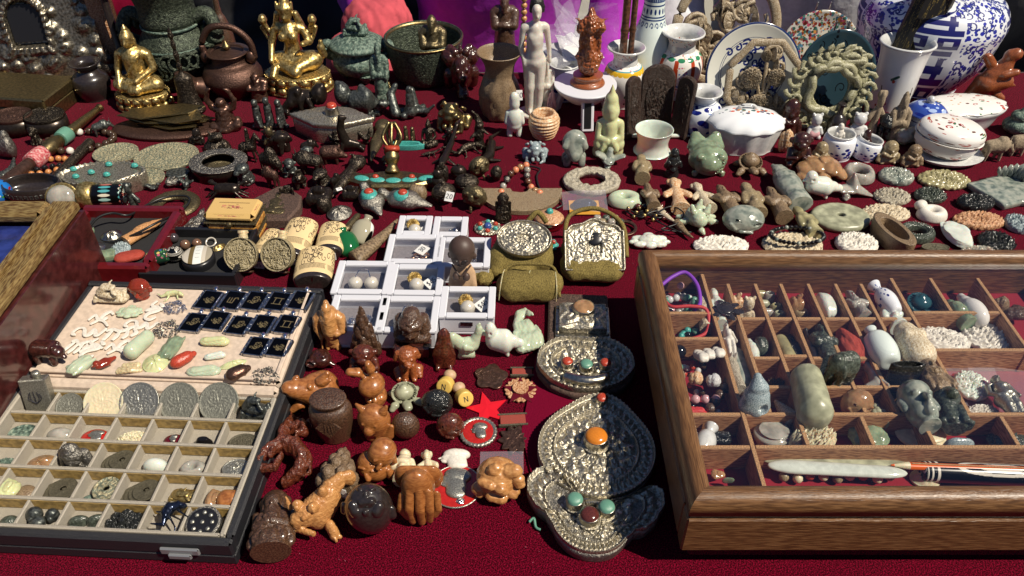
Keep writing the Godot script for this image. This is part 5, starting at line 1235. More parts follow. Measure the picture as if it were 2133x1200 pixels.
func people():
	seated("person","person in a purple shirt sitting behind the table",v3(-.03,-.5,-1.78),0,"magenta_cloth","grey_cloth")
	seated("person","person in a white sweatshirt sitting behind the round plates",v3(.62,-.5,-1.72),-6,"white_cloth","dark_cloth")
	one("jacket","pink red fleece jacket with grey zip, bundled behind the green censer","jacket","",shp("cloth_heap"),M.pink_cloth,v3(-.27,-.1,-1.5),v3(.2,.17,.18),v3(0,20,0))
	one("black_bag","large black cloth bag on the ground behind the gilt goddess","bag","",shp("cloth_heap"),M.dark_cloth,v3(-.62,-.5,-2.15),v3(1.25,.5,.6))
	var b:=thing("backpack","black backpack with straps behind the big blue jar","backpack","",v3(1.16,-.5,-1.62))
	part(b,"body",shp("cloth_heap"),M.dark_cloth,O,v3(.6,.62,.36))
	for i in 2:part(b,"strap",tube(curve([v3(-.2+i*.2,.35,.19),v3(-.12+i*.2,.5,.2),v3(.02+i*.2,.58,.05)],6),.012,6),M.grey_cloth)
	one("red_drape","red velvet folded upright beside the green bronze vessel","cloth","",shp("cloth_heap"),M.suede,v3(-.79,-.04,-1.42),v3(.26,.26,.1))
func V(a:Array)->Vector3:
	return v3(a[0],a[1],a[2])
func lotus_statue(called,shape,mat,at,yaw,s,label,cat,group=""):
	var t:=thing(called,label,cat,group,V(at),yaw)
	var bh:float=s[1]*.2
	part(t,"figure",shp(shape),M[mat],v3(0,bh,0),v3(s[0]*.9,s[1]-bh,s[2]*.9))
	part(t,"throne",lathe([[0,0],[.5,0],[.5,.1],[.44,.14],[.42,.5],[.46,.8],[.47,.9],[.44,1],[0,1]],40),M[mat],O,v3(s[0],bh,s[2]))
	for i in 16:
		var a:=TAU*i/16
		for k in 2:
			part(t,"petal",sphere(10),M[mat],v3(sin(a)*s[0]*(.46-.02*k),bh*(.08+.42*k),cos(a)*s[2]*(.46-.02*k)),v3(s[0]*.15,bh*.42,s[0]*.1),v3(0,rad_to_deg(a),0))
	var p:=[]
	for i in 40:p.append([sphere(6),xf(v3(sin(i*TAU/40)*s[0]*.47,bh*.86,cos(i*TAU/40)*s[2]*.47),I*s[0]*.028)])
	part(t,"bead_row",join(p),M[mat])
func bust_on_plinth(called,shape,mat,at,yaw,s,label,cat,group=""):
	var t:=thing(called,label,cat,group,V(at),yaw)
	part(t,"plinth",box(v3(s[0]*.95,s[1]*.3,s[2]*.8),.002),M.dark_red_wood)
	part(t,"bust",shp(shape),M[mat],v3(0,s[1]*.28,0),v3(s[0],s[1]*.72,s[2]))
func plaque(called,_shape,mat,at,yaw,s,label,cat,group=""):
	var t:=thing(called,label,cat,group,V(at),yaw)
	var pts:=PackedVector2Array()
	for p in [[-.5,.42],[-.46,-.1],[-.1,-.46],[.08,-.5],[.44,-.2],[.5,.12],[.36,.5],[-.2,.5]]:pts.append(Vector2(p[0]*s[0],p[1]*s[2]))
	part(t,"tablet",slab(pts,s[1],.003),M[mat])
	var b:=part(t,"relief",shp("buddha"),M.dull_brass)
	b.transform=Transform3D(Basis(Vector3.RIGHT*s[0]*.5,v3(0,0,-1)*s[2]*.7,Vector3.UP*.008),v3(0,s[1],s[2]*.36))
func bird_ring(called,shape,mat,at,yaw,s,label,cat,group=""):
	var t:=thing(called,label,cat,group,V(at),yaw)
	part(t,"ring",shp(shape),M[mat],O,V(s))
	part(t,"bird",shp("scarab"),M[mat],v3(-s[0]*.28,s[1]*.4,-s[2]*.4),v3(s[0]*.5,s[1]*.9,s[2]*.45),v3(0,40,0))
func barrel(called,shape,mat,at,yaw,s,label,cat,group=""):
	var t:=thing(called,label,cat,group,V(at),yaw)
	part(t,"body",shp(shape),M[mat],O,V(s))
	part(t,"lid",turn([[.34,0],[.4,.02],[.42,.06],[.36,.1],[0,.12]],4,32),M[mat],v3(0,s[1]*.9,0),v3(s[0],s[1]*.8,s[2]))
	var d:=part(t,"seal_diamond",slab(PackedVector2Array([Vector2(-.5,0),Vector2(0,-.5),Vector2(.5,0),Vector2(0,.5)]),.1,.04),M[mat],v3(0,s[1]*.52,s[2]*.47),v3(s[0]*.6,s[0]*.3,s[1]*.5),v3(84,0,0))
	for i in 3:part(d,"stroke",box(v3(.05,.05,.34),.01),M[mat],v3(-.12+i*.12,.1,0))
const PROFILES:={
	"ginger":[[0,0],[.3,0],[.33,.04],[.44,.28],[.49,.55],[.5,.68],[.45,.82],[.34,.9],[.26,.925],[.26,.94],[.27,1.0]],
	"tall":[[0,0],[.36,0],[.38,.04],[.5,.2],[.5,.32],[.38,.5],[.26,.64],[.22,.8],[.26,.94],[.34,1.0]],
	"rose":[[0,0],[.3,0],[.34,.05],[.46,.3],[.5,.5],[.44,.66],[.3,.74],[.28,.82],[.34,.94],[.44,1.0]],
	"jar":[[0,0],[.36,0],[.4,.05],[.5,.35],[.46,.6],[.32,.74],[.28,.84],[.4,1.0]],
	"cup":[[0,0],[.4,0],[.44,.05],[.5,.4],[.48,.8],[.4,.9],[.42,1.0]],
	"bowl":[[0,0],[.4,0],[.46,.06],[.5,.35],[.47,.8],[.5,1.0]],
	"square":[[0,0],[.34,0],[.36,.04],[.4,.5],[.44,.85],[.5,1.0]],
	"lid_jar":[[0,0],[.3,0],[.34,.05],[.46,.4],[.42,.8],[.36,1.0]],
}
func pot(called,shape,mat,at,yaw,s,label,cat,group="",inside:="porcelain",lean:=.0)->Node3D:
	var t:=thing(called,label,cat,group,V(at),yaw)
	var pr:=smooth_profile(PROFILES[shape],6)
	t.rotation_degrees.z=lean
	part(t,"body",lathe(pr,48),M[mat],O,V(s))
	var r:float=PROFILES[shape][-1][0]
	var neck:float=PROFILES[shape][-2][0]
	part(t,"rim",turn([[r,.985],[r+.014,.995],[r+.01,1.012],[r-.03,1.012],[neck-.05,.9],[neck-.04,.6],[.2,.3],[0,.28]],5,48),M[inside],O,V(s))
	return t
func lidded(called,shape,mat,at,yaw,s,label,cat,group=""):
	var t:=thing(called,label,cat,group,V(at),yaw)
	part(t,"body",turn(PROFILES.lid_jar,5,40),M.print_blue_jar,O,v3(s[0]*.9,s[1]*.6,s[0]*.9))
	part(t,"lid",turn([[.44,0],[.5,.02],[.48,.16],[.34,.5],[.14,.7],[.08,.74]],5,40),M.print_blue_lid,v3(0,s[1]*.58,0),v3(s[0],s[1]*.34,s[0]))
	part(t,"knob",sphere(12),M.porcelain,v3(0,s[1]*.8,0),v3(s[0]*.2,s[1]*.18,s[0]*.2))
func leaning_plate(called,_shape,mat,at,yaw,s,label,cat,group=""):
	var t:=thing(called,label,cat,group,V(at),yaw)
	var pl:=plate(func(_a):return 1.0,func(r,_a):return .03+.1*pow(maxf(.0,(r-.6)/.4),1.6),16,64,.0,false)
	part(t,"dish",pl,M[mat],v3(0,s[1]*.5,0),v3(s[0]*.5,s[0]*.5,s[1]*.52),v3(74,0,0))
	for k in [-1,1]:
		part(t,"easel_wire",tube(curve([v3(k*s[0]*.08,s[1]+.012,-.02),v3(k*s[0]*.08,s[1]*.5,-.035),v3(k*s[0]*.1,.004,-.02),v3(k*s[0]*.1,.004,.05),v3(k*s[0]*.1,.02,.055)],5),.0018,6),M.steel)
func openwork(called,shape,mat,at,yaw,s,label,cat,group=""):
	var t:=thing(called,label,cat,group,V(at),yaw)
	var holder:=Node3D.new()
	var R:float=s[0]*.5
	rng.seed=label.hash()
	var tilt:=Basis.from_euler(v3(-.22,0,0))
	var put:=func(nm:String,m:Mesh,x:Transform3D):
		var o:=part(t,nm,m,M[mat])
		o.transform=Transform3D(tilt,v3(0,s[1]*.5,0))*x
	var ky:float=s[1]/s[0]
	var ring:=[]
	var sides:=8 if shape=="octagon" else 64
	for i in sides:
		var a:=TAU*(i+.5)/sides
		ring.append(v3(cos(a)*R*.97,sin(a)*R*.97*ky,0))
	if shape!="dragon":
		put.call("frame",tube(PackedVector3Array(ring) if sides>8 else curve_lin(ring,8),R*.1,8,true),Transform3D(Basis.from_scale(v3(1,1,.5)),O))
	else:
		put.call("carved_ring",shp("ring_stone"),Transform3D(Basis(Vector3.RIGHT*s[0]*.92,v3(0,0,.008),v3(0,-s[1]*.92,0)),v3(0,0,-.006)))
		for i in 26:
			var a:=TAU*i/26
			var rr:=R*(.78+.12*rnd())
			var c:=[]
			for k in 12:c.append(v3(cos(a),sin(a)*ky,0)*rr+v3(cos(a+k*.62),sin(a+k*.62),0)*R*.2*(1.0-k/13.0))
			var w:=[]
			for k in 12:w.append(R*.06*(1.0-k/22.0))
			put.call("cloud_scroll",tube(PackedVector3Array(c),w,7),Transform3D(Basis.from_scale(v3(1,1,.5)),v3(0,0,rnd()*.004)))
		var body:=[]
		for i in 40:body.append(v3(cos(i*.2+.6)*R*(.55+.08*sin(i*.9)),sin(i*.2+.6)*R*ky*(.55+.08*sin(i*.9)),.004))
		put.call("dragon_body",tube(PackedVector3Array(body),R*.1,8),Transform3D())
		put.call("dragon_head",shp("dragon_lump"),xf(v3(R*.35,R*.55,.0),v3(R*.8,R*.5,R*.3)))
		return
	for i in (26 if shape=="round" else 12):
		var p:=v3(rng.randf_range(-.7,.7)*R,rng.randf_range(-.7,.7)*R*ky,0)
		if Vector2(p.x,p.y/ky).length()>R*.78:p*=.7
		var c:=[]
		var h:=1.0 if rnd()>.5 else -1.0
		var a0:=rnd()*TAU
		for k in 13:c.append(p+v3(cos(a0+h*k*.5),sin(a0+h*k*.5),0)*R*.25*(1.0-k/15.0))
		put.call("scroll",tube(PackedVector3Array(c),R*.05,6),Transform3D())
		put.call("leaf",shp("shell"),xf(p+v3(0,0,-.002),v3(R*.34,.007,R*.42),v3(90,0,rnd()*360)))
	if shape=="octagon":
		for b in [[-.32,.1,.52,.5],[.32,.12,.46,.4],[0,-.42,.62,.3],[-.02,.62,.26,.26],[.02,-.78,.7,.24]]:
			put.call("blossom",shp("scalloped"),xf(v3(b[0]*R,b[1]*R*ky,.002),v3(b[2]*R,.012,b[3]*R*1.2),v3(90,0,0)))
		for k in [[-.06,-.3,-.25,.3],[.05,-.3,.03,.5],[.1,-.3,.3,.3]]:
			put.call("stem",tube(pv([v3(k[0]*R,k[1]*R,0),v3(k[2]*R,k[3]*R,.002)]),R*.05,6),Transform3D())
	holder.free()
func curve_lin(pts:Array,n:int)->PackedVector3Array:
	var out:=PackedVector3Array()
	for i in pts.size():
		for k in n:out.append(pts[i].lerp(pts[(i+1)%pts.size()],float(k)/n))
	return out
func teapot(called,_shape,_mat,at,yaw,s,label,cat,group=""):
	var t:=thing(called,label,cat,group,V(at),yaw)
	var w:float=s[0]*.78
	var h:float=s[1]
	var ox:float=s[0]*.1
	part(t,"body",turn([[0,0],[.3,0],[.34,.02],[.48,.2],[.5,.3],[.42,.42],[.3,.48],[.28,.6],[.3,.62]],5,40),M.copper,v3(ox,0,0),v3(w,h,w))
	part(t,"rim",lathe([[.28,0],[.35,.01],[.35,.03],[.28,.035],[.26,.02]],40),M.copper_plain,v3(ox,h*.6,0),v3(w,h,w))
	var lid:=part(t,"lid",turn([[.28,0],[.26,.01],[.12,.03],[0,.04]],4,36),M.copper,v3(ox,h*.605,0),v3(w,h,w))
	part(lid,"knob",turn([[.02,0],[.05,.03],[.07,.06],[.04,.1],[0,.15]],4,18),M.brass,v3(0,.03,0))
	part(t,"spout",tube(curve([v3(ox-w*.42,h*.14,.02),v3(ox-w*.6,h*.22,.03),v3(ox-w*.7,h*.38,.04),v3(ox-w*.8,h*.4,.045)],6),[.021,.02,.019,.018,.017,.016,.015,.014,.0135,.013,.0125,.012,.0115,.011,.0105,.01,.0095,.009,.0085],10),M.copper_plain)
	part(t,"handle",tube(curve([v3(ox-w*.34,h*.5,0),v3(ox-w*.4,h*.72,0),v3(ox-w*.2,h*.96,0),v3(ox+w*.15,h*.97,0),v3(ox+w*.4,h*.78,0),v3(ox+w*.44,h*.52,0)],8),.0055,8),M.copper)
	for k in [-1,1]:part(t,"handle_lug",sphere(10),M.copper_plain,v3(ox+k*w*.38,h*.44,0),v3(.02,.024,.02))
func censer(called,_shape,_mat,at,yaw,s,label,cat,group=""):
	var t:=thing(called,label,cat,group,V(at),yaw)
	var w:float=s[0]*.86
	var h:float=s[1]
	part(t,"bowl",turn([[0,.08],[.26,.1],[.44,.24],[.46,.36],[.38,.46],[.42,.52],[.44,.54]],5,44,func(r,y,a):return r*(1.0+(.05*wave(a*6) if y<.4 else .0))),M.verdigris,O,v3(w,h,w))
	for i in 3:part(t,"leg",shp("cone_thing"),M.verdigris,v3(sin(i*2.1+.5)*w*.28,h*.16,cos(i*2.1+.5)*w*.28),v3(.03,h*.17,.03),v3(180,0,0))
	var lid:=part(t,"lid",turn([[.46,.52],[.5,.54],[.5,.58],[.44,.62],[.3,.68],[.1,.72],[0,.73]],4,44),M.verdigris,O,v3(w,h,w))
	part(lid,"lion_knob",shp("dragon_lump"),M.verdigris,v3(0,.68,0),v3(.46,.32,.4))
	for k in [-1,1]:part(t,"handle",tube(curve([v3(k*w*.42,h*.36,0),v3(k*w*.58,h*.42,0),v3(k*w*.56,h*.56,0),v3(k*w*.44,h*.5,0)],6),.009,8),M.verdigris)
func bronze_vessel(called,_shape,_mat,at,yaw,s,label,cat,group=""):
	var t:=thing(called,label,cat,group,V(at),yaw)
	var w:float=s[0]
	var h:float=s[1]
	part(t,"body",turn([[0,0],[.34,0],[.36,.04],[.44,.16],[.5,.3],[.46,.44],[.36,.56],[.35,.62]],6,56,func(r,_y,a):return r*(1.0+.025*pow(wave(a*4),12))),M.green_bronze,O,v3(w,h,w))
	part(t,"neck",turn([[.35,.62],[.37,.66],[.36,.8],[.42,.96],[.45,1.0],[.4,1.0],[.3,.8],[0,.7]],6,48),M.green_bronze,O,v3(w,h,w))
	for y in [.2,.42,.6]:
		part(t,"band",lathe([[.0,-.012],[.02,-.01],[.022,.01],[0,.012]].map(func(p):return [p[0]+[.46,.47,.36][int(y*4.9)/1-1 if y<.5 else 2],p[1]+y]),48),M.verdigris,O,v3(w,h,w))
	for i in 6:part(t,"flange",box(v3(.008,h*.2,.022),.002),M.green_bronze,v3(sin(i*1.047)*w*.48,h*.2,cos(i*1.047)*w*.48),I,v3(0,i*60,0))
	for k in [-1,1]:part(t,"handle",tube(curve([v3(k*w*.34,h*.66,0),v3(k*w*.52,h*.7,0),v3(k*w*.62,h*.52,.01),v3(k*w*.48,h*.4,0)],6),.012,8),M.green_bronze)
	for i in 28:part(t,"scroll_relief",shp("torus"),M.green_bronze,v3(sin(-1.4+i*.22)*w*.485*(.82 if i>13 else 1.0),h*(.26+.09*(i/7%2)+.26*(i/14)),cos(-1.4+i*.22)*w*.485*(.82 if i>13 else 1.0)),v3(.036,.012,.03),v3(90,rad_to_deg(-1.4+i*.22),0))
func shrine_panel():
	var t:=thing("amulet_shrine","large arched silver shrine embossed with clouds and three dark niches","shrine","",v3(-.8295,0,-1.2672)+v3(-.03,0,-.03),12)
	var w:=.3
	var h:=.32
	var pts:=PackedVector2Array()
	for i in 25:
		var a:=PI*i/24
		pts.append(Vector2(cos(a)*w*.5,-h*.56-sin(a)*h*.44))
	pts.append_array([Vector2(-w*.5,0),Vector2(w*.5,0)])
	var stand:=v3(78,0,0)
	part(t,"case",slab(pts,.04,.004),M.brass,v3(0,0,-.075),I,stand)
	var v:=PackedVector3Array()
	var idx:=PackedInt32Array()
	var n:=110
	var curls:=[]
	rng.seed=4
	for i in 90:curls.append([rnd()*w-w*.5,rnd()*h,.008+rnd()*.012,rnd()*TAU])
	var niches:=[[-.085,.1],[.03,.1],[-.02,.2]]
	for j in n:
		for i in n:
			var x:=(float(i)/(n-1)-.5)*w*.94
			var y:=float(j)/(n-1)*h*.97
			var top:=h*.56+sqrt(maxf(.0,1.0-pow(x/(w*.47),2)))*h*.41
			y=minf(y,top)
			var z:=.0
			for c in curls:
				var d:=Vector2(x-c[0],y-c[1])
				var l:float=d.length()/c[2]
				if l<1.0:z=maxf(z,(1.0-l*l)*.007+.0022*sin(l*9.0+d.angle()+c[3])*(1.0-l))
			for c in niches:
				var d:=Vector2((x-c[0])/.028,(y-c[1])/.036)
				var l:float=d.length() if y>c[1] else maxf(absf(d.x),absf(d.y)*.9)
				if l<1.0:z=-.006
				elif l<1.35:z=.008+.002*sin(d.angle()*26)
			v.append(v3(x,y,z))
	for j in n-1:
		for i in n-1:
			var a:=j*n+i
			idx.append_array([a,a+n,a+n+1,a,a+n+1,a+1])
	var f:=part(t,"embossed_face",commit(v,idx),M.pewter)
	f.transform=Transform3D(Basis.from_euler(v3(deg_to_rad(-12),0,0)),v3(0,0,-.008))
	for c in niches:
		part(t,"niche_back",box(v3(.052,.062,.002),.0005),M.black_plastic).transform=f.transform*Transform3D(Basis(),v3(c[0],c[1]-.032,-.001))
	var rim:=[]
	for p in pts:rim.append(v3(p.x,0,p.y))
	part(t,"rim",tube(PackedVector3Array(rim),.006,8),M.brass,v3(0,.0,-.007),I,stand)
func beads(t:Node3D,pts:PackedVector3Array,r:float,mats:Array,called:="bead"):
	for i in pts.size():
		part(t,called,sphere(12),M[mats[i%mats.size()]],pts[i]-v3(0,r,0),I*r*2)
func loop(n:int,rx:float,rz:float,y:float)->PackedVector3Array:
	var p:=PackedVector3Array()
	for i in n:p.append(v3(cos(TAU*i/n)*rx,y,sin(TAU*i/n)*rz))
	return p
func bracelet(called:String,label:String,at:Vector3,rx:float,rz:float,r:float,n:int,mats:Array,yaw:=.0,group:=""):
	var t:=thing(called,label,"bracelet",group,at,yaw)
	beads(t,loop(n,rx,rz,r),r,mats)
	part(t,"thread",tube(loop(24,rx,rz,r),.0008,5,true),M.black_cord)
func cord(called:String,label:String,pts:Array,r:float,mat:String):
	one(called,label,"cord","",tube(curve(pts,6),r,6),M[mat],O)
func price_tag(t:Node3D,txt:String,at:Vector3,rot:Vector3,w:=.012,h:=.009):
	var tg:=part(t,"price_tag",box(v3(w,.0006,h),.0002),M.paper,at,I,rot)
	part(tg,"ink",text_mesh(txt,h*.62),M.ink,v3(0,.0009,0),I,v3(-90,0,0))
func tilted(called,shape,mat,at,yaw,s,label,cat,group="",deg:=50.0):
	one(called,label,cat,group,shp(shape),M[mat],v3(at[0],at[1]+s[0]*.5*sin(deg_to_rad(deg)),at[2]),v3(s[0],s[1],s[0]),v3(deg,yaw,0))
func pile(called,shape,mat,at,yaw,s,label,cat,group="",n:=3):
	for i in n:
		one(called,label+", "+(["bottom one","second from bottom","third from bottom","fourth"][i] if i<n-1 else "top one"),cat,group,shp(shape),M[mat],v3(at[0]+s[0]*.13*(i-.5*n),at[1]+.0016*i,at[2]-s[0]*.04*i),v3(s[0]*.8,.0022,s[0]*.8),v3(0,yaw+31*i,-3))
func back_row():
	shrine_panel()
	var t:=thing("brass_box","flat brass lidded box at the left edge","box","",v3(-.7812,0,-1.1666)+v3(-.045,0,-.045),-8)
	part(t,"body",box(v3(.17,.022,.09),.0015),M.brass)
	part(t,"lid",box(v3(.172,.018,.092),.0025),M.brass,v3(0,.0225,0))
	t=thing("carved_pillar","carved orange brown wooden board behind the dark jar","board","",v3(-.7228,0,-1.2709)+v3(0,0,-.1),20)
	part(t,"board",box(v3(.05,.26,.02),.003),M.brown_wood)
	part(t,"carving",box(v3(.032,.24,.006),.002),M.orange_carved,v3(0,.01,.012))
	one("dark_mask","black carved wooden head on a stand above the dark jar","mask","",shp("head"),M.black_wood,v3(-.7077,0,-1.2709)+v3(.015,.14,-.07),v3(.055,.08,.05))
	one("mask_stand","thin black stand under the carved wooden head","stand","",lathe([[0,0],[.03,0],[.03,.006],[.008,.012],[.006,.14],[0,.14]],20),M.black_wood,v3(-.7077,0,-1.2709)+v3(.015,0,-.07))
	one("dark_flask","slim brown lacquer bottle behind the copper teapot","bottle","",shp("bottle"),M.brown_wood,v3(-.5,0,-1.33),v3(.035,.17,.035))
	t=thing("bronze_bowl","wide dark bronze bowl holding small figures","bowl","",v3(-.1529,0,-1.2599)+v3(0,0,-.065))
	part(t,"body",turn([[0,0],[.28,0],[.4,.12],[.46,.5],[.5,1.0],[.475,1.0],[.44,.6],[.36,.25],[0,.2]],6,56),M.green_bronze,O,v3(.135,.075,.135))
	part(t,"rim",lathe([[.47,.97],[.505,.98],[.51,1.03],[.475,1.03],[.47,.97]],56),M.brass,O,v3(.135,.075,.135))
	one("fisherman_figure","brass fisherman figurine perched in the bronze bowl","figurine","",shp("sage"),M.dull_brass,v3(-.1529,0,-1.2599)+v3(.015,.022,-.07),v3(.05,.09,.045))
	one("wood_root","small dark wooden root lying in the bronze bowl","carving","",shp("coil"),M.dark_red_wood,v3(-.1529,0,-1.2599)+v3(-.025,.018,-.05),v3(.045,.03,.03))
	one("brass_dragon_knob","tiny gold dragon knob beside the green censer","ornament","",shp("dragon_lump"),M.brass,v3(-.2139,0,-1.2563),v3(.024,.028,.02))
	t=thing("prayer_beads","string of tan wooden prayer beads hanging by the sage","beads","",v3(.02,0,-1.3))
	var pts:=PackedVector3Array()
	for i in 10:pts.append(v3(0,.15-.011*i,0))
	beads(t,pts,.0055,["boxwood"])
	t=thing("porcelain_lady","tall white porcelain lady figurine with black hair bun","statue","",v3(.0353,0,-1.1472)+v3(0,0,-.03),6)
	part(t,"figure",shp("lady"),M.bisque,v3(0,.01,0),v3(.052,.178,.04))
	part(t,"hair",shp("hair_bun"),M.hair,v3(.003,.172,-.006),v3(.024,.034,.022))
	part(t,"drapery",shp("sage"),M.bisque,v3(.022,.01,-.01),v3(.026,.09,.022))
	part(t,"flower_garland",shp("fruits"),M.pink_bead,v3(.028,.014,.006),v3(.016,.036,.012))
	part(t,"base",lathe([[0,0],[.5,0],[.48,.9],[.4,1],[0,1]],28),M.bisque,O,v3(.056,.012,.046))
	price_tag(t,"60",v3(-.026,.05,.02),v3(70,0,0),.01,.016)
	t=thing("display_turntable","white plastic turntable on legs with black strip","stand","",v3(.1176,0,-1.1472)+v3(0,0,-.03))
	part(t,"platform",lathe([[0,.035],[.03,.035],[.046,.05],[.05,.056],[.05,.06],[0,.06]],40),M.white_plastic)
	for i in 3:
		var a:=i*TAU/3+.05
		var lg:=part(t,"leg",box(v3(.02,.062,.008),.002),M.white_plastic,v3(sin(a)*.05,0,cos(a)*.05),I,v3(-18,rad_to_deg(a),0))
		part(lg,"strip",box(v3(.011,.05,.001),.0003),M.black_plastic,v3(0,.006,.0045))
	t=thing("sandalwood_pagoda","orange brown sandalwood openwork pagoda shrine","carving","",v3(.1176,0,-1.1472)+v3(.003,.06,-.03))
	part(t,"base",turn([[0,0],[.5,0],[.5,.3],[.42,.5],[.46,.9],[.4,1],[0,1]],4,32),M.orange_wood,O,v3(.052,.016,.05))
	part(t,"shrine",shp("pagoda"),M.orange_wood,v3(0,.014,0),v3(.05,.108,.042))
	t=thing("plastic_bags","heap of crumpled clear plastic bags behind the pagoda","bags","",v3(.1056,0,-1.2437)+v3(-.005,.045,-.06))
	for i in 5:part(t,"bag",crumple(.12,.1,i),M.clear_bag,v3(-.02+i*.012,.01+.008*i,-.012*i),I,v3([50,20,65,35,75][i],i*37,[10,-14,6,20,-8][i]))
	for i in 3:part(t,"paper",crumple(.08,.07,20+i),M.paper,v3(-.01+.012*i,.004+.006*i,0),I,v3([12,24,8][i],i*50,0))
	var bt:=thing("bamboo_canes","two brown bamboo canes standing in the rose vase","canes","",v3(.1852,0,-1.1899)+v3(0,0,-.03))
	for k in 2:
		var c:=PackedVector3Array()
		var rr:=[]
		for i in 40:
			c.append(v3(-.006+k*.013,.02+.006*i,-.004*k-.0002*i))
			rr.append(.0062-.0012*k+(.0012 if i%9==0 else .0))
		part(bt,"cane",tube(c,rr,10),M.bamboo)
	t=thing("folding_shrine","dark carved folding wooden shrine opened in three arched leaves","shrine","",v3(.2265,0,-1.1036)+v3(0,0,-.02))
	for k in 3:
		var w2:float=[.03,.052,.03][k]
		var ap:=PackedVector2Array()
		for i in 13:ap.append(Vector2(cos(PI*i/12)*w2*.5,-.085-sin(PI*i/12)*w2*.42))
		ap.append_array([Vector2(-w2*.5,0),Vector2(w2*.5,0)])
		var lf:=part(t,"leaf",slab(ap,.008,.002),M.dark_shrine,v3([-.038,0,.038][k],0,[.008,-.012,.008][k]),I,v3(84,[42,0,-42][k],0))
		part(lf,"relief",shp("carved_pad"),M.dark_shrine,v3(0,.0075,-.05),v3(w2*.7,.004,.075))
	one("fan_case","black brocade fan case with gold dragons and red piping","case","",box(v3(.062,.17,.028),.01),M.print_brocade,v3(.6334,0,-1.1831)+v3(.004,.05,-.045),I,v3(-6,0,-12))
	cord("red_piping","red silk cord round the mouth of the fan case",[v3(.6334,0,-1.1831)+v3(.02,.195,-.03),v3(.6334,0,-1.1831)+v3(.045,.2,-.02),v3(.6334,0,-1.1831)+v3(.072,.185,-.03),v3(.6334,0,-1.1831)+v3(.045,.19,-.045)],.003,"red_cord")
	t=thing("tureen","white fluted porcelain lidded dish with orange flowers","tureen","",v3(.3583,0,-1.0451)+v3(0,0,-.042))
	var flute:=func(r,_y,a):return r*(1.0+.025*cos(a*12))
	part(t,"bowl",turn([[0,0],[.4,0],[.44,.1],[.5,1.0],[.46,1.0],[0,.9]],5,72,flute),M.porcelain,O,v3(.112,.04,.082))
	var ld:=part(t,"lid",lid_mesh(),M.print_sprig,v3(0,.039,0),v3(.116,.019,.086))
	part(ld,"handle",tube(curve([v3(-.12,.9,-.1),v3(-.06,1.3,-.1),v3(.06,1.3,-.1),v3(.12,.9,-.1)],5),.035,8),M.porcelain)
	t=thing("kidney_dish","long white porcelain dish with a flowered lid","dish","",v3(.7172,0,-1.0915)+v3(0,0,-.05),8)
	part(t,"bowl",turn([[0,0],[.34,0],[.46,.6],[.5,1.0],[0,1.0]],5,56),M.porcelain,O,v3(.13,.04,.07))
	part(t,"lid",lid_mesh(),M.print_round_box,v3(0,.04,0),v3(.134,.008,.074))
	t=thing("round_porcelain_box","tilted round porcelain box painted with red and green scrolls","box","",v3(.6572,0,-1.0147)+v3(0,0,-.042))
	part(t,"saucer",turn([[0,0],[.4,0],[.5,.9],[.48,1],[0,.5]],4,44),M.porcelain,v3(.004,0,.008),v3(.1,.008,.075))
	var rb:=part(t,"bowl",turn([[0,0],[.36,0],[.48,.4],[.5,.9],[.5,1.0],[0,1.0]],5,48),M.print_round_box,v3(-.002,.008,0),v3(.096,.026,.08),v3(0,0,-6))
	part(rb,"lid",turn([[.5,0],[.51,.1],[.49,.5],[.36,.85],[0,1.0]],5,48),M.print_round_box,v3(0,1.04,0),v3(1.02,.85,1.02))
	one("tiny_white_figure","tiny white figure standing in the left porcelain jar","figurine","",shp("bundle"),M.bone_white,v3(.491,0,-1.0339)+v3(0,.018,-.022),v3(.018,.036,.016))
	one("tiny_brown_figure","tiny brown figure sitting in the right porcelain jar","figurine","",shp("squat"),M.dark_red_wood,v3(.5309,0,-1.0339)+v3(.002,.014,-.022),v3(.02,.03,.018))
	one("white_pin","long pale jade hairpin lying behind the translucent bowl","hairpin","",shp("capsule"),M.white_jade,v3(.2304,0,-1.0885)+v3(0,0,-.02),v3(.1,.007,.007))
	vases()
func lid_mesh()->ArrayMesh:
	var v:=PackedVector3Array()
	var uv:=PackedVector2Array()
	var idx:=PackedInt32Array()
	for j in 15:
		for i in 73:
			var a:=TAU*i/72
			var r:=.5*sin(PI*.5*minf(1.0,j/13.0))*(1.0+.03*cos(a*12)*(j/14.0))
			v.append(v3(cos(a)*r,maxf(.0,cos(PI*.5*minf(1.0,j/13.0)))+(.1 if j==13 else .0),sin(a)*r))
			uv.append(Vector2(v[-1].x+.5,v[-1].z+.5))
	for j in 14:
		for i in 72:
			var a:=j*73+i
			idx.append_array([a,a+1,a+74,a,a+74,a+73])
	return commit(v,idx,uv)
func crumple(w:float,d:float,sd:int)->ArrayMesh:
	var v:=PackedVector3Array()
	var idx:=PackedInt32Array()
	noise.noise_type=FastNoiseLite.TYPE_SIMPLEX
	noise.fractal_type=FastNoiseLite.FRACTAL_FBM
	noise.fractal_octaves=2
	noise.frequency=11.0
	for j in 25:
		for i in 25:
			var x:=(i/24.0-.5)*w
			var z:=(j/24.0-.5)*d
			v.append(v3(x,noise.get_noise_3d(x,z,sd*3.7)*.014,z))
	for j in 24:
		for i in 24:
			var a:=j*25+i
			idx.append_array([a,a+1,a+26,a,a+26,a+25])
	return commit(v,idx)
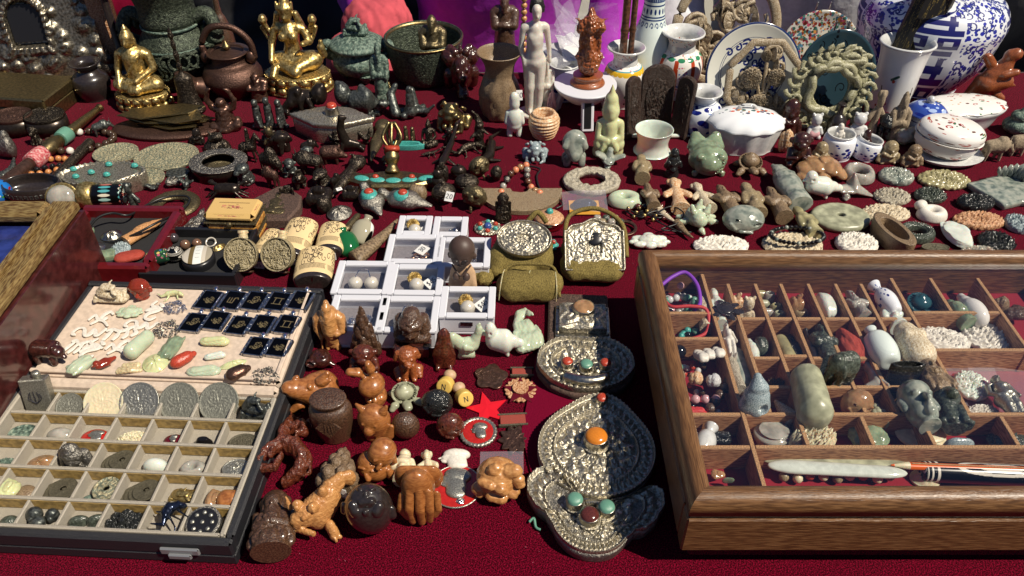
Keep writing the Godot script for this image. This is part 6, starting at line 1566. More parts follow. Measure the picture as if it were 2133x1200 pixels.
func left_side():
	var a:=v3(-.6785,.012,-1.1869)
	var b:=v3(-.7251,.012,-.9363)
	var t:=thing("ritual_trumpet","long brass and horn trumpet with turquoise and coral collars","trumpet","",a,0)
	t.look_at_from_position(a,b)
	var L:=a.distance_to(b)
	var segs:=[["mouthpiece",.0,.02,.009,.008,"brass"],["pipe",.02,.34,.007,.0115,"brass"],["turquoise_collar",.34,.42,.016,.015,"malachite"],["brass_bulb",.42,.58,.011,.011,"brass"],["coral_collar",.58,.7,.017,.017,"coral_white"],["bell_tube",.7,1.0,.0125,.014,"copper_plain"]]
	mk("coral_white",[[.4,.02,.035],[.5,.16,.16],[.68,.58,.52]],.3,.0,.05,"soft")
	for s in segs:
		var pts:=PackedVector3Array()
		var rr:=[]
		for i in 13:
			var k:=i/12.0
			pts.append(v3(0,0,-L*lerpf(s[1],s[2],k)))
			rr.append(.74*lerpf(s[3],s[4],k)*(1.0+(.45*sin(k*PI) if s[0]=="brass_bulb" else .08*sin(k*PI) if s[0].ends_with("collar") else .0)))
		part(t,s[0],tube(pts,rr,20),M[s[5]])
	for y in [0,1]:
		var bx:=thing("round_box",["round dark box with copper coloured carved lid","round dark engraved box beside the trumpet"][y],"box","round dark boxes",[v3(-.7929,0,-1.1036),v3(-.7414,0,-1.1036)][y]+v3(0,0,-.03))
		part(bx,"body",lathe([[0,0],[.5,0],[.5,1],[0,1]],40),M.bronze_smooth,O,v3(.064,.022,.055))
		part(bx,"lid",shp("mirror"),[M.copper,M.bronze][y],v3(0,.022,0),v3(.062,.006,.053))
	bracelet("bead_bracelet","loop of dark brown beads with one white bead",v3(-.6731,0,-1.0885),.05,.03,.0058,22,["brown_bead","brown_bead","brown_bead","brown_bead","brown_bead","brown_bead","bone_white","brown_bead","brown_bead","brown_bead"],10,"bead bracelets")
	bracelet("bead_bracelet","loop of orange wooden beads beside the trumpet",v3(-.6937,0,-1.0147),.034,.02,.0048,18,["amber_bead"],20,"bead bracelets")
	bracelet("bead_bracelet","loop of shiny black beads over the iron rod",v3(-.6849,.002,-.9953),.034,.014,.0045,20,["black_bead"],25,"bead bracelets")
	one("iron_rod","thin black rough iron rod lying under the bracelets","rod","",tube(pv([v3(-.6521,.008,-1.0804),v3(-.6609,.008,-.9549)]),.0075,10),M.bronze,O)
	t=thing("leaf_stack","pile of dull brass leaves on a dark oval slab","ornament","",v3(-.5533,0,-1.0975)+v3(0,0,-.035),0)
	part(t,"slab",shp("disc"),M.copper,O,v3(.17,.008,.075))
	part(t,"metal_leaves",shp("leaf_sheets"),M.brass,v3(0,.008,-.008),v3(.15,.022,.06))
	t=thing("round_compact","round dark metal compact with patterned rim and slanted inner drum","compact","",v3(-.4305,0,-.9674)+v3(0,0,-.038))
	part(t,"drum",lathe([[0,0],[.5,0],[.5,1],[.44,1],[.44,.25],[0,.25]],44),M.bronze_smooth,O,v3(.082,.018,.07))
	part(t,"rim",shp("flat_ring"),M.old_silver,v3(0,.0175,0),v3(.084,.003,.072))
	part(t,"inner_disc",shp("mirror"),M.dull_brass,v3(.006,.006,.004),v3(.046,.003,.04),v3(0,0,-14))
	t=thing("silver_amulet_box","scalloped silver amulet box set with turquoise studs","box","",v3(-.5845,0,-.935)+v3(0,0,-.03),4)
	var rf:=func(q2):return .85+.1*cos(2*q2)+.08*absf(cos(q2*3))
	part(t,"body",plate(rf,func(r,q2):return 1.0-(.25 if r>.84 and r<.9 else .0)+.1*wave(q2*40)*(1.0 if r>.9 else .0),22,120),M.silver_carved,O,v3(.125,.026,.06))
	for p in [[-.04,-.008],[-.012,.002],[.012,.01],[.006,-.018],[.044,-.012],[-.03,.012]]:
		part(t,"turquoise_stud",shp("cabochon"),M.turquoise,v3(p[0],.026,p[1]),v3(.01,.005,.008))
	t=thing("studded_bangle","studded bangle with a large grey green agate stone","bangle","",v3(-.5904,0,-.897)+v3(0,0,-.02),4)
	part(t,"cylinder",lathe([[0,0],[.48,0],[.5,.05],[.5,.95],[.48,1],[0,1]],36),M.print_studs,v3(.012,.016,0),v3(.032,.042,.032),v3(0,0,-90))
	part(t,"gold_band",lathe([[.4,0],[.52,0],[.56,.5],[.52,1],[.4,1]],36,func(r,_y,q2):return r*(1.0+.03*wave(q2*24))),M.gilt,v3(-.004,.017,0),v3(.034,.018,.034),v3(0,0,-90))
	part(t,"agate_stone",shp("cabochon"),M.grey_agate,v3(-.026,.02,.008),v3(.04,.014,.036),v3(56,0,0))
	part(t,"setting",shp("torus"),M.gilt,v3(-.026,.018,.005),v3(.045,.008,.042),v3(56,0,0))
	t=thing("carved_bowl","black oval bowl carved with a key pattern","bowl","",v3(-.6662,0,-.904)+v3(0,0,-.026))
	part(t,"body",turn([[0,0],[.3,0],[.46,.4],[.5,.75],[.47,1.0],[.43,1.0],[.4,.5],[0,.3]],5,48),M.black_wood,O,v3(.085,.03,.052))
	for i in 16:part(t,"key_pattern",box(v3(.005,.006,.0012),.0003),M.bronze_grey,v3(sin(-1.3+i*.17)*.0415,.018,cos(-1.3+i*.17)*.0258),I,v3(0,rad_to_deg(-1.3+i*.17),0))
	one("enamel_bead","bright blue enamel bead painted with flowers at the left edge","bead","",sphere(20),M.print_cloisonne,v3(-.7073,0,-.904)+v3(-.008,0,-.02),v3(.04,.036,.04))
	t=thing("glass_top_chest","maroon chest with gilt frame and blue glass top","chest","",v3(-.505,0,-.66))
	var W:=.3
	var D:=.2
	var H:=.098
	part(t,"wall",box(v3(.012,H,D+.3),.001),M.maroon,v3(0,0,.15-.005))
	part(t,"wall",box(v3(W,H,.012),.001),M.maroon,v3(-W*.5-.006,0,-D*.5))
	part(t,"frame_rail",box(v3(.032,.014,D+.31),.004),M.gold_frame_side,v3(-.012,H,.15))
	part(t,"frame_rail",box(v3(W,.014,.03),.004),M.gold_frame,v3(-W*.5-.0285,H,-D*.5+.01))
	part(t,"bead_moulding",box(v3(.008,.004,D+.27),.001),M.gold_frame_side,v3(-.02,H+.014,.15))
	part(t,"glass_panel",box(v3(W-.03,.003,D+.26),.0005),M.blue_glass,v3(-W*.5-.013,H-.008,.15))
	t=thing("lacquer_tray","glossy dark red tray lined in black with pendants","tray","",v3(-.4766,0,-.7518)+v3(-.028,0,-.058),-1)
	part(t,"lining",box(v3(.118,.004,.118),.0005),M.black_lining,v3(0,.012,0))
	for k in [[0,.061,.134,.012],[0,-.061,.134,.012]]:part(t,"rail",box(v3(k[2],.03,k[3]),.003),M.lacquer,v3(k[0],0,k[1]))
	for k in [-1,1]:part(t,"rail",box(v3(.012,.03,.109),.003),M.lacquer,v3(k*.061,0,0))
	t=thing("black_jewel_box","open black jewellery box holding pearls and rings","box","",v3(-.3908,0,-.7352)+v3(0,0,-.052),-2)
	part(t,"lining",box(v3(.106,.004,.086),.0005),M.black_lining,v3(0,.005,0))
	for k in [-1,1]:
		part(t,"wall",box(v3(.118,.022,.006),.001),M.black_plastic,v3(0,0,k*.046))
		part(t,"wall",box(v3(.006,.022,.086),.001),M.black_plastic,v3(k*.056,0,0))
func acrylic(label:String,px:Array,h:float,yaw:=-1.0):
	var t:=thing("acrylic_box",label,"box","white jewellery boxes with clear lids",v3(px[0],0,px[1]),yaw)
	var w:float=px[2]
	var d:float=px[3]
	part(t,"tray",box(v3(w,.004,d),.001),M.white_plastic)
	for k in [-1,1]:
		part(t,"side",box(v3(.004,h-.008,d-.008),.0008),M.white_plastic,v3(k*(w*.5-.002),.004,0))
		part(t,"side",box(v3(w,h-.008,.004),.0008),M.white_plastic,v3(0,.004,k*(d*.5-.002)))
		part(t,"lid_rail",box(v3(.0085,.004,d+.002),.001),M.white_plastic,v3(k*(w*.5-.0032),h-.004,0))
		part(t,"lid_rail",box(v3(w-.0149,.004,.0085),.001),M.white_plastic,v3(0,h-.004,k*(d*.5-.0032)))
	part(t,"inner_film",box(v3(w-.01,.0006,d-.01),.0001),M.grey_film,v3(0,h*.42,0))
	part(t,"lid_pane",box(v3(w-.0148,.0008,d-.0148),.0001),M.glass,v3(0,h-.003,0))
	if label.contains("embossed"):part(t,"brand_tab",box(v3(.014,.006,.001),.0003),M.steel,v3(0,h*.5,d*.5+.0008))
func jewel(called:String,label:String,at:Vector3,kind:int):
	var t:=thing(called,label,"jewellery","jewellery in the white boxes",at,kind*20.0)
	t.scale=I*1.35
	match kind%4:
		0:
			for k in [-1,1]:
				part(t,"pearl",sphere(16),M.pearl,v3(k*.007,0,0),v3(.013,.012,.013))
				part(t,"hook",tube(curve([v3(k*.007,.011,0),v3(k*.004,.014,-.008),v3(k*.001,.012,-.012)],5),.0005,5),M.chrome)
		1:
			part(t,"pearl",sphere(16),M.pearl,O,v3(.013,.013,.013))
			part(t,"flower",shp("scalloped"),M.gilt,v3(0,.009,-.006),v3(.013,.004,.012),v3(30,0,0))
			price_tag(t,"$45",v3(.014,.004,-.002),v3(20,30,0),.014,.01)
		2:
			for i in 4:part(t,"link",shp("torus"),M.rose_gold,v3(-.008+i*.006,0,.003*(i%2)),v3(.009,.003,.009),v3(12,i*40,0))
			part(t,"pearl",sphere(14),M.rose_gold,v3(-.006,0,.004),v3(.007,.007,.007))
			price_tag(t,"30",v3(.012,.003,-.004),v3(8,20,0),.013,.01)
		3:
			part(t,"chain",shp("chain_heap"),M.chrome,O,v3(.028,.006,.02))
			part(t,"drop",sphere(14),M.steel,v3(.004,.002,.003),v3(.008,.007,.008))
func middle():
	mk("grey_film",[[.16,.14,.15],[.24,.22,.23]],.5,.0,.05)
	white_boxes()
	var t:=thing("monk_doll","brown bald baby monk doll in cream robe","doll","",v3(-.058,0,-.727),-6)
	part(t,"body",blob([[0,.1,0,0,.3,0,.26,.2],[.16,.3,.02,.2,.18,.14,.08,.07,1],[.18,.06,.1,-.18,.06,.1,.1,.1]],30,.05),M.resin_cream,O,v3(.036,.054,.022))
	var hd:=part(t,"head",blob([[0,.5,-.02,0,.56,-.03,.42,.43],[.12,.3,.16,.1,.3,.16,.2,.2,1],[.41,.36,-.02,.41,.28,0,.07,.05,1],[0,.36,.4,0,.34,.4,.05,.05],[0,.22,.36,0,.22,.36,.06,.06]],40,.06),M.resin_brown,v3(0,.05,.001),v3(.034,.035,.032))
	for k in [-1,1]:
		part(hd,"eyelid",tube(curve([v3(k*.07,.36,.485),v3(k*.17,.4,.47),v3(k*.27,.36,.41)],4),.024,5),M.black_wood)
		part(t,"hand",sphere(12),M.resin_brown,v3(k*.006,.032,.012),v3(.009,.011,.009))
	part(hd,"mouth",tube(curve([v3(-.08,.2,.44),v3(0,.17,.47),v3(.08,.2,.44)],4),.022,5),M.black_wood)
	part(t,"necklace",tube(curve([v3(-.011,.052,.008),v3(0,.04,.014),v3(.011,.052,.008)],6),.0012,6),M.resin_brown)
	t=thing("amulet_purse","open olive leather purse with an oval embossed silver amulet","purse","olive leather amulet purses",v3(.0163,0,-.7052)+v3(0,0,-.06),-4)
	part(t,"pouch",blob([[-.4,.3,-.1,.4,.3,-.1,.3,.28],[-.3,.35,-.35,.35,.4,-.35,.3,.3],[-.5,.2,.2,-.42,.25,.1,.14,.16],[.1,.2,.2,-.1,.2,.2,.2,.2]],40,.08,.02,4.0,0),M.olive_suede,v3(-.006,0,-.012),v3(.082,.042,.07))
	part(t,"flap",blob([[-.36,.3,0,.36,.34,0,.3,.28],[-.3,.2,.1,.3,.2,.1,.2,.2]],36,.08,.02,4.0,0),M.olive_suede,v3(.008,0,.04),v3(.08,.033,.042),v3(0,4,0))
	for k in 3:part(t,"seam",tube(curve([v3(-.028+k*.034,.006,.058),v3(-.026+k*.033,.026,.054),v3(-.024+k*.031,.032,.036),v3(-.022+k*.03,.026,.024)],6),.0007,5),M.ivory)
	part(t,"fold",tube(curve([v3(-.028,.01,.056),v3(-.02,.03,.026),v3(.01,.036,.024),v3(.036,.032,.026),v3(.044,.012,.054)],7),.002,6),M.olive_suede)
	part(t,"amulet",shp("gau_oval"),M.silver_carved,v3(-.002,.04,-.016),v3(.068,.009,.05),v3(24,-6,0))
	part(t,"side_flap",shp("rock"),M.olive_suede,v3(-.05,0,.02),v3(.026,.02,.03))
	part(t,"strap",tube(curve([v3(.0,.045,-.05),v3(.012,.056,-.056),v3(.024,.045,-.05)],6),.0035,7),M.olive_suede)
	t=thing("amulet_purse","olive leather purse holding an arched embossed silver amulet","purse","olive leather amulet purses",v3(.0997,0,-.728)+v3(0,0,-.05),-3)
	part(t,"pouch",blob([[-.4,.3,0,.4,.3,0,.3,.3],[-.4,.3,-.4,.4,.3,-.4,.28,.28]],36,.1,.02,4.0,0),M.olive_suede,v3(0,0,0),v3(.08,.03,.08))
	part(t,"amulet",shp("gau_arch"),M.silver_carved,v3(.001,.034,.0),v3(.074,.01,.068),v3(34,3,0))
	part(t,"niche",shp("lens"),M.black_plastic,v3(.002,.044,-.004),v3(.02,.003,.02),v3(32,0,0))
	part(t,"strap",tube(curve([v3(-.034,.03,-.01),v3(-.03,.05,-.04),v3(.004,.058,-.048),v3(.036,.048,-.03),v3(.042,.024,.006)],7),.003,7),M.olive_suede)
	t=thing("dome_box","round copper filigree box with turquoise on top","box","",v3(.0502,0,-.8522)+v3(0,0,-.018))
	part(t,"body",turn([[0,0],[.4,0],[.5,.3],[.5,.55],[.44,.6]],4,36,func(r,_y,q2):return r*(1.0+.02*wave(q2*30))),M.rose_gold,O,v3(.04,.022,.036))
	part(t,"lid",turn([[.46,.58],[.48,.62],[.34,.85],[.12,1.0],[0,1.02]],4,36),M.orange_carved,O,v3(.04,.022,.036))
	part(t,"turquoise",shp("cabochon"),M.turquoise,v3(0,.0215,0),v3(.01,.006,.01))
	t=thing("turquoise_pendant","hanging silver pendant inlaid with turquoise and coral","pendant","",v3(.046,0,-.8246))
	part(t,"plate",shp("flower_pad"),M.turquoise,O,v3(.03,.006,.028))
	for k in 3:part(t,"coral",shp("cabochon"),M.coral,v3(-.008+k*.008,.005,.004*(k%2)),v3(.006,.004,.006))
	t=thing("brass_amulet","small heart shaped brass amulet box","amulet","",v3(.0099,0,-.8501)+v3(0,0,-.014))
	part(t,"body",shp("shell"),M.dull_brass,O,v3(.03,.012,.026),v3(0,180,0))
	for k in [-1,1]:part(t,"lug",shp("torus"),M.dull_brass,v3(k*.017,.004,.002),v3(.006,.003,.006))
	t=thing("jewelled_disc","silver disc set with coral, turquoise and lapis stones","brooch","",v3(-.0325,0,-.8621))
	part(t,"disc",shp("scalloped"),M.silver_carved,O,v3(.038,.005,.034))
	part(t,"lapis",shp("cabochon"),M.lapis,v3(0,.004,0),v3(.011,.006,.011))
	for i in 6:part(t,"stone",shp("cabochon"),M[["coral","turquoise"][i%2]],v3(sin(i*1.047)*.012,.004,cos(i*1.047)*.0105),v3(.007,.004,.006))
	t=thing("stone_pendant","half moon brown stone pendant on a beaded necklace","necklace","",v3(.0131,0,-.9229))
	part(t,"half_moon",shp("half_moon"),M.river_stone,O,v3(.116,.008,.056))
	var pa:=PackedVector3Array()
	for p:Vector3 in [v3(-.0153,.006,-.943),v3(-.0127,.006,-.958),v3(-.0073,.006,-.9759),v3(-.0018,.006,-.9915),v3(.0053,.006,-1.0022),v3(.0124,.006,-1.0102),v3(.021,.006,-1.0157),v3(.0223,.006,-1.0022),v3(.022,.006,-.9863),v3(.0232,.006,-.9707),v3(.0271,.006,-.9555),v3(.0323,.006,-.9467),v3(.039,.006,-.9406)]:pa.append(p-v3(.0131,0,-.9229))
	beads(t,pa,.0052,["salmon_bead","grey_agate","old_silver","bamboo","salmon_bead","agate"])
	part(t,"thread",tube(curve(Array(pa),4),.0012,5),M.black_cord)
	cord("black_thread","black thread trailing from the bead necklace",[v3(.0239,.004,-1.0176),v3(.0415,.004,-1.0081),v3(.0362,.002,-.9901),v3(.0421,.002,-.9517),v3(.0632,.003,-.9329),v3(.0704,.003,-.9161),v3(.0608,.002,-.9081)],.0014,"black_cord")
	t=thing("turquoise_crescent","brass crescent inlaid with turquoise and a vajra handle","ornament","",v3(-.17,0,-.9725),0)
	var cp:=PackedVector2Array()
	for p in [[-.075,-.022],[-.045,-.012],[-.014,-.02],[.014,-.02],[.045,-.012],[.07,-.022],[.062,.006],[.03,.022],[-.03,.022],[-.066,.004]]:cp.append(Vector2(p[0],p[1]))
	part(t,"crescent",slab(cp,.012,.003),M.brass)
	for k in 5:part(t,"turquoise",shp("cabochon"),M.turquoise,v3(-.046+k*.023,.0105,.002+.006*sin(k*.8)),v3(.024,.004,.014),v3(0,8*(k-2),0))
	for k in [-1,1]:part(t,"coral",shp("cabochon"),M.coral,v3(k*.026,.013,.002),v3(.01,.005,.009))
	part(t,"stem",turn([[0,0],[.011,0],[.007,.01],[.011,.02],[.008,.03]],4,20),M.brass,v3(-.004,.011,-.016),I,v3(-32,0,0))
	part(t,"coral_ring",shp("torus"),M.coral,v3(-.004,.034,-.032),v3(.022,.01,.02),v3(-32,0,0))
	for i in 5:part(t,"prong",tube(curve([v3(-.004,.036,-.034),v3(-.004+sin(i*1.257)*.014,.052,-.046+cos(i*1.257)*.01),v3(-.004+sin(i*1.257)*.004,.07,-.056)],5),.0026,6),M.brass)
	one("turquoise_boat","small turquoise boat shaped plate under the brass fisherman","ornament","",shp("hollow_boat"),M.turquoise,v3(-.1625,0,-1.0767),v3(.056,.008,.016))
	for k in 2:
		t=thing("turquoise_bird",["silver bird with turquoise inlay pointing toward the viewer","silver bird with turquoise inlay pointing right"][k],"ornament","turquoise inlaid birds",[v3(-.1939,0,-.9134),v3(-.1472,0,-.9134)][k],[-62,-14][k])
		part(t,"body",shp("bird_body"),M.old_silver,O,[v3(.07,.024,.034),v3(.078,.026,.034)][k])
		part(t,"inlay",shp("cabochon"),M.turquoise,v3(-.002,.018,.002),v3(.03,.009,.024))
		part(t,"coral",shp("cabochon"),M.coral,v3(-.002,.024,.002),v3(.014,.006,.014))
	t=thing("silver_boat_box","boat shaped silver amulet box with a coral knob","box","",v3(-.2821,0,-1.0885)+v3(0,0,-.03),-6)
	var rfb:=func(q2):return 1.0/maxf(absf(cos(q2))+.35*absf(sin(q2)),.5)*.8
	part(t,"body",plate(rfb,func(_r,_q):return 1.0,6,60),M.silver_carved,O,v3(.128,.026,.056))
	part(t,"lid",plate(rfb,func(r,q2):return 1.2-.5*r+.1*wave(q2*20)*r,12,80),M.silver_carved,v3(0,.0262,0),v3(.136,.012,.06))
	part(t,"collar",turn([[.5,0],[.42,.3],[.36,.9],[.3,1]],4,24),M.silver,v3(.002,.034,0),v3(.026,.016,.026))
	part(t,"coral_knob",shp("cabochon"),M.coral,v3(.002,.048,0),v3(.017,.008,.017))
	ivory_things()
func ivory_things():
	var t:=thing("ivory_box","rounded yellow ivory-like box with brass hinges, in two tiers","box","",v3(-.3624,0,-.8225)+v3(0,0,-.03),-3)
	for k in 2:
		part(t,"tier",box(v3(.066,[.011,.014][k],.042),.004),M.amber_box,v3(0,[.0,.0145][k],0))
		part(t,"hinge_band",box(v3(.069,.003,.045),.001),M.dull_brass,v3(0,[.0113,.0287][k],0))
	part(t,"lid",box(v3(.067,.012,.043),.0055),M.print_box_lid,v3(0,.0319,0))
	part(t,"clasp",shp("lens"),M.dull_brass,v3(0,.03,.0225),v3(.008,.004,.008),v3(90,0,0))
	var rows:=[[v3(-.3197,.01,-.7774),v3(-.3102,.01,-.8406),.0135,.009,"print_ivory_0"],[v3(-.28,.013,-.7794),v3(-.275,.013,-.8559),.021,.013,"print_ivory_1"],[v3(-.2317,.012,-.7905),v3(-.2344,.012,-.8486),.018,.012,"print_ivory_2"],[v3(-.2401,.014,-.7294),v3(-.2458,.014,-.7899),.0235,.014,"print_ivory_3"]]
	var lab:=["slim ivory coloured bottle with ink figures and a price label","tall ivory coloured bottle drawn with a crowd, beside the box","smaller ivory coloured bottle in front of the beetle charm","large ivory coloured bottle in the foreground, dark base towards viewer"]
	for i in 4:
		var r:Array=rows[i]
		var axis:Vector3=r[1]-r[0]
		t=thing("snuff_bottle",lab[i],"bottle","ivory coloured snuff bottles",r[0])
		t.transform=Transform3D(Basis(axis.normalized().cross(Vector3.UP).normalized(),axis.normalized(),O),r[0])
		t.transform.basis.z=t.transform.basis.x.cross(t.transform.basis.y)
		t.position.y=r[3]+.001
		var ln:=axis.length()
		part(t,"body",turn([[.86,.1],[1.0,.14],[1.02,.5],[.98,.9],[.84,.97],[.4,1.0],[.3,1.0]],4,40),M[r[4]],O,v3(r[2],ln,r[3]),v3(0,180,0))
		part(t,"base_cap",lathe([[0,0],[.78,0],[.9,.015],[.96,.1],[.9,.14]],36),M.black_wood,O,v3(r[2],ln,r[3]))
		part(t,"neck",lathe([[.36,.98],[.34,1.04],[.4,1.06],[.36,1.1],[0,1.12]],24),M.black_wood,O,v3(r[2],ln,r[3]))
		if i<3:price_tag(t,["35","45-","40"][i],v3(.002,-.0004,-.004),v3(180,0,0),.014,.011)
	for i in 2:
		t=thing("relief_bottle",["flat round snuff bottle moulded with figures, beside the black box","flat round snuff bottle moulded with two dancers"][i],"bottle","moulded flat bottles",[v3(-.332,0,-.7425),v3(-.2879,0,-.7425)][i]+v3(0,.004,-.022),[4,-6][i])
		t.rotation_degrees.x=-38
		part(t,"body",shp("relief_medal"),M.relief_glaze,v3(0,.022,.004),v3(.04,.014,.042),v3(90,0,0))
		part(t,"neck",lathe([[.3,0],[.26,.6],[.34,.7],[.3,1],[0,1]],20),M.ivory,v3(0,.042,.0),v3(.02,.01,.02))
		part(t,"foot",box(v3(.02,.003,.012),.001),M.brown_wood,v3(0,-.001,0))
	var a:=v3(-.2093,.016,-.7756)
	one("green_bottle","green glass snuff bottle painted with red leaves","bottle","",shp("flat_bottle"),M.print_green_bottle,v3(-.2066,0,-.7902)+v3(0,.002,-.012),v3(.03,.04,.026),v3(-64,24,0))
	one("panda_bottle","glass snuff bottle painted with a panda","bottle","",shp("flat_bottle"),M.print_panda,v3(-.2063,0,-.8123)+v3(.004,.003,-.012),v3(.03,.042,.024),v3(-60,-22,0))
	one("horn_knife","brown horn knife sheath tapering away from the viewer","knife","",shp("horn_tip"),M.horn,v3(-.1772,0,-.8267),v3(.1,.02,.026),v3(0,66,0))
func coin_tray():
	var t:=thing("coin_tray","open black case with cream padded panel and small compartments","tray","",v3(-.236,0,-.368),-3)
	var w:=.278
	var D:=.334
	part(t,"base",box(v3(w,.012,D),.001),M.black_leatherette,v3(-w*.5,0,-D*.5))
	part(t,"wall",box(v3(w,.018,.008),.002),M.black_leatherette,v3(-w*.5,.0121,-.004))
	part(t,"wall",box(v3(w,.02,.008),.002),M.black_leatherette,v3(-w*.5,.0121,-D+.004))
	for x in [-.004,-w+.004]:part(t,"wall",box(v3(.008,.018,D-.0162),.002),M.black_leatherette,v3(x,.0121,-D*.5))
	part(t,"floor_lining",box(v3(w-.0162,.0015,.158),.0003),M.cream_flock,v3(-w*.5,.0121,-.0872))
	for x in [-.0105,-w+.0105]:part(t,"lining_wall",box(v3(.005,.016,.157),.0012),M.cream_flock,v3(x,.0137,-.0875))
	var zs:=[-.0105,-.0385,-.0715,-.104,-.1355,-.1645]
	for i in zs.size():
		var r:=part(t,"cross_divider",box(v3(w-.0265,.0152,.003),.0008),M.cream_flock,v3(-w*.5,.0137,zs[i]))
		if i>0:part(r,"card_face",box(v3(w-.027,.012,.0006),.0001),M.gold_card,v3(0,.001,.0019))
		if i>0:
			for k in 6:
				var dz:float=zs[i-1]-zs[i]-.0032
				part(t,"divider",box(v3(.003,.014,dz),.0008),M.cream_flock,v3(-.0128-.0362*(k+1),.0137,(zs[i]+zs[i-1])*.5))
	part(t,"step_face",box(v3(w-.0165,.02,.012),.003),M.cream_satin,v3(-w*.5,.0137,-.1732))
	part(t,"padded_panel",box(v3(w-.018,.022,.142),.004),M.cream_satin,v3(-w*.5,.0122,-.2525))
	part(t,"panel_lip",box(v3(w-.02,.0035,.0045),.001),M.cream_satin,v3(-w*.5,.0342,-.184))
	part(t,"panel_lip",box(v3(.0045,.0035,.136),.001),M.cream_satin,v3(-.013,.0342,-.2547))
	var lt:=part(t,"latch",box(v3(.034,.008,.003),.001),M.brushed,v3(-.045,.016,.0018))
	part(lt,"latch_tab",box(v3(.02,.006,.003),.001),M.brushed,v3(0,-.003,.0025))
	part(t,"hinge",box(v3(.014,.008,.01),.002),M.black_plastic,v3(.002,.02,-.176))
func pendant(called,shape,_mat,at,yaw,s,label,cat,group=""):
	var t:=thing(called,label,cat,group,V(at),yaw)
	part(t,"plate",box(v3(s[0],.003,s[2]),.0004),M["print_zodiac_"+shape],O)
	for k in [-1,1]:
		var f:=part(t,"edge",box(v3(.003,.0042,s[2]),.0006),M.steel,v3(k*s[0]*.5,0,0))
		for i in 4:part(f,"stud",sphere(8),M.chrome,v3(0,.0035,(-.36+.24*i)*s[2]),v3(.0016,.0014,.0016))
		part(t,"edge",box(v3(s[0]-.0032,.0042,.0014),.0005),M.steel,v3(0,0,k*s[2]*.5))
	part(t,"bail",sphere(12),M.chrome,v3(.001,.002,-s[2]*.5-.0035),v3(.0055,.005,.0085),v3(0,20,0))
func poly_radius(pts:Array)->Callable:
	var l:=[]
	for p in pts:l.append([atan2(p[1],p[0]),Vector2(p[0],p[1]).length()])
	l.sort_custom(func(a,b):return a[0]<b[0])
	return func(a:float)->float:
		var x:=fposmod(a+PI,TAU)-PI
		for i in l.size():
			var j:int=(i+1)%l.size()
			var a0:float=l[i][0]
			var a1:float=l[j][0]+(TAU if j==0 else .0)
			var y:=x+(TAU if x<a0 and j==0 else .0)
			if y>=a0 and y<=a1:return lerpf(l[i][1],l[j][1],smoothstep(0,1,(y-a0)/maxf(a1-a0,1e-5))*.5+.5*(y-a0)/maxf(a1-a0,1e-5))
		return l[0][1]
func stone(t:Node3D,at:Vector3,r:float,mat:String,h:=.008):
	var b:=part(t,"bezel",lathe([[.0,0],[1.12,0],[1.05,.15],[1.02,1.0],[.9,1.0]],28),M.silver,at,v3(r,h,r))
	part(b,"stone",shp("cabochon"),M[mat],v3(0,.85,0),v3(1.92,.6,1.92))
	part(b,"rope",shp("torus"),M.silver_carved,v3(0,-.05,0),v3(2.4,.28,2.4))
func embossed(rf:Callable,petals:int,seed_:int,dome:=.5)->ArrayMesh:
	var nz:=FastNoiseLite.new()
	nz.seed=seed_
	nz.noise_type=FastNoiseLite.TYPE_CELLULAR
	nz.cellular_return_type=FastNoiseLite.RETURN_DISTANCE
	nz.frequency=4.2
	var nb:=FastNoiseLite.new()
	nb.seed=seed_+3
	nb.frequency=2.4
	var curls:=[]
	rng.seed=seed_
	for i in 46:
		var q2:=i*2.4
		curls.append([Vector2(cos(q2),sin(q2))*sqrt(i/46.0)*.66,.07+rnd()*.06,rnd()*TAU])
	var hf:=func(r:float,a:float)->float:
		if r>.955:return .74+.16*wave(a*petals*2)
		if r>.9:return .5
		if r>.74:return .42+.42*pow(wave(a*petals),.6)*sin((r-.74)/.16*PI)
		if r>.69:return .62+.2*wave(a*petals*2)
		var z:=.36+dome*(1.0-pow(r/.7,2))*.3+.2*nb.get_noise_2d(cos(a)*r,sin(a)*r)
		var top:=.0
		for c in curls:
			var d:Vector2=Vector2(cos(a),sin(a))*r-c[0]
			var l:float=d.length()/c[1]
			if l<1.0:top=maxf(top,(1.0-l*l)*.3+.07*sin(l*7.0+d.angle()+c[2]))
		return z+top
	return plate(rf,hf,44,petals*6,.0,false)
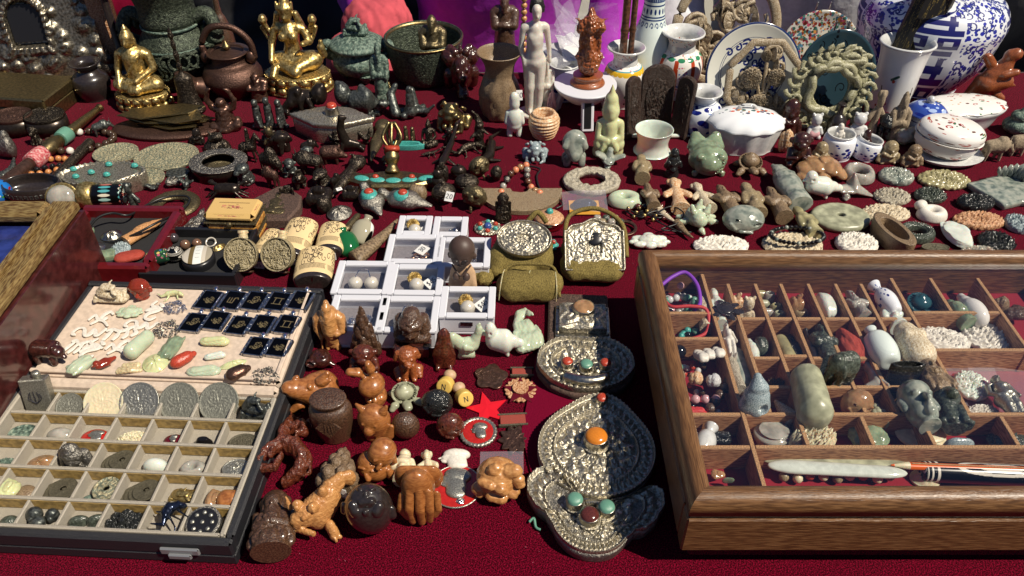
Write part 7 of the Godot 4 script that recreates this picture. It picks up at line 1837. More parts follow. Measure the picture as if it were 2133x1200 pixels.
func silver_pieces():
	one("suede_strip","strip of maroon suede under the silver amulets","strip","",slab(PackedVector2Array([Vector2(-.04,-.12),Vector2(.03,-.12),Vector2(.05,.05),Vector2(.03,.1),Vector2(-.05,.06),Vector2(-.06,.0)]),.0025,.0005),M.suede,v3(.0691,0,-.5141))
	var t:=thing("square_silver_buckle","square embossed silver buckle with a brown agate on leather","buckle","silver amulet fittings",v3(.0805,0,-.6366)+v3(0,0,-.032),-3)
	part(t,"leather_back",box(v3(.07,.008,.085),.002),M.old_leather,v3(-.004,0,-.008))
	part(t,"plate",box(v3(.062,.003,.052),.0008),M.silver,v3(0,.0081,.002))
	part(t,"relief",plate(func(a):return 1.0/maxf(absf(cos(a)),absf(sin(a))*1.15),func(r,a):return 1.0-.35*r*r+.25*sin(r*16+3.0*sin(a*4))*.4,22,72),M.silver_carved,v3(0,.0111,.0),v3(.054,.011,.044))
	stone(t,v3(.001,.019,-.008),.0125,"agate",.006)
	for k in [[-.028,-.02],[.028,-.02],[-.028,.023],[.028,.023]]:part(t,"rivet",sphere(8),M.silver,v3(k[0],.0108,k[1]),v3(.004,.003,.004))
	t=thing("silver_purse_plate","half round embossed silver purse plate with coral and green stones","amulet","silver amulet fittings",v3(.0783,0,-.5901)+v3(0,0,.0),-3)
	var rf:=poly_radius([[-.05,-.02],[-.036,-.035],[0,-.038],[.036,-.035],[.05,-.02],[.053,0],[.042,.02],[.02,.034],[0,.038],[-.022,.034],[-.042,.02],[-.053,0]])
	part(t,"leather_back",plate(rf,func(_r,_a):return .014,3,72,.0,false),M.old_leather)
	var e:=part(t,"embossed_plate",embossed(rf,30,21,.3),M.silver_carved,v3(0,.012,0),v3(.98,.0125,.98))
	e.set_meta("label","embossed silver plate with cloud pattern")
	for k in [[-.02,"coral"],[.0,"malachite"],[.02,"coral"]]:stone(t,v3(k[0],.021,.006+(.003 if k[0]==.0 else .0)),.0062 if k[0]!=.0 else .0072,k[1])
	part(t,"smooth_lip",tube(curve([v3(-.022,.021,.02),v3(-.008,.023,.027),v3(.008,.023,.027),v3(.022,.021,.02)],6),.0055,10),M.silver)
	t=thing("large_silver_amulet","large drop shaped silver amulet with an orange centre stone","amulet","silver amulet fittings",v3(.081,0,-.4819),-6)
	rf=func(a):return .0565*(1.0+.24*pow(maxf(.0,cos(a+PI*.47)),9))
	part(t,"case_wall",plate(rf,func(_r,_a):return .012,3,96,.0,false),M.old_silver)
	part(t,"embossed_plate",embossed(rf,44,5,.6),M.silver_carved,v3(0,.007,0),v3(1.0,.013,1.0))
	stone(t,v3(-.001,.017,-.004),.0115,"carnelian",.011)
	stone(t,v3(.004,.013,-.06),.0062,"coral",.008)
	part(t,"hinge_tube",tube(pv([v3(-.011,.009,.06),v3(.011,.009,.06)]),.007,14),M.silver)
	t=thing("winged_silver_amulet","winged silver clasp with two green stones and one brown","amulet","silver amulet fittings",v3(.0712,0,-.4041),-4)
	var px:=[]
	for p:Vector3 in [v3(.0328,.012,-.4493),v3(.0176,.012,-.445),v3(.0103,.012,-.4344),v3(.0102,.012,-.422),v3(.0169,.012,-.408),v3(.0286,.012,-.3982),v3(.0349,.012,-.3867),v3(.0434,.012,-.3728),v3(.0544,.012,-.3646),v3(.0704,.012,-.3615),v3(.0871,.012,-.3655),v3(.0981,.012,-.3764),v3(.1066,.012,-.3858),v3(.117,.012,-.3886),v3(.1279,.012,-.4011),v3(.1352,.012,-.4159),v3(.1345,.012,-.4292),v3(.1256,.012,-.4344),v3(.1134,.012,-.4282),v3(.0992,.012,-.418),v3(.0814,.012,-.4119),v3(.0634,.012,-.4129),v3(.0543,.012,-.419),v3(.0463,.012,-.4323),v3(.0406,.012,-.4429)]:px.append([p.x-.0699,p.z+.3962])
	rf=poly_radius(px)
	part(t,"case_wall",plate(rf,func(_r,_a):return .014,3,140,.0,false),M.old_silver)
	part(t,"embossed_plate",embossed(rf,46,9,.2),M.silver_carved,v3(0,.009,0),v3(1.0,.011,1.0))
	for k in [[-.016,-.012,.0078,"malachite"],[.012,-.006,.0078,"malachite"],[-.003,.003,.0088,"garnet"]]:stone(t,v3(k[0],.016,k[1]),k[2],k[3],.009)
	cord("coloured_thread","pink and green threads by the winged silver clasp",[v3(.0153,.002,-.4087),v3(.0197,.004,-.4113),v3(.0213,.002,-.4037),v3(.0255,.002,-.4008)],.0013,"malachite")
	badges()
func medal_ribbon(t:Node3D,at:Vector3,w:float,d:float,mat:String):
	part(t,"ribbon_bar",box(v3(w,.003,d),.0006),M[mat],at)
	for k in [-1,1]:part(t,"bar_clip",box(v3(w+.004,.004,.002),.0005),M.old_coin,at+v3(0,0,k*d*.5))
	part(t,"hanging_ring",shp("torus"),M.old_coin,at+v3(0,.001,d*.5+.003),v3(.006,.0015,.006))
func badges():
	one("star_medal","worn brown star shaped medal","medal","medals and badges",shp("star_round"),M.copper_plain,v3(-.0225,0,-.5901),v3(.036,.003,.036),v3(0,-8,0))
	var t:=thing("ribbon_medal","red star medal with gold rays on a red ribbon bar","medal","medals and badges",v3(.0089,0,-.5692),0)
	part(t,"rays",shp("sunburst"),M.orange_carved,O,v3(.034,.003,.034))
	part(t,"star",shp("star5"),M.dark_red_enamel,v3(0,.0025,0),v3(.037,.0028,.037))
	part(t,"centre",shp("coin"),M.orange_carved,v3(0,.004,0),v3(.017,.002,.017))
	medal_ribbon(t,v3(.002,0,-.026),.022,.011,"red_ribbon")
	one("red_star_badge","bright red enamel five pointed star","badge","medals and badges",shp("star5"),M.red_star,v3(-.0261,0,-.5458),v3(.044,.006,.044),v3(0,14,0))
	t=thing("round_badge","small round red badge with a silver profile and scalloped rim","badge","medals and badges",v3(-.0339,0,-.5122),0)
	part(t,"rim",shp("scalloped_rim"),M.coin_bright,O,v3(.0385,.004,.0385))
	part(t,"enamel",shp("disc"),M.red_enamel,v3(0,.0015,0),v3(.031,.0022,.031))
	part(t,"profile",shp("profile"),M.coin_bright,v3(.001,.0036,0),v3(.017,.004,.02))
	t=thing("sunburst_medal","dull sunburst medal hanging from a dark clasp","medal","medals and badges",v3(.0036,0,-.5031),4)
	part(t,"disc",shp("star10"),M.copper_plain,O,v3(.036,.003,.036))
	medal_ribbon(t,v3(-.001,0,-.025),.026,.014,"red_ribbon")
	t=thing("big_round_badge","large round red badge with a silver profile head","badge","medals and badges",v3(-.0525,0,-.4473),0)
	part(t,"disc",shp("disc"),M.red_enamel,O,v3(.048,.003,.048))
	part(t,"rim",tube(loop(40,.0236,.0236,.002),.0009,6,true),M.coin_bright)
	part(t,"profile",shp("profile"),M.coin_bright,v3(-.002,.0026,-.003),v3(.03,.005,.034),v3(0,-8,0))
	part(t,"leaf_sprig",shp("shell"),M.chrome,v3(.005,.0029,.017),v3(.008,.0016,.007))
	t=thing("small_bag","small clear plastic bag under the boxwood dragon ball","bag","",v3(-.0099,.001,-.4742))
	part(t,"film",crumple(.042,.026,9),M.clear_bag,v3(0,.002,0),v3(1,.1,1))
	for i in 2:
		t=thing("yellow_charm",["small yellow round charm with letter N, nearer the wooden bird","small yellow round charm with letter N, nearer the red star"][i],"charm","yellow charms",[v3(-.0694,0,-.5712),v3(-.0503,0,-.5537)][i]+v3(0,.008,0),[-14,24][i])
		t.rotation_degrees.x=-28
		part(t,"drum",turn([[0,-.5],[.42,-.48],[.5,-.3],[.5,.3],[.42,.48],[0,.5]],4,28),M.yellow_resin,v3(0,0,.002),v3(.017,.014,.017),v3(90,0,0))
		part(t,"top",sphere(16),M.resin_cream,v3(0,.001,-.0115),v3(.014,.012,.013))
		part(t,"letter",text_mesh("N",.008),M.ink,v3(0,0,.0091))
	t=thing("bagged_bead","small clear bag holding dark beads over an orange card","bag","",v3(.1003,0,-.911))
	part(t,"card",box(v3(.042,.001,.034),.0002),M.yellow_card,v3(0,.001,0))
	part(t,"film",crumple(.062,.05,3),M.clear_bag,v3(0,.011,0),v3(1,.5,1))
	one("dark_glass_dome","dark glossy stone inside the clear bag","stone","",shp("pear"),M.blue_steel,v3(.1003,0,-.911)+v3(0,.0025,0),v3(.034,.011,.026))
func display_case():
	var t:=thing("display_case","large wooden case under glass with many small compartments","case","",v3(.1397,.031,-.362))
	t.scale=I*.95
	one("riser_board","low velvet covered board under the wooden case","board","",box(v3(.45,.0305,.3),.002),M.velvet,v3(.1397+.2375,0,-.362-.164))
	var w:=.5
	var D:=.346
	var H:=.073
	var th:=.017
	part(t,"floor_board",box(v3(w-.0345,.015,D-.0345),.0005),M.case_wood,v3(w*.5,.001,-D*.5))
	part(t,"felt_floor",box(v3(w-.0345,.0015,D-.0345),.0003),M.red_felt,v3(w*.5,.0161,-D*.5))
	for z in [-.5*th,-D+.5*th]:
		part(t,"wall_board",box(v3(w,.046,th),.0015),M.case_wood,v3(w*.5,0,z))
		part(t,"wall_strip",box(v3(w-.004,.006,th-.005),.0004),M.black_wood,v3(w*.5,.0461,z))
	for x in [.5*th,w-.5*th]:
		part(t,"wall_board",box(v3(th,.046,D-2*th-.0004),.0015),M.case_wood_side,v3(x,0,-D*.5))
		part(t,"wall_strip",box(v3(th-.005,.006,D-2*th-.001),.0004),M.black_wood,v3(x,.0461,-D*.5))
	part(t,"inner_panel",box(v3(w-.0345,.034,.002),.0003),M.case_wood,v3(w*.5,.0177,-D+.0181))
	for z in [.0,-D]:
		var s:=1.0 if z==.0 else -1.0
		part(t,"top_rail",rail(v3(0,.0522,z),v3(w,.0522,z),v3(0,0,-s),.0195,H-.0522),M.case_wood)
	for x in [.0,w]:
		var s:=1.0 if x==.0 else -1.0
		part(t,"top_rail",rail(v3(x,.0521,-D),v3(x,.0521,0),v3(s,0,0),.0195,H-.0522),M.case_wood_side)
	part(t,"glass_sheet",box(v3(w-.036,.002,D-.036),.0003),M.glass,v3(w*.5,.0605,-D*.5))
	var hd:=.029
	var zdiv:=func(x:float,z0:float,z1:float):
		var o:=part(t,"divider",box(v3(.004,hd,absf(z1-z0)),.0004),M.divider_wood_side,v3(x-.147,.0177,(z0+z1)*.5+.381))
		part(o,"divider_edge",box(v3(.0038,.0012,absf(z1-z0)-.001),.0003),M.edge_wood,v3(0,hd+.0001,0))
	var xdiv:=func(z:float,x0:float,x1:float,low:=.0):
		var o:=part(t,"cross_divider",box(v3(x1-x0,hd-low,.004),.0004),M.divider_wood,v3((x0+x1)*.5-.147,.0177,z+.381))
		part(o,"divider_edge",box(v3(x1-x0-.001,.0012,.0038),.0003),M.edge_wood,v3(0,hd-low+.0001,0))
	zdiv.call(.219,-.7075,-.3985)
	for x in [.245,.276,.305,.336,.367,.396]:zdiv.call(x,-.69,-.4983)
	zdiv.call(.434,-.7,-.4983)
	zdiv.call(.479,-.7,-.6432)
	zdiv.call(.533,-.7,-.58)
	xdiv.call(-.64,.1642,.2168)
	xdiv.call(-.6,.1642,.2168)
	xdiv.call(-.496,.1642,.2168)
	xdiv.call(-.457,.1642,.2168)
	xdiv.call(-.4962,.2212,.635)
	xdiv.call(-.4572,.2212,.635)
	xdiv.call(-.641,.4362,.5308)
	xdiv.call(-.583,.4362,.635)
	var xs:=[.219,.245,.276,.305,.336,.367,.396,.434]
	for i in 7:
		xdiv.call(-.632,xs[i]+.0022,xs[i+1]-.0022,.001)
		if i not in [0]:xdiv.call(-.572 if i!=2 else -.575,xs[i]+.0022,xs[i+1]-.0022,.001)
		if i in [1,3,4,5,6]:xdiv.call(-.532,xs[i]+.0022,xs[i+1]-.0022,.001)
	for x in [.27,.33,.386,.462]:zdiv.call(x,-.494,-.4594)
func rail(a:Vector3,b:Vector3,n:Vector3,wd:float,h:float)->ArrayMesh:
	var d:=(b-a).normalized()
	var prof:=[[0,0],[0,h*.5],[.15,h*.82],[.35,h*.98],[.65,h],[.86,h*.9],[.98,h*.66],[1,h*.4],[1,0]]
	var v:=PackedVector3Array()
	var idx:=PackedInt32Array()
	for e in 2:
		for p in prof:
			var inn:float=p[0]*wd
			v.append((a if e==0 else b)+n*inn+Vector3.UP*p[1]+d*(inn if e==0 else -inn))
	var m:=prof.size()
	var flip:=n.cross(d).y>0
	for i in m:
		var j:=(i+1)%m
		idx.append_array([i,j,m+j,i,m+j,m+i] if flip else [i,m+j,j,i,m+i,m+j])
	return commit(v,idx)
func lighter(called,_shape,_mat,at,yaw,s,label,cat,group=""):
	var t:=thing(called,label,cat,group,V(at),yaw+6)
	part(t,"body",box(v3(.026,.036,.012),.001),M.coin_bright,v3(0,0,0),I,v3(-16,0,0))
	part(t,"cap",lathe([[0,0],[.5,0],[.5,.8],[.4,1],[0,1]],20),M.coin_bright,v3(.004,.034,-.01),v3(.008,.008,.008))
	for i in 5:part(t,"engraved_petal",tube(curve([v3(0,.012,.0045),v3(sin(i*.7-1.4)*.006,.017,.003),v3(sin(i*.7-1.4)*.005,.022+.004*cos(i*.7-1.4),.0012)],4),.0004,5),M.ink)
func dotted_tin(called,shape,mat,at,yaw,s,label,cat,group=""):
	var t:=thing(called,label,cat,group,V(at),yaw)
	t.rotation_degrees.x=12
	part(t,"body",turn([[0,0],[.42,0],[.44,.3],[.5,.5],[.5,.85],[.46,1],[0,.96]],4,36),M[mat],O,v3(.03,.014,.03))
	part(t,"dark_top",shp("disc"),M.black_plastic,v3(0,.0135,0),v3(.026,.0012,.026))
	for i in 9:part(t,"dot",sphere(8),M.coin_bright,v3(sin(i*.785)*.0085,.0143,cos(i*.785)*.0085) if i<8 else v3(0,.0143,0),v3(.0042,.002,.0042))
	part(t,"chain",shp("chain_heap"),M.chrome,v3(.012,.001,.014),v3(.016,.004,.008))
func extras():
	var g:="pendants in the red lacquer tray"
	var h:=.0162
	for r in [["shell_pendant","rough green stone pendant in a silver wire, back left","crystal","green_jade",v3(-.5481,.0162,-.83),v3(.014,.008,.03)],["silver_shell","silver shell pendant with a loop in the middle","shell","silver",v3(-.517,.0162,-.8237),v3(.026,.008,.024)],["silver_shell","silver shell pendant at the front left","shell","silver",v3(-.5301,.0162,-.795),v3(.032,.009,.026)],["green_pendant","large green aventurine pendant at the tray front","axe","green_jade",v3(-.5109,.0162,-.7772),v3(.034,.008,.018)],["blue_pendant","pale blue green carved stone pendant","carved_pad","blue_stone",v3(-.493,.0162,-.793),v3(.024,.01,.026)],["red_pendant","sparkling red brown stone at the tray corner","pebble","red_lump",v3(-.4736,.0162,-.7734),v3(.036,.012,.02)],["orange_pendant","carved orange shell lady pendant","tall_jade","salmon_stone",v3(-.4781,.0162,-.8258),v3(.02,.016,.05)]]:
		if r[2]=="tall_jade":
			mk("salmon_stone",[[.5,.2,.06],[.66,.34,.14]],.35,.0,.04,"grain",.02,"soft")
			lie(r[0],r[2],r[3],[r[4].x-.012,h,r[4].z+.022],32,[.02,.058,.014],r[1],"pendant",g)
		else:
			one(r[0],r[1],"pendant",g,shp(r[2]),M[r[3]],r[4],r[5],v3(0,20,0))
	cord("leather_cord","black leather cord looping over the red tray and brass ring",[v3(-.552,.016,-.8095),v3(-.5491,.02,-.8206),v3(-.5361,.034,-.837),v3(-.5196,.036,-.8471),v3(-.5007,.03,-.8514),v3(-.501,.014,-.8951),v3(-.4836,.012,-.9193),v3(-.4558,.012,-.9241),v3(-.4447,.012,-.9098),v3(-.45,.014,-.879),v3(-.4535,.034,-.8306),v3(-.4776,.03,-.8089),v3(-.5127,.016,-.8095),v3(-.5469,.014,-.8163)],.0016,"black_cord")
	g="rings and pearls in the black box"
	h=.0092
	for r in [["dark_pearl","dark grey pearl at the back left of the black box",v3(-.4361,.0092,-.8206),"pearl_dark",.013],["bronze_pearl","bronze pearl next to the dark grey one",v3(-.4167,.0092,-.8063),"pearl_bronze",.013],["bronze_pearl","bronze pearl further right in the black box",v3(-.4032,.0092,-.8103),"pearl_bronze",.012]]:
		one(r[0],r[1],"pearl",g,sphere(20),M[r[3]],r[2],I*r[4])
	var t:=thing("shell_ring","large round striped mother of pearl ring","ring",g,v3(-.3905,.0092,-.7765),10)
	part(t,"bezel",shp("disc"),M.black_plastic,O,v3(.04,.012,.042))
	part(t,"shell",shell_disc(),M.print_shell,v3(0,.012,0),v3(.018,.004,.019))
	one("cloisonne_bead","cylindrical cloisonne bead with flowers","bead",g,turn([[.0,0],[.36,0],[.5,.2],[.5,.8],[.36,1],[0,1]],4,28),M.print_flower_bead,v3(-.442,.0092,-.7726)+v3(-.01,.009,0),v3(.018,.026,.018),v3(0,10,-80))
	one("eye_bead","dark blue bead with white eye spots","bead",g,sphere(18),M.print_eye_bead,v3(-.4212,.0092,-.7823),v3(.022,.02,.02))
	one("filigree_ring","thin gold ring in the black box","ring",g,shp("torus"),M.gilt,v3(-.4315,.0092,-.7843),v3(.016,.003,.02),v3(0,0,60))
	one("small_ring","small pale stone ring at the back of the black box","ring",g,shp("torus"),M.pearl,v3(-.3883,.0092,-.8186),v3(.014,.004,.014),v3(30,0,0))
	one("gold_pin","gold leaf pin at the right of the black box","pin",g,shp("shell"),M.gilt,v3(-.3755,.0092,-.8083),v3(.012,.004,.018),v3(0,-30,0))
	h=.0485
	g="small carvings inside the wooden case"
	one("letter_opener","long pale bone letter opener with dark seam","letter opener",g,shp("capsule"),M.celadon,v3(.2801,.0595,-.4202)+v3(0,0,0),v3(.118,.008,.014),v3(0,-4,0))
	one("letter_opener","second bone blade lying behind the first","letter opener",g,shp("capsule"),M.sage_stone,v3(.2846,.0557,-.4313),v3(.13,.006,.012),v3(0,-3,0))
	t=thing("pencil","orange pencil with a pale sharpened tip","pencil",g,v3(.3269,.0652,-.4235),-3)
	var hexa:=[]
	for i in 2:hexa.append(v3(.0155+.2*i,0,0))
	part(t,"shaft",tube(PackedVector3Array(hexa),.0036,6),M.pencil_orange)
	part(t,"wood_tip",tube(pv([v3(.003,0,0),v3(.0155,0,0)]),[.0013,.0035],12),M.ivory_pale)
	part(t,"lead",tube(pv([v3(0,0,0),v3(.003,0,0)]),[.0004,.0013],10),M.pencil_orange)
	part(t,"stripe",box(v3(.19,.0004,.0012),.0001),M.edge_wood,v3(.112,.0034,.0))
	one("dzi_bead","thick black and white banded eye bead","bead",g,turn([[0,0],[.42,0],[.5,.12],[.5,.88],[.42,1],[0,1]],4,28),M.print_eye_bead,v3(.385,.05,-.4217)+v3(-.03,.009,0),v3(.018,.13,.018),v3(0,-3,-90))
	t=thing("bead_string","string of pale wooden beads behind the front rail","beads",g,v3(.2819,.0485,-.4193))
	var pts:=PackedVector3Array()
	for i in 9:pts.append(v3(-.046+i*.0115,.006,.002*sin(i*2.0)))
	beads(t,pts,.0045,["tan_stone","ivory_pale","coral","ivory_pale"])
	one("gold_shell","small cream shell with gold pin behind the front rail","shell",g,shp("shell"),M.ivory_pale,v3(.3602,.0485,-.4203),v3(.026,.012,.02))
	g="bead bracelets in the wooden case"
	var z:=[["purple_bracelet","purple braided loop over clear and pink beads",v3(.1796,.0652,-.6411)],["turquoise_bracelet","turquoise and coral bead bracelet with a red cord",v3(.1806,.0557,-.6082)],["stone_bracelet","bracelets of agate nuggets, shells and pink beads",v3(.1793,.0576,-.532)]]
	t=thing(z[0][0],z[0][1],"bracelet",g,z[0][2])
	part(t,"purple_braid",tube(curve([v3(-.02,.016,-.006),v3(-.006,.018,-.018),v3(.008,.02,-.022),v3(.018,.016,-.006),v3(.018,.01,.016),v3(.01,.008,.026)],7),.0022,8),M.purple_cord)
	part(t,"orange_braid",tube(curve([v3(-.022,.014,-.01),v3(-.022,.014,.006),v3(-.02,.01,.014)],5),.003,8),M.orange_cord)
	part(t,"red_braid",tube(curve([v3(-.021,.012,.008),v3(-.014,.012,.024),v3(.006,.014,.026),v3(.022,.012,.03),v3(.02,.0,.05),v3(.0,-.004,.058)],7),.002,7),M.red_cord)
	rng.seed=77
	pts=PackedVector3Array()
	for i in 34:pts.append(v3(rng.randf_range(-.018,.017),rng.randf_range(-.016,.004),rng.randf_range(-.024,.02)))
	beads(t,pts,.0042,["clear_bead","pink_bead","clear_bead","malachite","grey_agate"])
	t=thing(z[1][0],z[1][1],"bracelet",g,z[1][2])
	pts=PackedVector3Array()
	for i in 26:pts.append(v3(rng.randf_range(-.022,.022),rng.randf_range(-.006,.006),rng.randf_range(-.012,.014)))
	beads(t,pts,.0038,["turquoise","coral","turquoise","malachite","black_bead"])
	t=thing(z[2][0],z[2][1],"bracelet",g,z[2][2])
	for i in 3:part(t,"nugget",shp("rock"),M[["tan_stone","orange_stone","clear_bead"][i]],v3(-.02+i*.0165,.004,.006+.003*i),v3(.014,.014,.014))
	for i in 4:part(t,"pink_bead",sphere(12),M.pink_bead,v3(-.016+i*.0095,.0,.03),I*.009)
	for i in 5:part(t,"seed_bead",shp("nut"),M.brown_wood,v3(.006+i*.006,-.002,.04-i*.0085),I*.01)
	for i in 7:part(t,"shell_chip",shp("pebble"),M.bone_white,v3(.006+(i%3)*.009,.004+.002*i,-.026+(i/3)*.008),v3(.011,.008,.012))
	part(t,"black_stone",sphere(16),M.black_bead,v3(-.013,.004,-.028),v3(.014,.013,.014))
	part(t,"green_bead",sphere(12),M.malachite,v3(-.016,.002,-.01),v3(.009,.008,.009))
	part(t,"red_tassel",shp("cloth_heap"),M.red_cord,v3(-.01,-.004,.044),v3(.026,.01,.012))
	pts=PackedVector3Array()
	for i in 30:pts.append(v3(rng.randf_range(-.024,.018),rng.randf_range(-.012,.0),rng.randf_range(-.036,.046)))
	beads(t,pts,.0032,["black_bead","coral","brown_bead","malachite","clear_bead"])
	for i in 3:
		one("clear_bag",["clear bag around the square jade plaque","clear bag around the small rectangular plaque","clear bag around the silver figure"][i],"bag",g,crumple([.05,.05,.06][i],[.05,.06,.07][i],40+i),M.clear_bag,[v3(.4964,.0538,-.6),v3(.4493,.0519,-.531),v3(.4761,.0538,-.5179)][i],v3(1,.35,1),v3(0,-16,0))
	cord("black_wire_loop","black wire loops beside the pale jade frog",[v3(.2225,.01,-.8396),v3(.1952,.012,-.8617),v3(.1932,.014,-.8768),v3(.2167,.014,-.8951),v3(.2318,.012,-.8819),v3(.2195,.01,-.8602),v3(.1978,.008,-.8499),v3(.2376,.004,-.8489)],.001,"black_cord")
	one("horn_tooth","brown and cream animal tooth amulet","tooth","",shp("horn_tip"),M.bone_carved,v3(.2098,0,-.8901),v3(.05,.012,.016),v3(0,-58,0))
	one("horn_tooth","second tooth amulet near the case corner","tooth","",shp("horn_tip"),M.horn,v3(.2298,0,-.8522),v3(.04,.012,.014),v3(0,-62,0))
	t=thing("charm_tangle","tangle of dark cords with small brass beads","cords","",v3(.1857,0,-.8867))
	for i in 4:part(t,"cord",tube(curve([v3(-.03+i*.008,.004,-.012),v3(-.01,.006,.006-i*.004),v3(.012,.008,-.014+i*.008),v3(.03,.004,.012-i*.006)],6),.0012,6),M.black_cord)
	for i in 12:part(t,"brass_bead",sphere(8),M[["brass","gilt","garnet"][i%3]],v3(-.026+(i*37%11)*.005,.004,-.014+(i*23%9)*.0034),I*.006)
	t=thing("silver_charms","cluster of silver and stone charms behind the leather purse","charms","",v3(.1212,0,-.861))
	part(t,"shell",shp("shell"),M.coin_bright,v3(-.02,0,.004),v3(.022,.01,.02))
	part(t,"ring",shp("torus"),M.copper_plain,v3(.028,.001,.002),v3(.036,.006,.03),v3(8,0,0))
	for i in 6:part(t,"stone_bead",shp("pebble"),M[["grey_agate","tan_stone","dark_jade"][i%3]],v3(-.006+i*.006,.002,-.016+(i%2)*.009),v3(.011,.01,.011))
	t=thing("eye_bead_string","dark beads with a white eye bead on a cord","beads","",v3(.1898,0,-.9075))
	beads(t,pv([v3(-.016,.005,0),v3(-.006,.005,0),v3(.006,.005,0),v3(.016,.005,0)]),.005,["garnet","black_bead","bone_white","garnet"])
	bracelet("beaded_loop","black beaded bracelet with jade beads on the cream pad",v3(.369,.013,-.8259),.034,.018,.003,34,["black_bead","black_bead","black_bead","black_bead","grey_jade"],0)
	var s:=thing("price_sticker","white price sticker on the fish shaped bell","sticker","",v3(-.0854,.024,-.9059)+v3(.0,0,.002))
	price_tag(s,"20",O,v3(40,-18,0),.012,.014)
	s=thing("price_sticker","white price label marked 25 on the carved cone","sticker","",v3(-.1572,.022,-.4242)+v3(.002,.004,.001))
	price_tag(s,"25",O,v3(90,0,14),.016,.013)
	s=thing("price_sticker","small white sticker on the dark dagger blade","sticker","",v3(-.2416,.017,-.9334))
	price_tag(s,"15",O,v3(12,30,0),.008,.006)
	for i in 2:
		one("badge_relief",["silver head relief on the oval red badge","silver face relief on the small dark red badge"][i],"relief","",shp("profile"),M.coin_bright,[v3(-.4032,.02,-.4933),v3(-.3266,.02,-.4892)][i],[v3(.016,.002,.012),v3(.008,.002,.009)][i])
	one("lint","scattered pale lint on the velvet","lint","",lint(),M.lint,O).set_meta("kind","stuff")
func lint()->ArrayMesh:
	rng.seed=9
	var l:=[]
	var b:=box(v3(.0011,.0003,.0003),.0)
	for i in 1700:
		l.append([b,xf(v3(rng.randf_range(-.8,.8),.0006,rng.randf_range(-1.25,-.3)),I*(pow(rnd(),2.0)+.25),v3(0,rnd()*180,0))])
	return join(l)
func shell_disc()->ArrayMesh:
	return plate(func(_a):return 1.0,func(r,_a):return 1.0-.6*r*r,8,40,.0,false)
func bronzes():
	lotus_statue("gilt_buddha_statue","buddha","gilt",[-.6166,0,-1.2182],0,[.0926,.1369,.0695],"gilt seated buddha touching the earth on a double lotus throne","")
	lotus_statue("gilt_goddess_statue","tara","gilt",[-.3714,0,-1.2841],0,[.1192,.1615,.0834],"gilt seated goddess with tall crown, flowers and one foot extended","")
	q("ritual_bell","bell","bronze",[-.5342,0,-1.1994],0,[.048,.1427,.0384],"dark ritual hand bell with ringed handle beside the gilt buddha","")
	q("monk_figure","arms_up","copper_plain",[-.4579,0,-1.1424],0,[.0549,.0697,.0439],"bronze monk sitting with both arms raised overhead","figurine")
	q("trio_figure","trio","bronze_grey",[-.388,0,-1.1372],0,[.0602,.0541,.0241],"row of three robed bronze figures standing on one plinth","figurine")
	q("robed_figure","sage","copper_plain",[-.4309,0,-1.2415],0,[.039,.0482,.0312],"small brown robed figure leaning by the copper teapot","figurine")
	q("sleeping_child","child_lying","bronze_smooth",[-.337,0,-1.1878],0,[.0849,.0546,.0425],"dark bronze child asleep on its belly, left of the two","figurine","sleeping bronze children")
	q("sleeping_child","child_lying","bronze_grey",[-.2542,0,-1.1837],176,[.0815,.0599,.0407],"greenish bronze child asleep with hand by head, right of two","figurine","sleeping bronze children")
	q("lotus_leaf_dish","lotus_leaf","bronze_grey",[-.1716,0,-1.1886],0,[.0921,.054,.0507],"grey lotus leaf dish with a small seated buddha","")
	q("toad_figure","toad","brass",[-.0957,0,-1.1393],-18,[.0589,.0492,.0471],"golden brass toad with coins sitting below the bronze bowl","figurine")
	q("lion_carving","lion_head","dark_red_wood",[-.086,0,-1.2613],8,[.0669,.085,.0602],"dark carved lion head with curled mane","")
	q("beaker_vase","beaker","brown_stone",[-.0197,0,-1.1829],0,[.0712,.1102,.0712],"mottled brown flared beaker with carved faces","")
	q("sage_statue","sage","brown_wood",[-.014,0,-1.4633],0,[.0561,.1001,.0449],"tall brown wooden sage in long robes with prayer beads","")
	q("small_bronze_pot","gourd","bronze",[-.7155,0,-1.3327],0,[.0359,.0494,.0287],"round patterned bronze pot half hidden behind the gilt buddha","")
	q("animal_bell","bell_ox","bronze",[-.4563,0,-1.0753],0,[.0421,.033,.0379],"bronze ox head bell near the raised-arms monk","")
	q("horse_rider","horse","bronze",[-.3931,0,-1.039],0,[.0394,.0549,.0158],"bronze rider on a horse facing right","figurine","small bronze animals and figures")
	q("standing_child","bear_sit","dull_brass",[-.3728,0,-1.0789],0,[.0199,.0365,.0159],"little brass child figure behind the horse rider","figurine","small bronze animals and figures")
	q("elephant_figure","elephant","bronze_smooth",[-.3525,0,-1.0654],-70,[.0293,.0335,.0352],"smooth dark bronze elephant with a white trunk sticker","figurine","small bronze animals and figures")
	q("bison_figure","bison","bronze",[-.3503,0,-.9975],-20,[.0377,.0466,.0189],"shaggy bronze bison walking right","figurine","small bronze animals and figures")
	q("bull_figure","bull","bronze",[-.3002,0,-1.0052],170,[.0528,.0358,.0238],"bronze bull with lowered head facing left","figurine","small bronze animals and figures")
	q("small_goat","bull","bronze_smooth",[-.3085,0,-1.0573],20,[.0292,.0256,.0131],"small dark goat behind the bronze bull","figurine","small bronze animals and figures")
	q("tapir_figure","boar","copper",[-.2674,0,-1.0346],0,[.0417,.0277,.0209],"rounded brown bronze boar facing right","figurine","small bronze animals and figures")
	q("goat_figure","bull","copper",[-.3463,0,-.9666],160,[.0302,.0337,.0136],"thin legged bronze antelope beside the round compact","figurine","small bronze animals and figures")
	q("ram_figure","horse","bronze",[-.3047,0,-.9652],-60,[.0261,.0296,.0209],"bronze prancing ram facing the viewer","figurine","small bronze animals and figures")
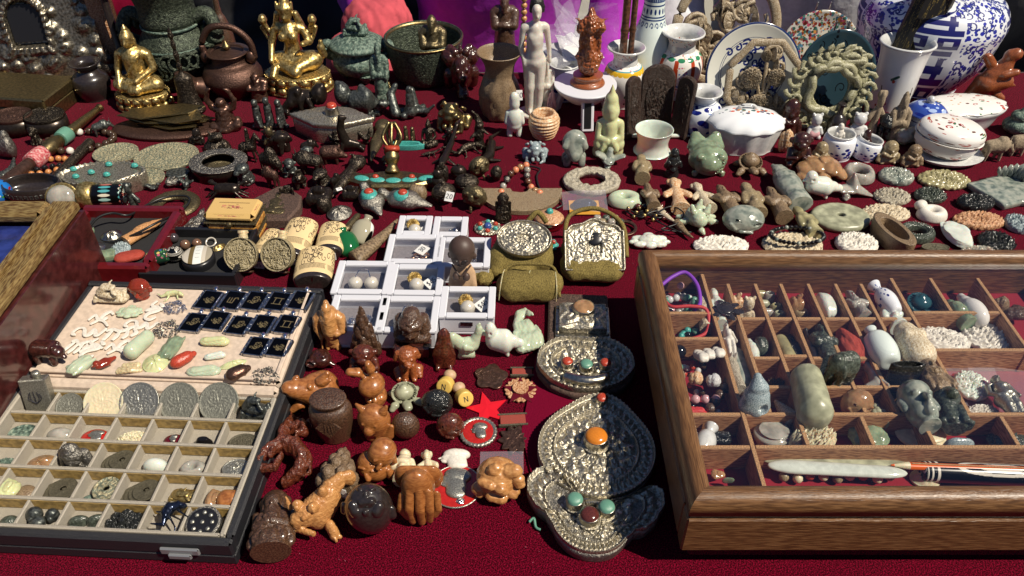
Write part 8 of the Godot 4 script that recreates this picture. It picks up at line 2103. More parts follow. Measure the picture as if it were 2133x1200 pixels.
	q("house_figure","temple_dog","bronze",[-.2755,0,-.9744],-30,[.0291,.0236,.032],"small square bronze temple beast on four legs","figurine","small bronze animals and figures")
	q("temple_dog","temple_dog","bronze_grey",[-.3875,0,-.9779],-35,[.0284,.0311,.0313],"bronze temple dog right of the round compact","figurine","small bronze animals and figures")
	q("monk_small","monkey","bronze_grey",[-.3247,0,-.997],0,[.0225,.028,.018],"small seated bronze monkey between bison and bull","figurine","small bronze animals and figures")
	q("crab_figure","crab","bronze_smooth",[-.4025,0,-.9453],180,[.0612,.0195,.0306],"dark bronze crab with raised claws above the ivory box","figurine","small bronze animals and figures")
	q("mouse_figure","coil","bronze_smooth",[-.2679,0,-.9218],0,[.036,.0306,.0288],"dark bronze coiled dragon beside the clay buddha plaque","figurine","small bronze animals and figures")
	q("ox_small","bison","bronze_smooth",[-.251,0,-.9637],40,[.0206,.0245,.0103],"tiny dark ox near the small dagger","figurine","small bronze animals and figures")
	q("sea_lion_figure","seal_animal","bronze_smooth",[-.2457,0,-1.0685],180,[.0401,.061,.0241],"dark bronze sea lion with raised head","figurine","small bronze animals and figures")
	q("seated_buddha","buddha","bronze",[-.1284,0,-1.0817],0,[.0288,.047,.0216],"small dark bronze buddha seated beside the toad","figurine","small bronze animals and figures")
	q("fisher_figure","trio","dull_brass",[-.1652,0,-1.0924],0,[.0343,.0292,.0137],"tiny brass fisherman under a wide hat in a turquoise boat","figurine","small bronze animals and figures")
	q("branch_figure","twig_figure","bronze",[-.0504,0,-1.0827],0,[.0294,.0616,.0235],"tall thin bronze root spirit below the beaker","figurine","small bronze animals and figures")
	q("lizard_figure","lizard","bronze_smooth",[-.0336,0,-1.0623],-102,[.1243,.016,.0441],"bronze lizard with curled tail beside the bead pendant","figurine","small bronze animals and figures")
	q("mantis_figure","mantis","bronze_smooth",[-.0957,0,-1.0548],78,[.1321,.03,.0364],"long bronze mantis with raised neck","figurine","small bronze animals and figures")
	q("gecko_figure","lizard","bronze",[-.0714,0,-1.0632],30,[.0515,.014,.0331],"small bronze gecko between mantis and lizard","figurine","small bronze animals and figures")
	q("ant_figure","mantis","bronze",[-.1194,0,-1.0545],12,[.0397,.014,.019],"tiny bronze insect under the seated buddha","figurine","small bronze animals and figures")
	q("frog_pair","coil","bronze",[-.1015,0,-.9803],0,[.0194,.0333,.0155],"bronze gourd shaped bell beside the turquoise crescent","bell",G8)
	q("double_gourd","gourd","bronze_smooth",[-.1053,0,-.9585],0,[.0218,.04,.0175],"bronze double gourd charm between bells and crescent","charm")
	q("round_bell","bell_ball","bronze_smooth",[-.0782,0,-.9923],0,[.0238,.0227,.0191],"small smooth dark round bell under the mantis","",G8)
	q("round_bell","bell_ball","bronze",[-.0649,0,-.9615],0,[.0357,.0253,.0286],"slotted bronze round bell in the middle of the bell cluster","",G8)
	q("lion_bell","lion_bell","dull_brass",[-.0466,0,-.9936],30,[.0336,.0313,.0269],"brass bell with a lion face beside the lizard","",G8)
	q("fish_bell","bell_ball","bronze",[-.0953,0,-.9273],20,[.0348,.0342,.0278],"fish shaped bronze bell with a white price tag","",G8)
	q("lion_bell","lion_bell","dull_brass",[-.0533,0,-.9118],-20,[.0371,.0347,.0296],"round brass bell with gold swirls and a hanging loop","",G8)
	q("snail_figure","snail","bronze_smooth",[-.1653,0,-.9363],0,[.0216,.0162,.0173],"dark bronze snail lying on the turquoise crescent","figurine","small bronze animals and figures")
	q("agate_block","pebble","horn",[-.1318,0,-.9288],0,[.0268,.0271,.0215],"brown polished horn block below the turquoise crescent","charm")
	q("brown_knob","nut","bronze_smooth",[-.1304,0,-.9103],0,[.0159,.0175,.0127],"small dark bronze weight below the brown horn block","charm")
	q("twist_figure","coil","bronze_smooth",[-.2263,0,-.9355],0,[.0256,.0229,.0205],"curled dark bronze snake ring beside the small dagger","figurine","small bronze animals and figures")
	q("ritual_dagger","phurba","dull_brass",[-.2089,0,-1.0888],88,[.1256,.016,.0239],"brass ritual dagger with triangular blade near the boat box","","ritual daggers")
	q("ritual_dagger","phurba","bronze",[-.2397,0,-.9821],76,[.1099,.018,.0251],"dark bronze ritual dagger with a white tag on its blade","","ritual daggers")
	q("shell_charm","shell","old_silver",[-.2372,0,-.8974],0,[.0342,.012,.0367],"oval ribbed dark silver beetle charm by the ivory bottles","")
	q("whistle","capsule","dull_brass",[-.2151,0,-.8697],72,[.0422,.01,.0103],"slim brass whistle beside the painted glass bottle","")
	lie("silver_buddha","buddha","old_silver",[-.4229,0,-.8434],-1,[.0297,.0605,.016],"small silver buddha charm lying beside the ivory box","charm")
	q("animal_charm","bull","bronze_grey",[-.6488,0,-1.1206],30,[.035,.024,.0157],"grey metal winged animal beside the long trumpet","figurine","small bronze animals and figures")
	q("frog_charm","dog_sit","bronze",[-.7418,0,-1.0903],0,[.0194,.0302,.0213],"dark metal frog with a tall tail before the round boxes","figurine","small bronze animals and figures")
	q("spiral_charm","spiral_horn","bronze_grey",[-.741,0,-1.0025],88,[.0616,.014,.0184],"ridged grey metal horn at the left edge","")
	q("buckle","prism_lump","old_silver",[-.7644,0,-1.0488],0,[.0304,.0461,.0243],"pale metal buckle plate at the left edge","")
	q("square_plaque","disc","bronze_grey",[-.4928,0,-1.0006],0,[.034,.004,.0284],"small square grey relief plaque beside the round compact","")
	q("lock_charm","crystal","old_silver",[-.4878,0,-.9683],0,[.0214,.0167,.0171],"small silver seal with pointed top below the square plaque","")
	q("goat_charm","rooster","bronze_grey",[-.5139,0,-.9578],0,[.0247,.0122,.0111],"tiny dark bird charms beside the silver seal","")
	q("stag_charm","claw","bronze_grey",[-.4655,0,-.9635],0,[.022,.0196,.0176],"small grey antlered charm above the brass ring","")
	q("lady_charm","gown","bronze_grey",[-.5183,0,-.9019],0,[.0235,.0474,.0188],"grey metal lady charm with raised arm by the studded bangle","figurine")
	q("bronze_mirror","mirror","mirror_bronze",[-.604,0,-1.0538],0,[.0673,.006,.0586],"smaller round bronze mirror with a raised centre knob","",G9)
	q("bronze_mirror","mirror","mirror_bronze",[-.5241,0,-1.0459],0,[.0954,.005,.0801],"largest round green bronze mirror with cast characters","",G9)
	q("bronze_mirror","mirror","mirror_bronze",[-.5381,0,-.9856],0,[.0616,.005,.0505],"round bronze mirror partly under the silver tray","",G9)
	q("bronze_mirror","mirror_flower","bronze_grey",[-.6129,0,-.9928],0,[.0858,.006,.0606],"grey lobed bronze mirror behind the silver tray","",G9)
	q("brass_ring_frame","ring_round","dull_brass",[-.4717,0,-.9164],0,[.0727,.008,.0719],"flat brass ring frame with beaded edge","")
	plaque("clay_plaque","carved_oval","old_leather",[-.3252,0,-.9074],0,[.0728,.014,.085],"pentagonal clay plaque moulded with a seated buddha","")
	q("mini_shrine","niche_buddha","bronze",[-.0119,0,-.8813],0,[.0232,.0442,.0139],"tiny bronze buddha shrine with a hanging loop","")
	q("small_bronze","monkey","bronze",[-.3782,0,-1.0922],0,[.0239,.0259,.0191],"small seated bronze figure right of the horse rider","figurine","small bronze animals and figures")
	q("small_bronze","dog_sit","bronze_grey",[-.3087,0,-1.041],20,[.0232,.0231,.0255],"small grey lion between boar and bull","figurine","small bronze animals and figures")
	q("small_bronze","old_god","bronze",[-.2737,0,-1.0922],0,[.0239,.0259,.0191],"thin bronze man left of the sea lion","figurine","small bronze animals and figures")
	q("small_bronze","twig_figure","bronze",[-.2331,0,-1.0211],30,[.0228,.0251,.0183],"tiny branching figure beside the sea lion tail","figurine","small bronze animals and figures")
	q("small_bronze","bear_sit","dull_brass",[-.1847,0,-1.0348],0,[.023,.0252,.0184],"tiny brass bear left of the vajra prongs","figurine","small bronze animals and figures")
	q("small_bronze","bison","bronze",[-.4328,0,-1.0481],10,[.0232,.0276,.0116],"small ox under the ox head bell","figurine","small bronze animals and figures")
	q("small_bronze","crab","bronze",[-.3129,0,-.9293],0,[.0215,.0255,.0129],"small spider like charm above the clay plaque","figurine","small bronze animals and figures")
	q("small_bronze","scarab","bronze",[-.2574,0,-.9031],30,[.0211,.0237,.0169],"small dark beetle left of the ribbed charm","figurine","small bronze animals and figures")
	q("small_bronze","rooster","bronze",[-.228,0,-1.088],0,[.0238,.0284,.0107],"small bronze bird right of the sea lion","figurine","small bronze animals and figures")
	q("small_bronze","gown","bronze",[-.0974,0,-1.0922],0,[.0239,.0259,.0191],"little dark lady under the golden toad","figurine","small bronze animals and figures")
	q("small_bronze","snail","bronze",[-.0254,0,-.9814],0,[.0223,.0246,.0178],"small bronze snail by the bead pendant","figurine","small bronze animals and figures")
	q("small_bronze","squat","bronze_smooth",[-.4902,0,-1.0922],0,[.0239,.0259,.0191],"small dark squatting figure by the brass leaves","figurine","small bronze animals and figures")
func jades():
	q("agate_frog","toad","blue_stone",[.035,0,-1.0417],0,[.0405,.0338,.0324],"blue grey banded stone frog cube","carving",G1)
	q("white_monkey","round_man","white_jade",[.0037,0,-1.1166],0,[.0322,.0747,.0258],"white jade round-headed seated figure by the beaker","figurine")
	q("jade_guardian","drop_buddha","yellow_jade",[.1462,0,-1.0586],0,[.0472,.1116,.0377],"tall pale yellow jade buddha with teardrop halo","statue")
	q("jade_pig","jade_pig","grey_jade",[.0928,0,-1.0274],0,[.0384,.0546,.0307],"grey green jade pig seen from the front","carving",G1)
	q("jade_claw","claw","grey_jade",[.1464,0,-1.0302],0,[.046,.0241,.0368],"grey jade flower claw under the jade buddha","carving",G1)
	q("stone_ring","ring_stone","speckled",[.1151,0,-.9737],0,[.0839,.012,.0694],"broad speckled white and brown stone ring","",G1)
	q("jade_disc","donut","pale_jade",[.158,0,-.9256],0,[.0496,.013,.0387],"smooth pale green jade disc with small hole","",G1)
	lie("seal_figure","bundle","tan_stone",[.1872,0,-.9689],5,[.0295,.0612,.026],"olive brown stone seal with a white dot on its base","seal","little stone figures")
	q("black_figure","bundle","black_stone",[.2347,0,-.9963],0,[.0272,.0457,.0218],"black and white stone monk bundle left of the jade fish","carving",G1)
	q("jade_fish","fish_fruit","green_jade",[.2882,0,-1.0155],0,[.0575,.046,.069],"large green jade fish with split tail","carving",G1)
	q("stone_turtle","turtle","brown_stone",[.3521,0,-1.0073],0,[.0475,.0289,.0522],"dark brown glossy stone turtle in front of the tureen","carving",G1)
	lie("stone_figure","old_god","brown_stone",[.1942,0,-.8981],-3,[.0268,.0613,.022],"thin dark brown stone figure lying first in the row","figurine","little stone figures")
	lie("stone_figure","gown","orange_stone",[.2302,0,-.8934],1,[.0417,.0761,.022],"orange and white stone lady in a wide gown","figurine","little stone figures")
	lie("stone_figure","gown","bone_carved",[.2698,0,-.8946],-8,[.0335,.0647,.02],"cream stone lady with a hand at her head","figurine","little stone figures")
	lie("stone_figure","old_god","brown_stone",[.3003,0,-.8797],-7,[.0345,.0714,.026],"brown stone man with hands on hips, fourth figure","figurine","little stone figures")
	lie("stone_figure","bundle","tan_stone",[.3327,0,-.8797],-3,[.0332,.0734,.026],"tan stone child holding a round bundle","figurine","little stone figures")
	lie("stone_figure","old_god","brown_stone",[.3653,0,-.8707],-3,[.0357,.075,.026],"dark brown stone sage, last of the brown figures","figurine","little stone figures")
	lie("stone_figure","tall_jade","grey_jade",[.3951,0,-.9003],-5,[.0381,.1067,.03],"long grey green jade figure with pointed hood","figurine","little stone figures")
	lie("stone_figure","bundle","tan_jade",[.3973,0,-.8338],-10,[.0282,.0635,.022],"yellow brown stone figure below the grey jade one","figurine","little stone figures")
	q("amber_fruits","fruits","agate",[.4521,0,-1.0014],0,[.0735,.0242,.0588],"cluster of amber brown stone fruits","carving",G1)
	q("jade_duck","duck","white_jade",[.4361,0,-.9427],0,[.0601,.04,.03],"cream white jade duck facing left","carving",G1)
	q("jade_ring","ring_round","grey_agate",[.5071,0,-.9914],0,[.0463,.016,.0478],"brown grey carved stone ring behind the horned stone","",G1)
	q("carved_oval","carved_oval","grey_jade",[.5611,0,-.9877],0,[.0497,.014,.0414],"smoky grey oval carved jade","carving",G1)
	q("jade_dragon_disc","scalloped","tan_jade",[.6284,0,-.9807],0,[.0753,.01,.0497],"olive jade disc with a crawling dragon","carving",G1)
	q("horned_stone","tripod_horn","grey_agate",[.4849,0,-.9479],0,[.051,.0302,.0408],"dark smoky stone with three horns","carving",G1)
	q("speckled_pad","carved_pad","speckled",[.5362,0,-.9367],0,[.0507,.012,.0389],"yellowish speckled carved stone pad","carving",G1)
	q("dark_pad","carved_pad","dark_jade",[.5903,0,-.9381],0,[.0447,.014,.0336],"dark green carved stone coil above the white bird ring","carving",G1)
	q("black_pad","carved_oval","black_stone",[.6453,0,-.9183],0,[.0507,.016,.0334],"glossy black carved oval stone","carving",G1)
	q("jade_axe","axe","grey_jade",[.7002,0,-.9463],20,[.0749,.01,.0684],"flat grey green jade axe blade at the right edge","carving",G1)
	q("jade_twist","spiral_horn","grey_jade",[.7253,0,-.9771],150,[.0484,.0335,.0194],"twisted grey jade dragon at the right edge","carving",G1)
	q("jade_bi","jade_disc","sage_stone",[.4456,0,-.8822],0,[.0794,.01,.0624],"large flat sage green stone disc with small hole","disc",G1)
	q("speckled_pad","carved_pad","bone_carved",[.5127,0,-.8959],0,[.0651,.011,.0398],"white and brown speckled oval stone slab","carving",G1)
	bird_ring("bird_ring","donut","bone_white",[.5731,0,-.8895],0,[.0405,.014,.0336],"white stone ring with a bird on top","",G1)
	q("lion_pad","scalloped","orange_carved",[.6318,0,-.8768],0,[.0687,.012,.0379],"orange and white stone carved as a lion","carving",G1)
	q("grey_pad","carved_oval","blue_stone",[.6805,0,-.8686],0,[.0348,.014,.0381],"dark blue grey stone at the right edge","carving",G1)
	q("beaded_ring","beaded_ring","dark_jade",[.5342,0,-.8462],0,[.0501,.014,.04],"dark green jade ring with beaded surface","",G1)
	q("hollow_stone","hollow_boat","brown_stone",[.4959,0,-.8328],-75,[.0767,.022,.0326],"hollow dark brown stone shaped like a boat","carving",G1)
	lie("jade_cicada","cicada","white_jade",[.5862,0,-.8131],-3,[.0328,.0561,.014],"milky white jade cicada","carving",G1)
	q("black_pad","carved_pad","black_stone",[.6324,0,-.8287],0,[.0469,.014,.0421],"black carved flower stone above the display case","carving",G1)
	q("white_toggle","carved_oval","bone_white",[.4485,0,-.824],0,[.0549,.014,.0449],"white stone block carved with curling clouds","carving",G1)
	q("white_pad","carved_pad","bone_white",[.2712,0,-.8217],0,[.0722,.012,.0389],"white carved stone pad just behind the display case","carving",G1)
	q("white_pad","carved_pad","bone_carved",[.3645,0,-.824],0,[.0786,.012,.0516],"cream carved stone pad under a beaded bracelet","carving",G1)
	q("dark_coin","coin","old_coin",[.5449,0,-.8119],0,[.0359,.008,.0167],"dark patterned stone oval half behind the case rail","carving",G1)
	q("fish_scale","carved_pad","grey_agate",[.6004,0,-.8095],0,[.0457,.01,.0172],"grey brown scaly stone fish half behind the case rail","carving",G1)
	q("jade_frog","frog_flat","pale_jade",[.2492,0,-.8677],0,[.0552,.0387,.0441],"translucent pale green jade three-legged frog","carving",G1)
	q("jade_medallion","carved_ball","grey_jade",[.3066,0,-.859],0,[.0549,.0354,.0439],"round grey green jade carved with figures","carving",G1)
	q("white_flower","lotus_pad","white_jade",[.1792,0,-.8271],0,[.0543,.016,.0321],"white jade flower charm behind the case corner","charm")
	q("clay_figurine","gown","clay",[.5676,0,-1.1148],0,[.0276,.078,.0221],"tall beige clay figure with slanted flat head","",G2)
	q("clay_figurine","old_god","clay",[.601,0,-1.1081],0,[.0335,.0788,.0268],"tall beige clay figure with a flat topped cap","",G2)
	q("dark_squat","squat","dark_red_wood",[.4331,0,-1.1187],0,[.0452,.0622,.0361],"dark glossy brown seated figure by the carved panel","figurine",G2)
	q("panda_figure","bear_sit","porcelain",[.4753,0,-1.1114],0,[.0271,.0419,.0217],"white porcelain panda left of the dark bottle","figurine",G2)
	q("panda_figure","bear_sit","porcelain",[.5439,0,-1.1138],0,[.0332,.0422,.0265],"white porcelain panda right of the dark bottle","figurine",G2)
	q("dark_bottle","bottle","black_wood",[.5112,0,-1.1179],0,[.0286,.0547,.0286],"slender black bottle between two porcelain pandas","",G2)
	q("wood_imp","monkey","dark_red_wood",[.4268,0,-1.0301],0,[.0385,.0531,.0308],"dark red wooden imp standing near the tureen","figurine",G2)
	q("pink_fish","rock","orange_stone",[.4173,0,-1.0652],0,[.0219,.039,.0176],"pinkish banded stone fan beside the tureen","carving",G2)
	q("pink_lump","pebble","pink_bead",[.4747,0,-1.109],0,[.0212,.0152,.0169],"rough pink stone lump under the porcelain panda","carving",G2)
	q("laughing_man","squat","tan_stone",[.4598,0,-1.0333],0,[.033,.0355,.0264],"tan ivory-like laughing man, left of the white jars","figurine",G2)
	q("laughing_man","squat","tan_stone",[.5644,0,-1.0378],0,[.0375,.0345,.03],"tan ivory-like squatting man, first right of white jars","figurine",G2)
	q("laughing_man","squat","brown_stone",[.5968,0,-1.0284],0,[.0344,.0335,.0275],"striped brown squatting man, second right of white jars","figurine",G2)
	q("glass_lump","crystal","grey_agate",[.6168,0,-1.0916],0,[.0373,.0292,.0299],"smoky crystal lump behind the squatting men","crystal",G2)
	q("black_lion","temple_dog","black_stone",[.5829,0,-1.108],0,[.0301,.0418,.0331],"black glossy lion between the clay figures","figurine",G2)
	q("clay_animal","bull","clay",[.7284,0,-1.0418],0,[.0476,.0389,.0214],"pale clay ox walking right beside the lidded box","figurine",G2)
	q("clay_animal","boar","clay",[.7714,0,-1.057],0,[.0364,.0338,.0182],"pale clay pig at the right edge","figurine",G2)
	q("bronze_jar","gourd","verdigris",[.8011,0,-1.1247],0,[.0425,.046,.0425],"green bronze jar at the right edge","")
	q("fish_rider","fish_man","orange_wood",[.787,0,-1.2096],0,[.0778,.105,.0389],"red brown wooden old man riding a fish","carving")
func carvings():
	q("old_man_carving","elder","boxwood",[-.1998,0,-.6386],0,[.0375,.0668,.0282],"light boxwood old man with beard and walking stick","",G11)
	q("dragon_carving","mitre","brown_wood",[-.1601,0,-.6235],0,[.0344,.0706,.0275],"tall dark brown wooden dragon head carving","",G11)
	bust_on_plinth("goddess_bust","bust","brown_wood",[-.1095,0,-.6309],0,[.0433,.0568,.0368],"brown wooden bust of a goddess with draped crown","carving",G11)
	q("snail_carving","frog_ball","dark_red_wood",[-.2069,0,-.6077],0,[.032,.019,.0256],"dark red wooden snail shell below the old man","",G11)
	q("monkey_carving","monkey","red_wood",[-.1587,0,-.5999],0,[.0336,.0358,.0269],"dark red wooden monkey with glossy head","",G11)
	q("lion_dog_carving","dog_sit","orange_wood",[-.1112,0,-.5933],12,[.0329,.0404,.0362],"orange brown wooden lion puppy sitting","",G11)
	q("bird_carving","penguin","red_wood",[-.0737,0,-.6076],0,[.0258,.0512,.0207],"smooth red brown wooden hooded bird","",G11)
	q("jade_rooster","rooster","pale_jade",[-.0498,0,-.6182],10,[.0428,.0499,.0171],"pale green jade rooster facing right","carving","jade animals by the white boxes")
	q("jade_hen","duck","white_jade",[-.0098,0,-.6271],0,[.0464,.0442,.0232],"white jade hen facing left","carving","jade animals by the white boxes")
	lie("jade_sprig","dragon_lump","pale_jade",[.0209,0,-.6209],-10,[.0349,.0733,.02],"translucent green jade dragonfly on the velvet","carving","jade animals by the white boxes")
	q("pig_head_carving","pig_head","amber_wood",[-.2035,0,-.5545],-15,[.0516,.0467,.0464],"large polished wooden pig head looking up","",G11)
	q("rabbit_carving","rabbit","amber_wood",[-.1479,0,-.5521],0,[.0383,.0583,.0306],"polished wooden rabbit with two round ears","",G11)
	q("turtle_carving","turtle","sage_stone",[-.1108,0,-.5541],15,[.037,.0207,.0407],"pale sage green stone turtle","",G11)
	q("face_ball","carved_ball","black_stone",[-.0761,0,-.5381],0,[.0323,.0317,.0258],"dark grey green carved ball with a face","carving",G11)
	barrel("barrel_carving","barrel","brown_wood",[-.1764,0,-.5106],0,[.0425,.056,.034],"brown wooden barrel carved with a seal diamond","",G11)
	lie("dragon_root","dragon_tall","dragon_wood",[-.2113,0,-.4436],-8,[.052,.0922,.035],"red wood dragon carving lying beside the coin tray","carving",G11)
	q("piglet_carving","piglet","amber_wood",[-.1335,0,-.5065],-10,[.0382,.0485,.0306],"glossy wooden piglet with black eyes","",G11)
	q("walnut_carving","nut","brown_wood",[-.1052,0,-.5095],0,[.0281,.0308,.0225],"striped brown carved nut beside the piglet","",G11)
	q("ball_carving","carved_ball","red_wood",[-.0611,0,-.5087],0,[.0276,.0304,.0221],"dark red brown carved nut beside the red badge","",G11)
	lie("cone_carving","mitre","grey_wood",[-.1577,0,-.4256],-1,[.039,.052,.05],"grey brown carved cone with a price label on its base","",G11)
	q("two_faces","twin_faces","amber_wood",[-.1258,0,-.4601],0,[.0401,.0463,.0321],"amber wooden carving of two laughing faces","carving",G11)
	lie("boy_figure","bundle","ivory_pale",[-.102,0,-.4468],-1,[.0245,.0342,.024],"small cream resin boy with curly hair","figurine","small cream resin figures")
	lie("nun_figure","gown","ivory_pale",[-.077,0,-.4468],-9,[.0209,.0334,.024],"small cream resin nun with covered head","figurine","small cream resin figures")
	q("dragon_ball","dragon_ball","boxwood",[-.0127,0,-.4428],0,[.0498,.0436,.0398],"light boxwood ball carved with coins and dragon","carving",G11)
	q("fist_carving","fist","amber_wood",[-.0828,0,-.4176],0,[.0436,.066,.0349],"amber wooden hand with five curled fingers and cuff","",G11)
	q("baby_head_carving","baby_head","black_wood",[-.1245,0,-.4042],0,[.0487,.0597,.039],"large black glossy wooden baby head lying face up","",G11)
	q("fish_carving","fish_frog","boxwood",[-.1676,0,-.4107],0,[.0584,.0517,.0467],"light boxwood frog with a fish on its back","",G11)
	lie("buddha_carving","niche_buddha","brown_wood",[-.2043,0,-.3679],-10,[.0414,.0673,.035],"brown wooden buddha lying in an arched niche","",G11)
	q("white_profile","profile","bone_white",[-.0561,0,-.4785],0,[.0311,.008,.0235],"white plastic head in profile above the big red badge","ornament")
	q("bear_charm","bear_cub","dark_red_wood",[-.476,.035,-.5811],-8,[.0407,.0249,.0203],"dark red brown carved bear on the edge of the tray","carving")
func vases():
	teapot("copper_teapot","x","x",[-.4903,0,-1.2688],0,[.1277,.1181,.0894],"brown copper teapot with tall arched handle","")
	censer("green_censer","x","x",[-.2693,0,-1.3243],0,[.1109,.1127,.0998],"green patinated bronze incense burner with lion lid","")
	q("censer_attendant","sage","verdigris",[-.2214,0,-1.2449],0,[.0337,.0984,.027],"green patinated bronze attendant standing by the censer","figurine")
	bronze_vessel("green_bronze_vessel","x","x",[-.5814,0,-1.3177],0,[.128,.171,.1152],"large dark green bronze vessel with handles and scroll bands","")
	pot("dark_lidded_jar","jar","black_wood",[-.7143,0,-1.2507],0,[.0603,.0621,.0603],"dark glossy jar beside the silver shrine","","","black_wood")
	q("jar_finial","dragon_lump","black_wood",[-.7746,0,-1.3829],0,[.0352,.0371,.0211],"black carved lion lid resting on the dark jar","lid")
	pot("rose_vase","rose","print_rose_0",[.185,0,-1.2241],0,[.0684,.099,.0684],"white vase with pink and yellow enamel holding bamboo canes","","enamelled porcelain vases")
	pot("rose_vase","rose","print_rose_1",[.2815,0,-1.2596],20,[.0778,.1099,.0778],"wide mouthed enamel vase with red panels","","enamelled porcelain vases")
	pot("tall_blue_vase","tall","print_blue_vase",[.2323,0,-1.2831],0,[.077,.1984,.077],"tall pale vase painted with blue branches","")
	pot("small_blue_jar","jar","print_blue_jar",[.299,0,-1.1299],0,[.0652,.0688,.0652],"small white jar with a blue landscape","")
	pot("blue_cup","bowl","print_blue_jar",[.0876,0,-1.2502],0,[.0521,.0608,.0521],"blue and white cup under the plastic bags","")
	pot("ginger_jar","ginger","print_ginger_jar",[.7092,0,-1.3174],-67,[.2354,.1784,.2354],"big blue and white ginger jar with double joy characters","")
	lidded("blue_lidded_jar","x","x",[.6456,0,-1.1166],0,[.0624,.069,.0624],"small blue and white lidded jar before the big jar","")
	pot("white_jar","cup","print_blue_sparse",[.4943,0,-1.0549],0,[.0481,.0381,.0481],"small round white jar with blue flowers, left of two","","small white jars")
	pot("white_jar","cup","print_blue_sparse",[.5349,0,-1.0521],0,[.0422,.031,.0422],"small tilted white jar with blue figure, right of two","","small white jars","porcelain",-10)
	pot("peony_vase","square","print_peony",[.6264,0,-1.2048],0,[.0846,.1157,.0762],"white trumpet vase painted with peonies and a bird","")
	openwork("openwork_panel","round","openwork_brown",[.3647,0,-1.3139],0,[.1748,.1862,.0175],"big round pierced stone disc with leaves behind the plates","",G7)
	leaning_plate("blue_plate","x","print_blue_plate",[.3817,0,-1.1842],0,[.1498,.1492,.015],"blue and white dish standing behind the octagonal panel","",G5)
	openwork("openwork_panel","octagon","openwork_brown",[.3964,0,-1.1663],0,[.1199,.1346,.012],"octagonal pierced stone panel with flowers","",G7)
	leaning_plate("rose_plate","x","print_rose_plate",[.5154,0,-1.2779],0,[.1362,.1336,.0136],"red and green enamel dish at the back","",G5)
	leaning_plate("teal_plate","x","print_teal_plate",[.513,0,-1.1797],0,[.1253,.1397,.0125],"dark teal dish behind the green pierced disc","",G5)
	openwork("openwork_panel","dragon","openwork_green",[.4953,0,-1.138],0,[.1297,.136,.013],"green pierced stone disc with dragons and clouds","",G7)
	q("banded_jar","banded_jar","orange_stone",[.0503,0,-1.1163],0,[.0499,.0403,.0499],"orange brown ribbed stone jar","")
	q("jade_bowl","thumb_bowl","white_jade",[.2154,0,-1.0681],0,[.0581,.0379,.0581],"translucent pale jade cup with flared rim","cup")
func white_boxes():
	acrylic("small white box with rose gold earrings, back left",[-.1257,-.833,.0419,.0402],.028)
	jewel("boxed_jewellery","tiny rose gold earrings in the small box with rose gold earrings, back left",v3(-.1257,.0126,-.829),1)
	acrylic("small white box with silver rings, back right",[-.0794,-.8309,.0425,.0401],.028)
	jewel("boxed_jewellery","small silver rings in the small box with silver rings, back right",v3(-.0794,.0126,-.8269),3)
	acrylic("white box with tangled rose gold jewellery",[-.1224,-.7832,.0658,.0567],.028)
	jewel("boxed_jewellery","tangled rose gold earrings in the box with tangled rose gold jewellery",v3(-.1224,.0126,-.7792),2)
	acrylic("white box partly hidden by the monk doll",[-.0595,-.7763,.0642,.058],.028)
	jewel("boxed_jewellery","pale earrings in the box partly hidden by the monk doll",v3(-.0595,.0126,-.7723),3)
	acrylic("white box with two large pearl earrings",[-.1769,-.7272,.0661,.0595],.028)
	jewel("boxed_jewellery","pair of large grey pearl earrings in the box with two large pearl earrings",v3(-.1769,.0126,-.7232),0)
	acrylic("white box with gold flower earrings beside the monk doll",[-.1133,-.723,.0625,.0546],.028)
	jewel("boxed_jewellery","gold flower earrings in the box with gold flower earrings beside the monk doll",v3(-.1133,.0126,-.719),1)
	acrylic("white box embossed at the front, with a pearl charm",[-.0508,-.6823,.0613,.0524],.028)
	jewel("boxed_jewellery","gold and grey pearl charm in the box embossed at the front, with a pearl charm",v3(-.0508,.0126,-.6783),1)
	acrylic("white box behind the boxwood old man",[-.1747,-.6635,.0614,.0587],.028)
	jewel("boxed_jewellery","yellowish silver chain in the box behind the boxwood old man",v3(-.1747,.0126,-.6595),3)
	acrylic("white box behind the goddess bust",[-.1157,-.6619,.0645,.0586],.028)
	jewel("boxed_jewellery","pair of silver drop earrings in the box behind the goddess bust",v3(-.1157,.0126,-.6579),0)
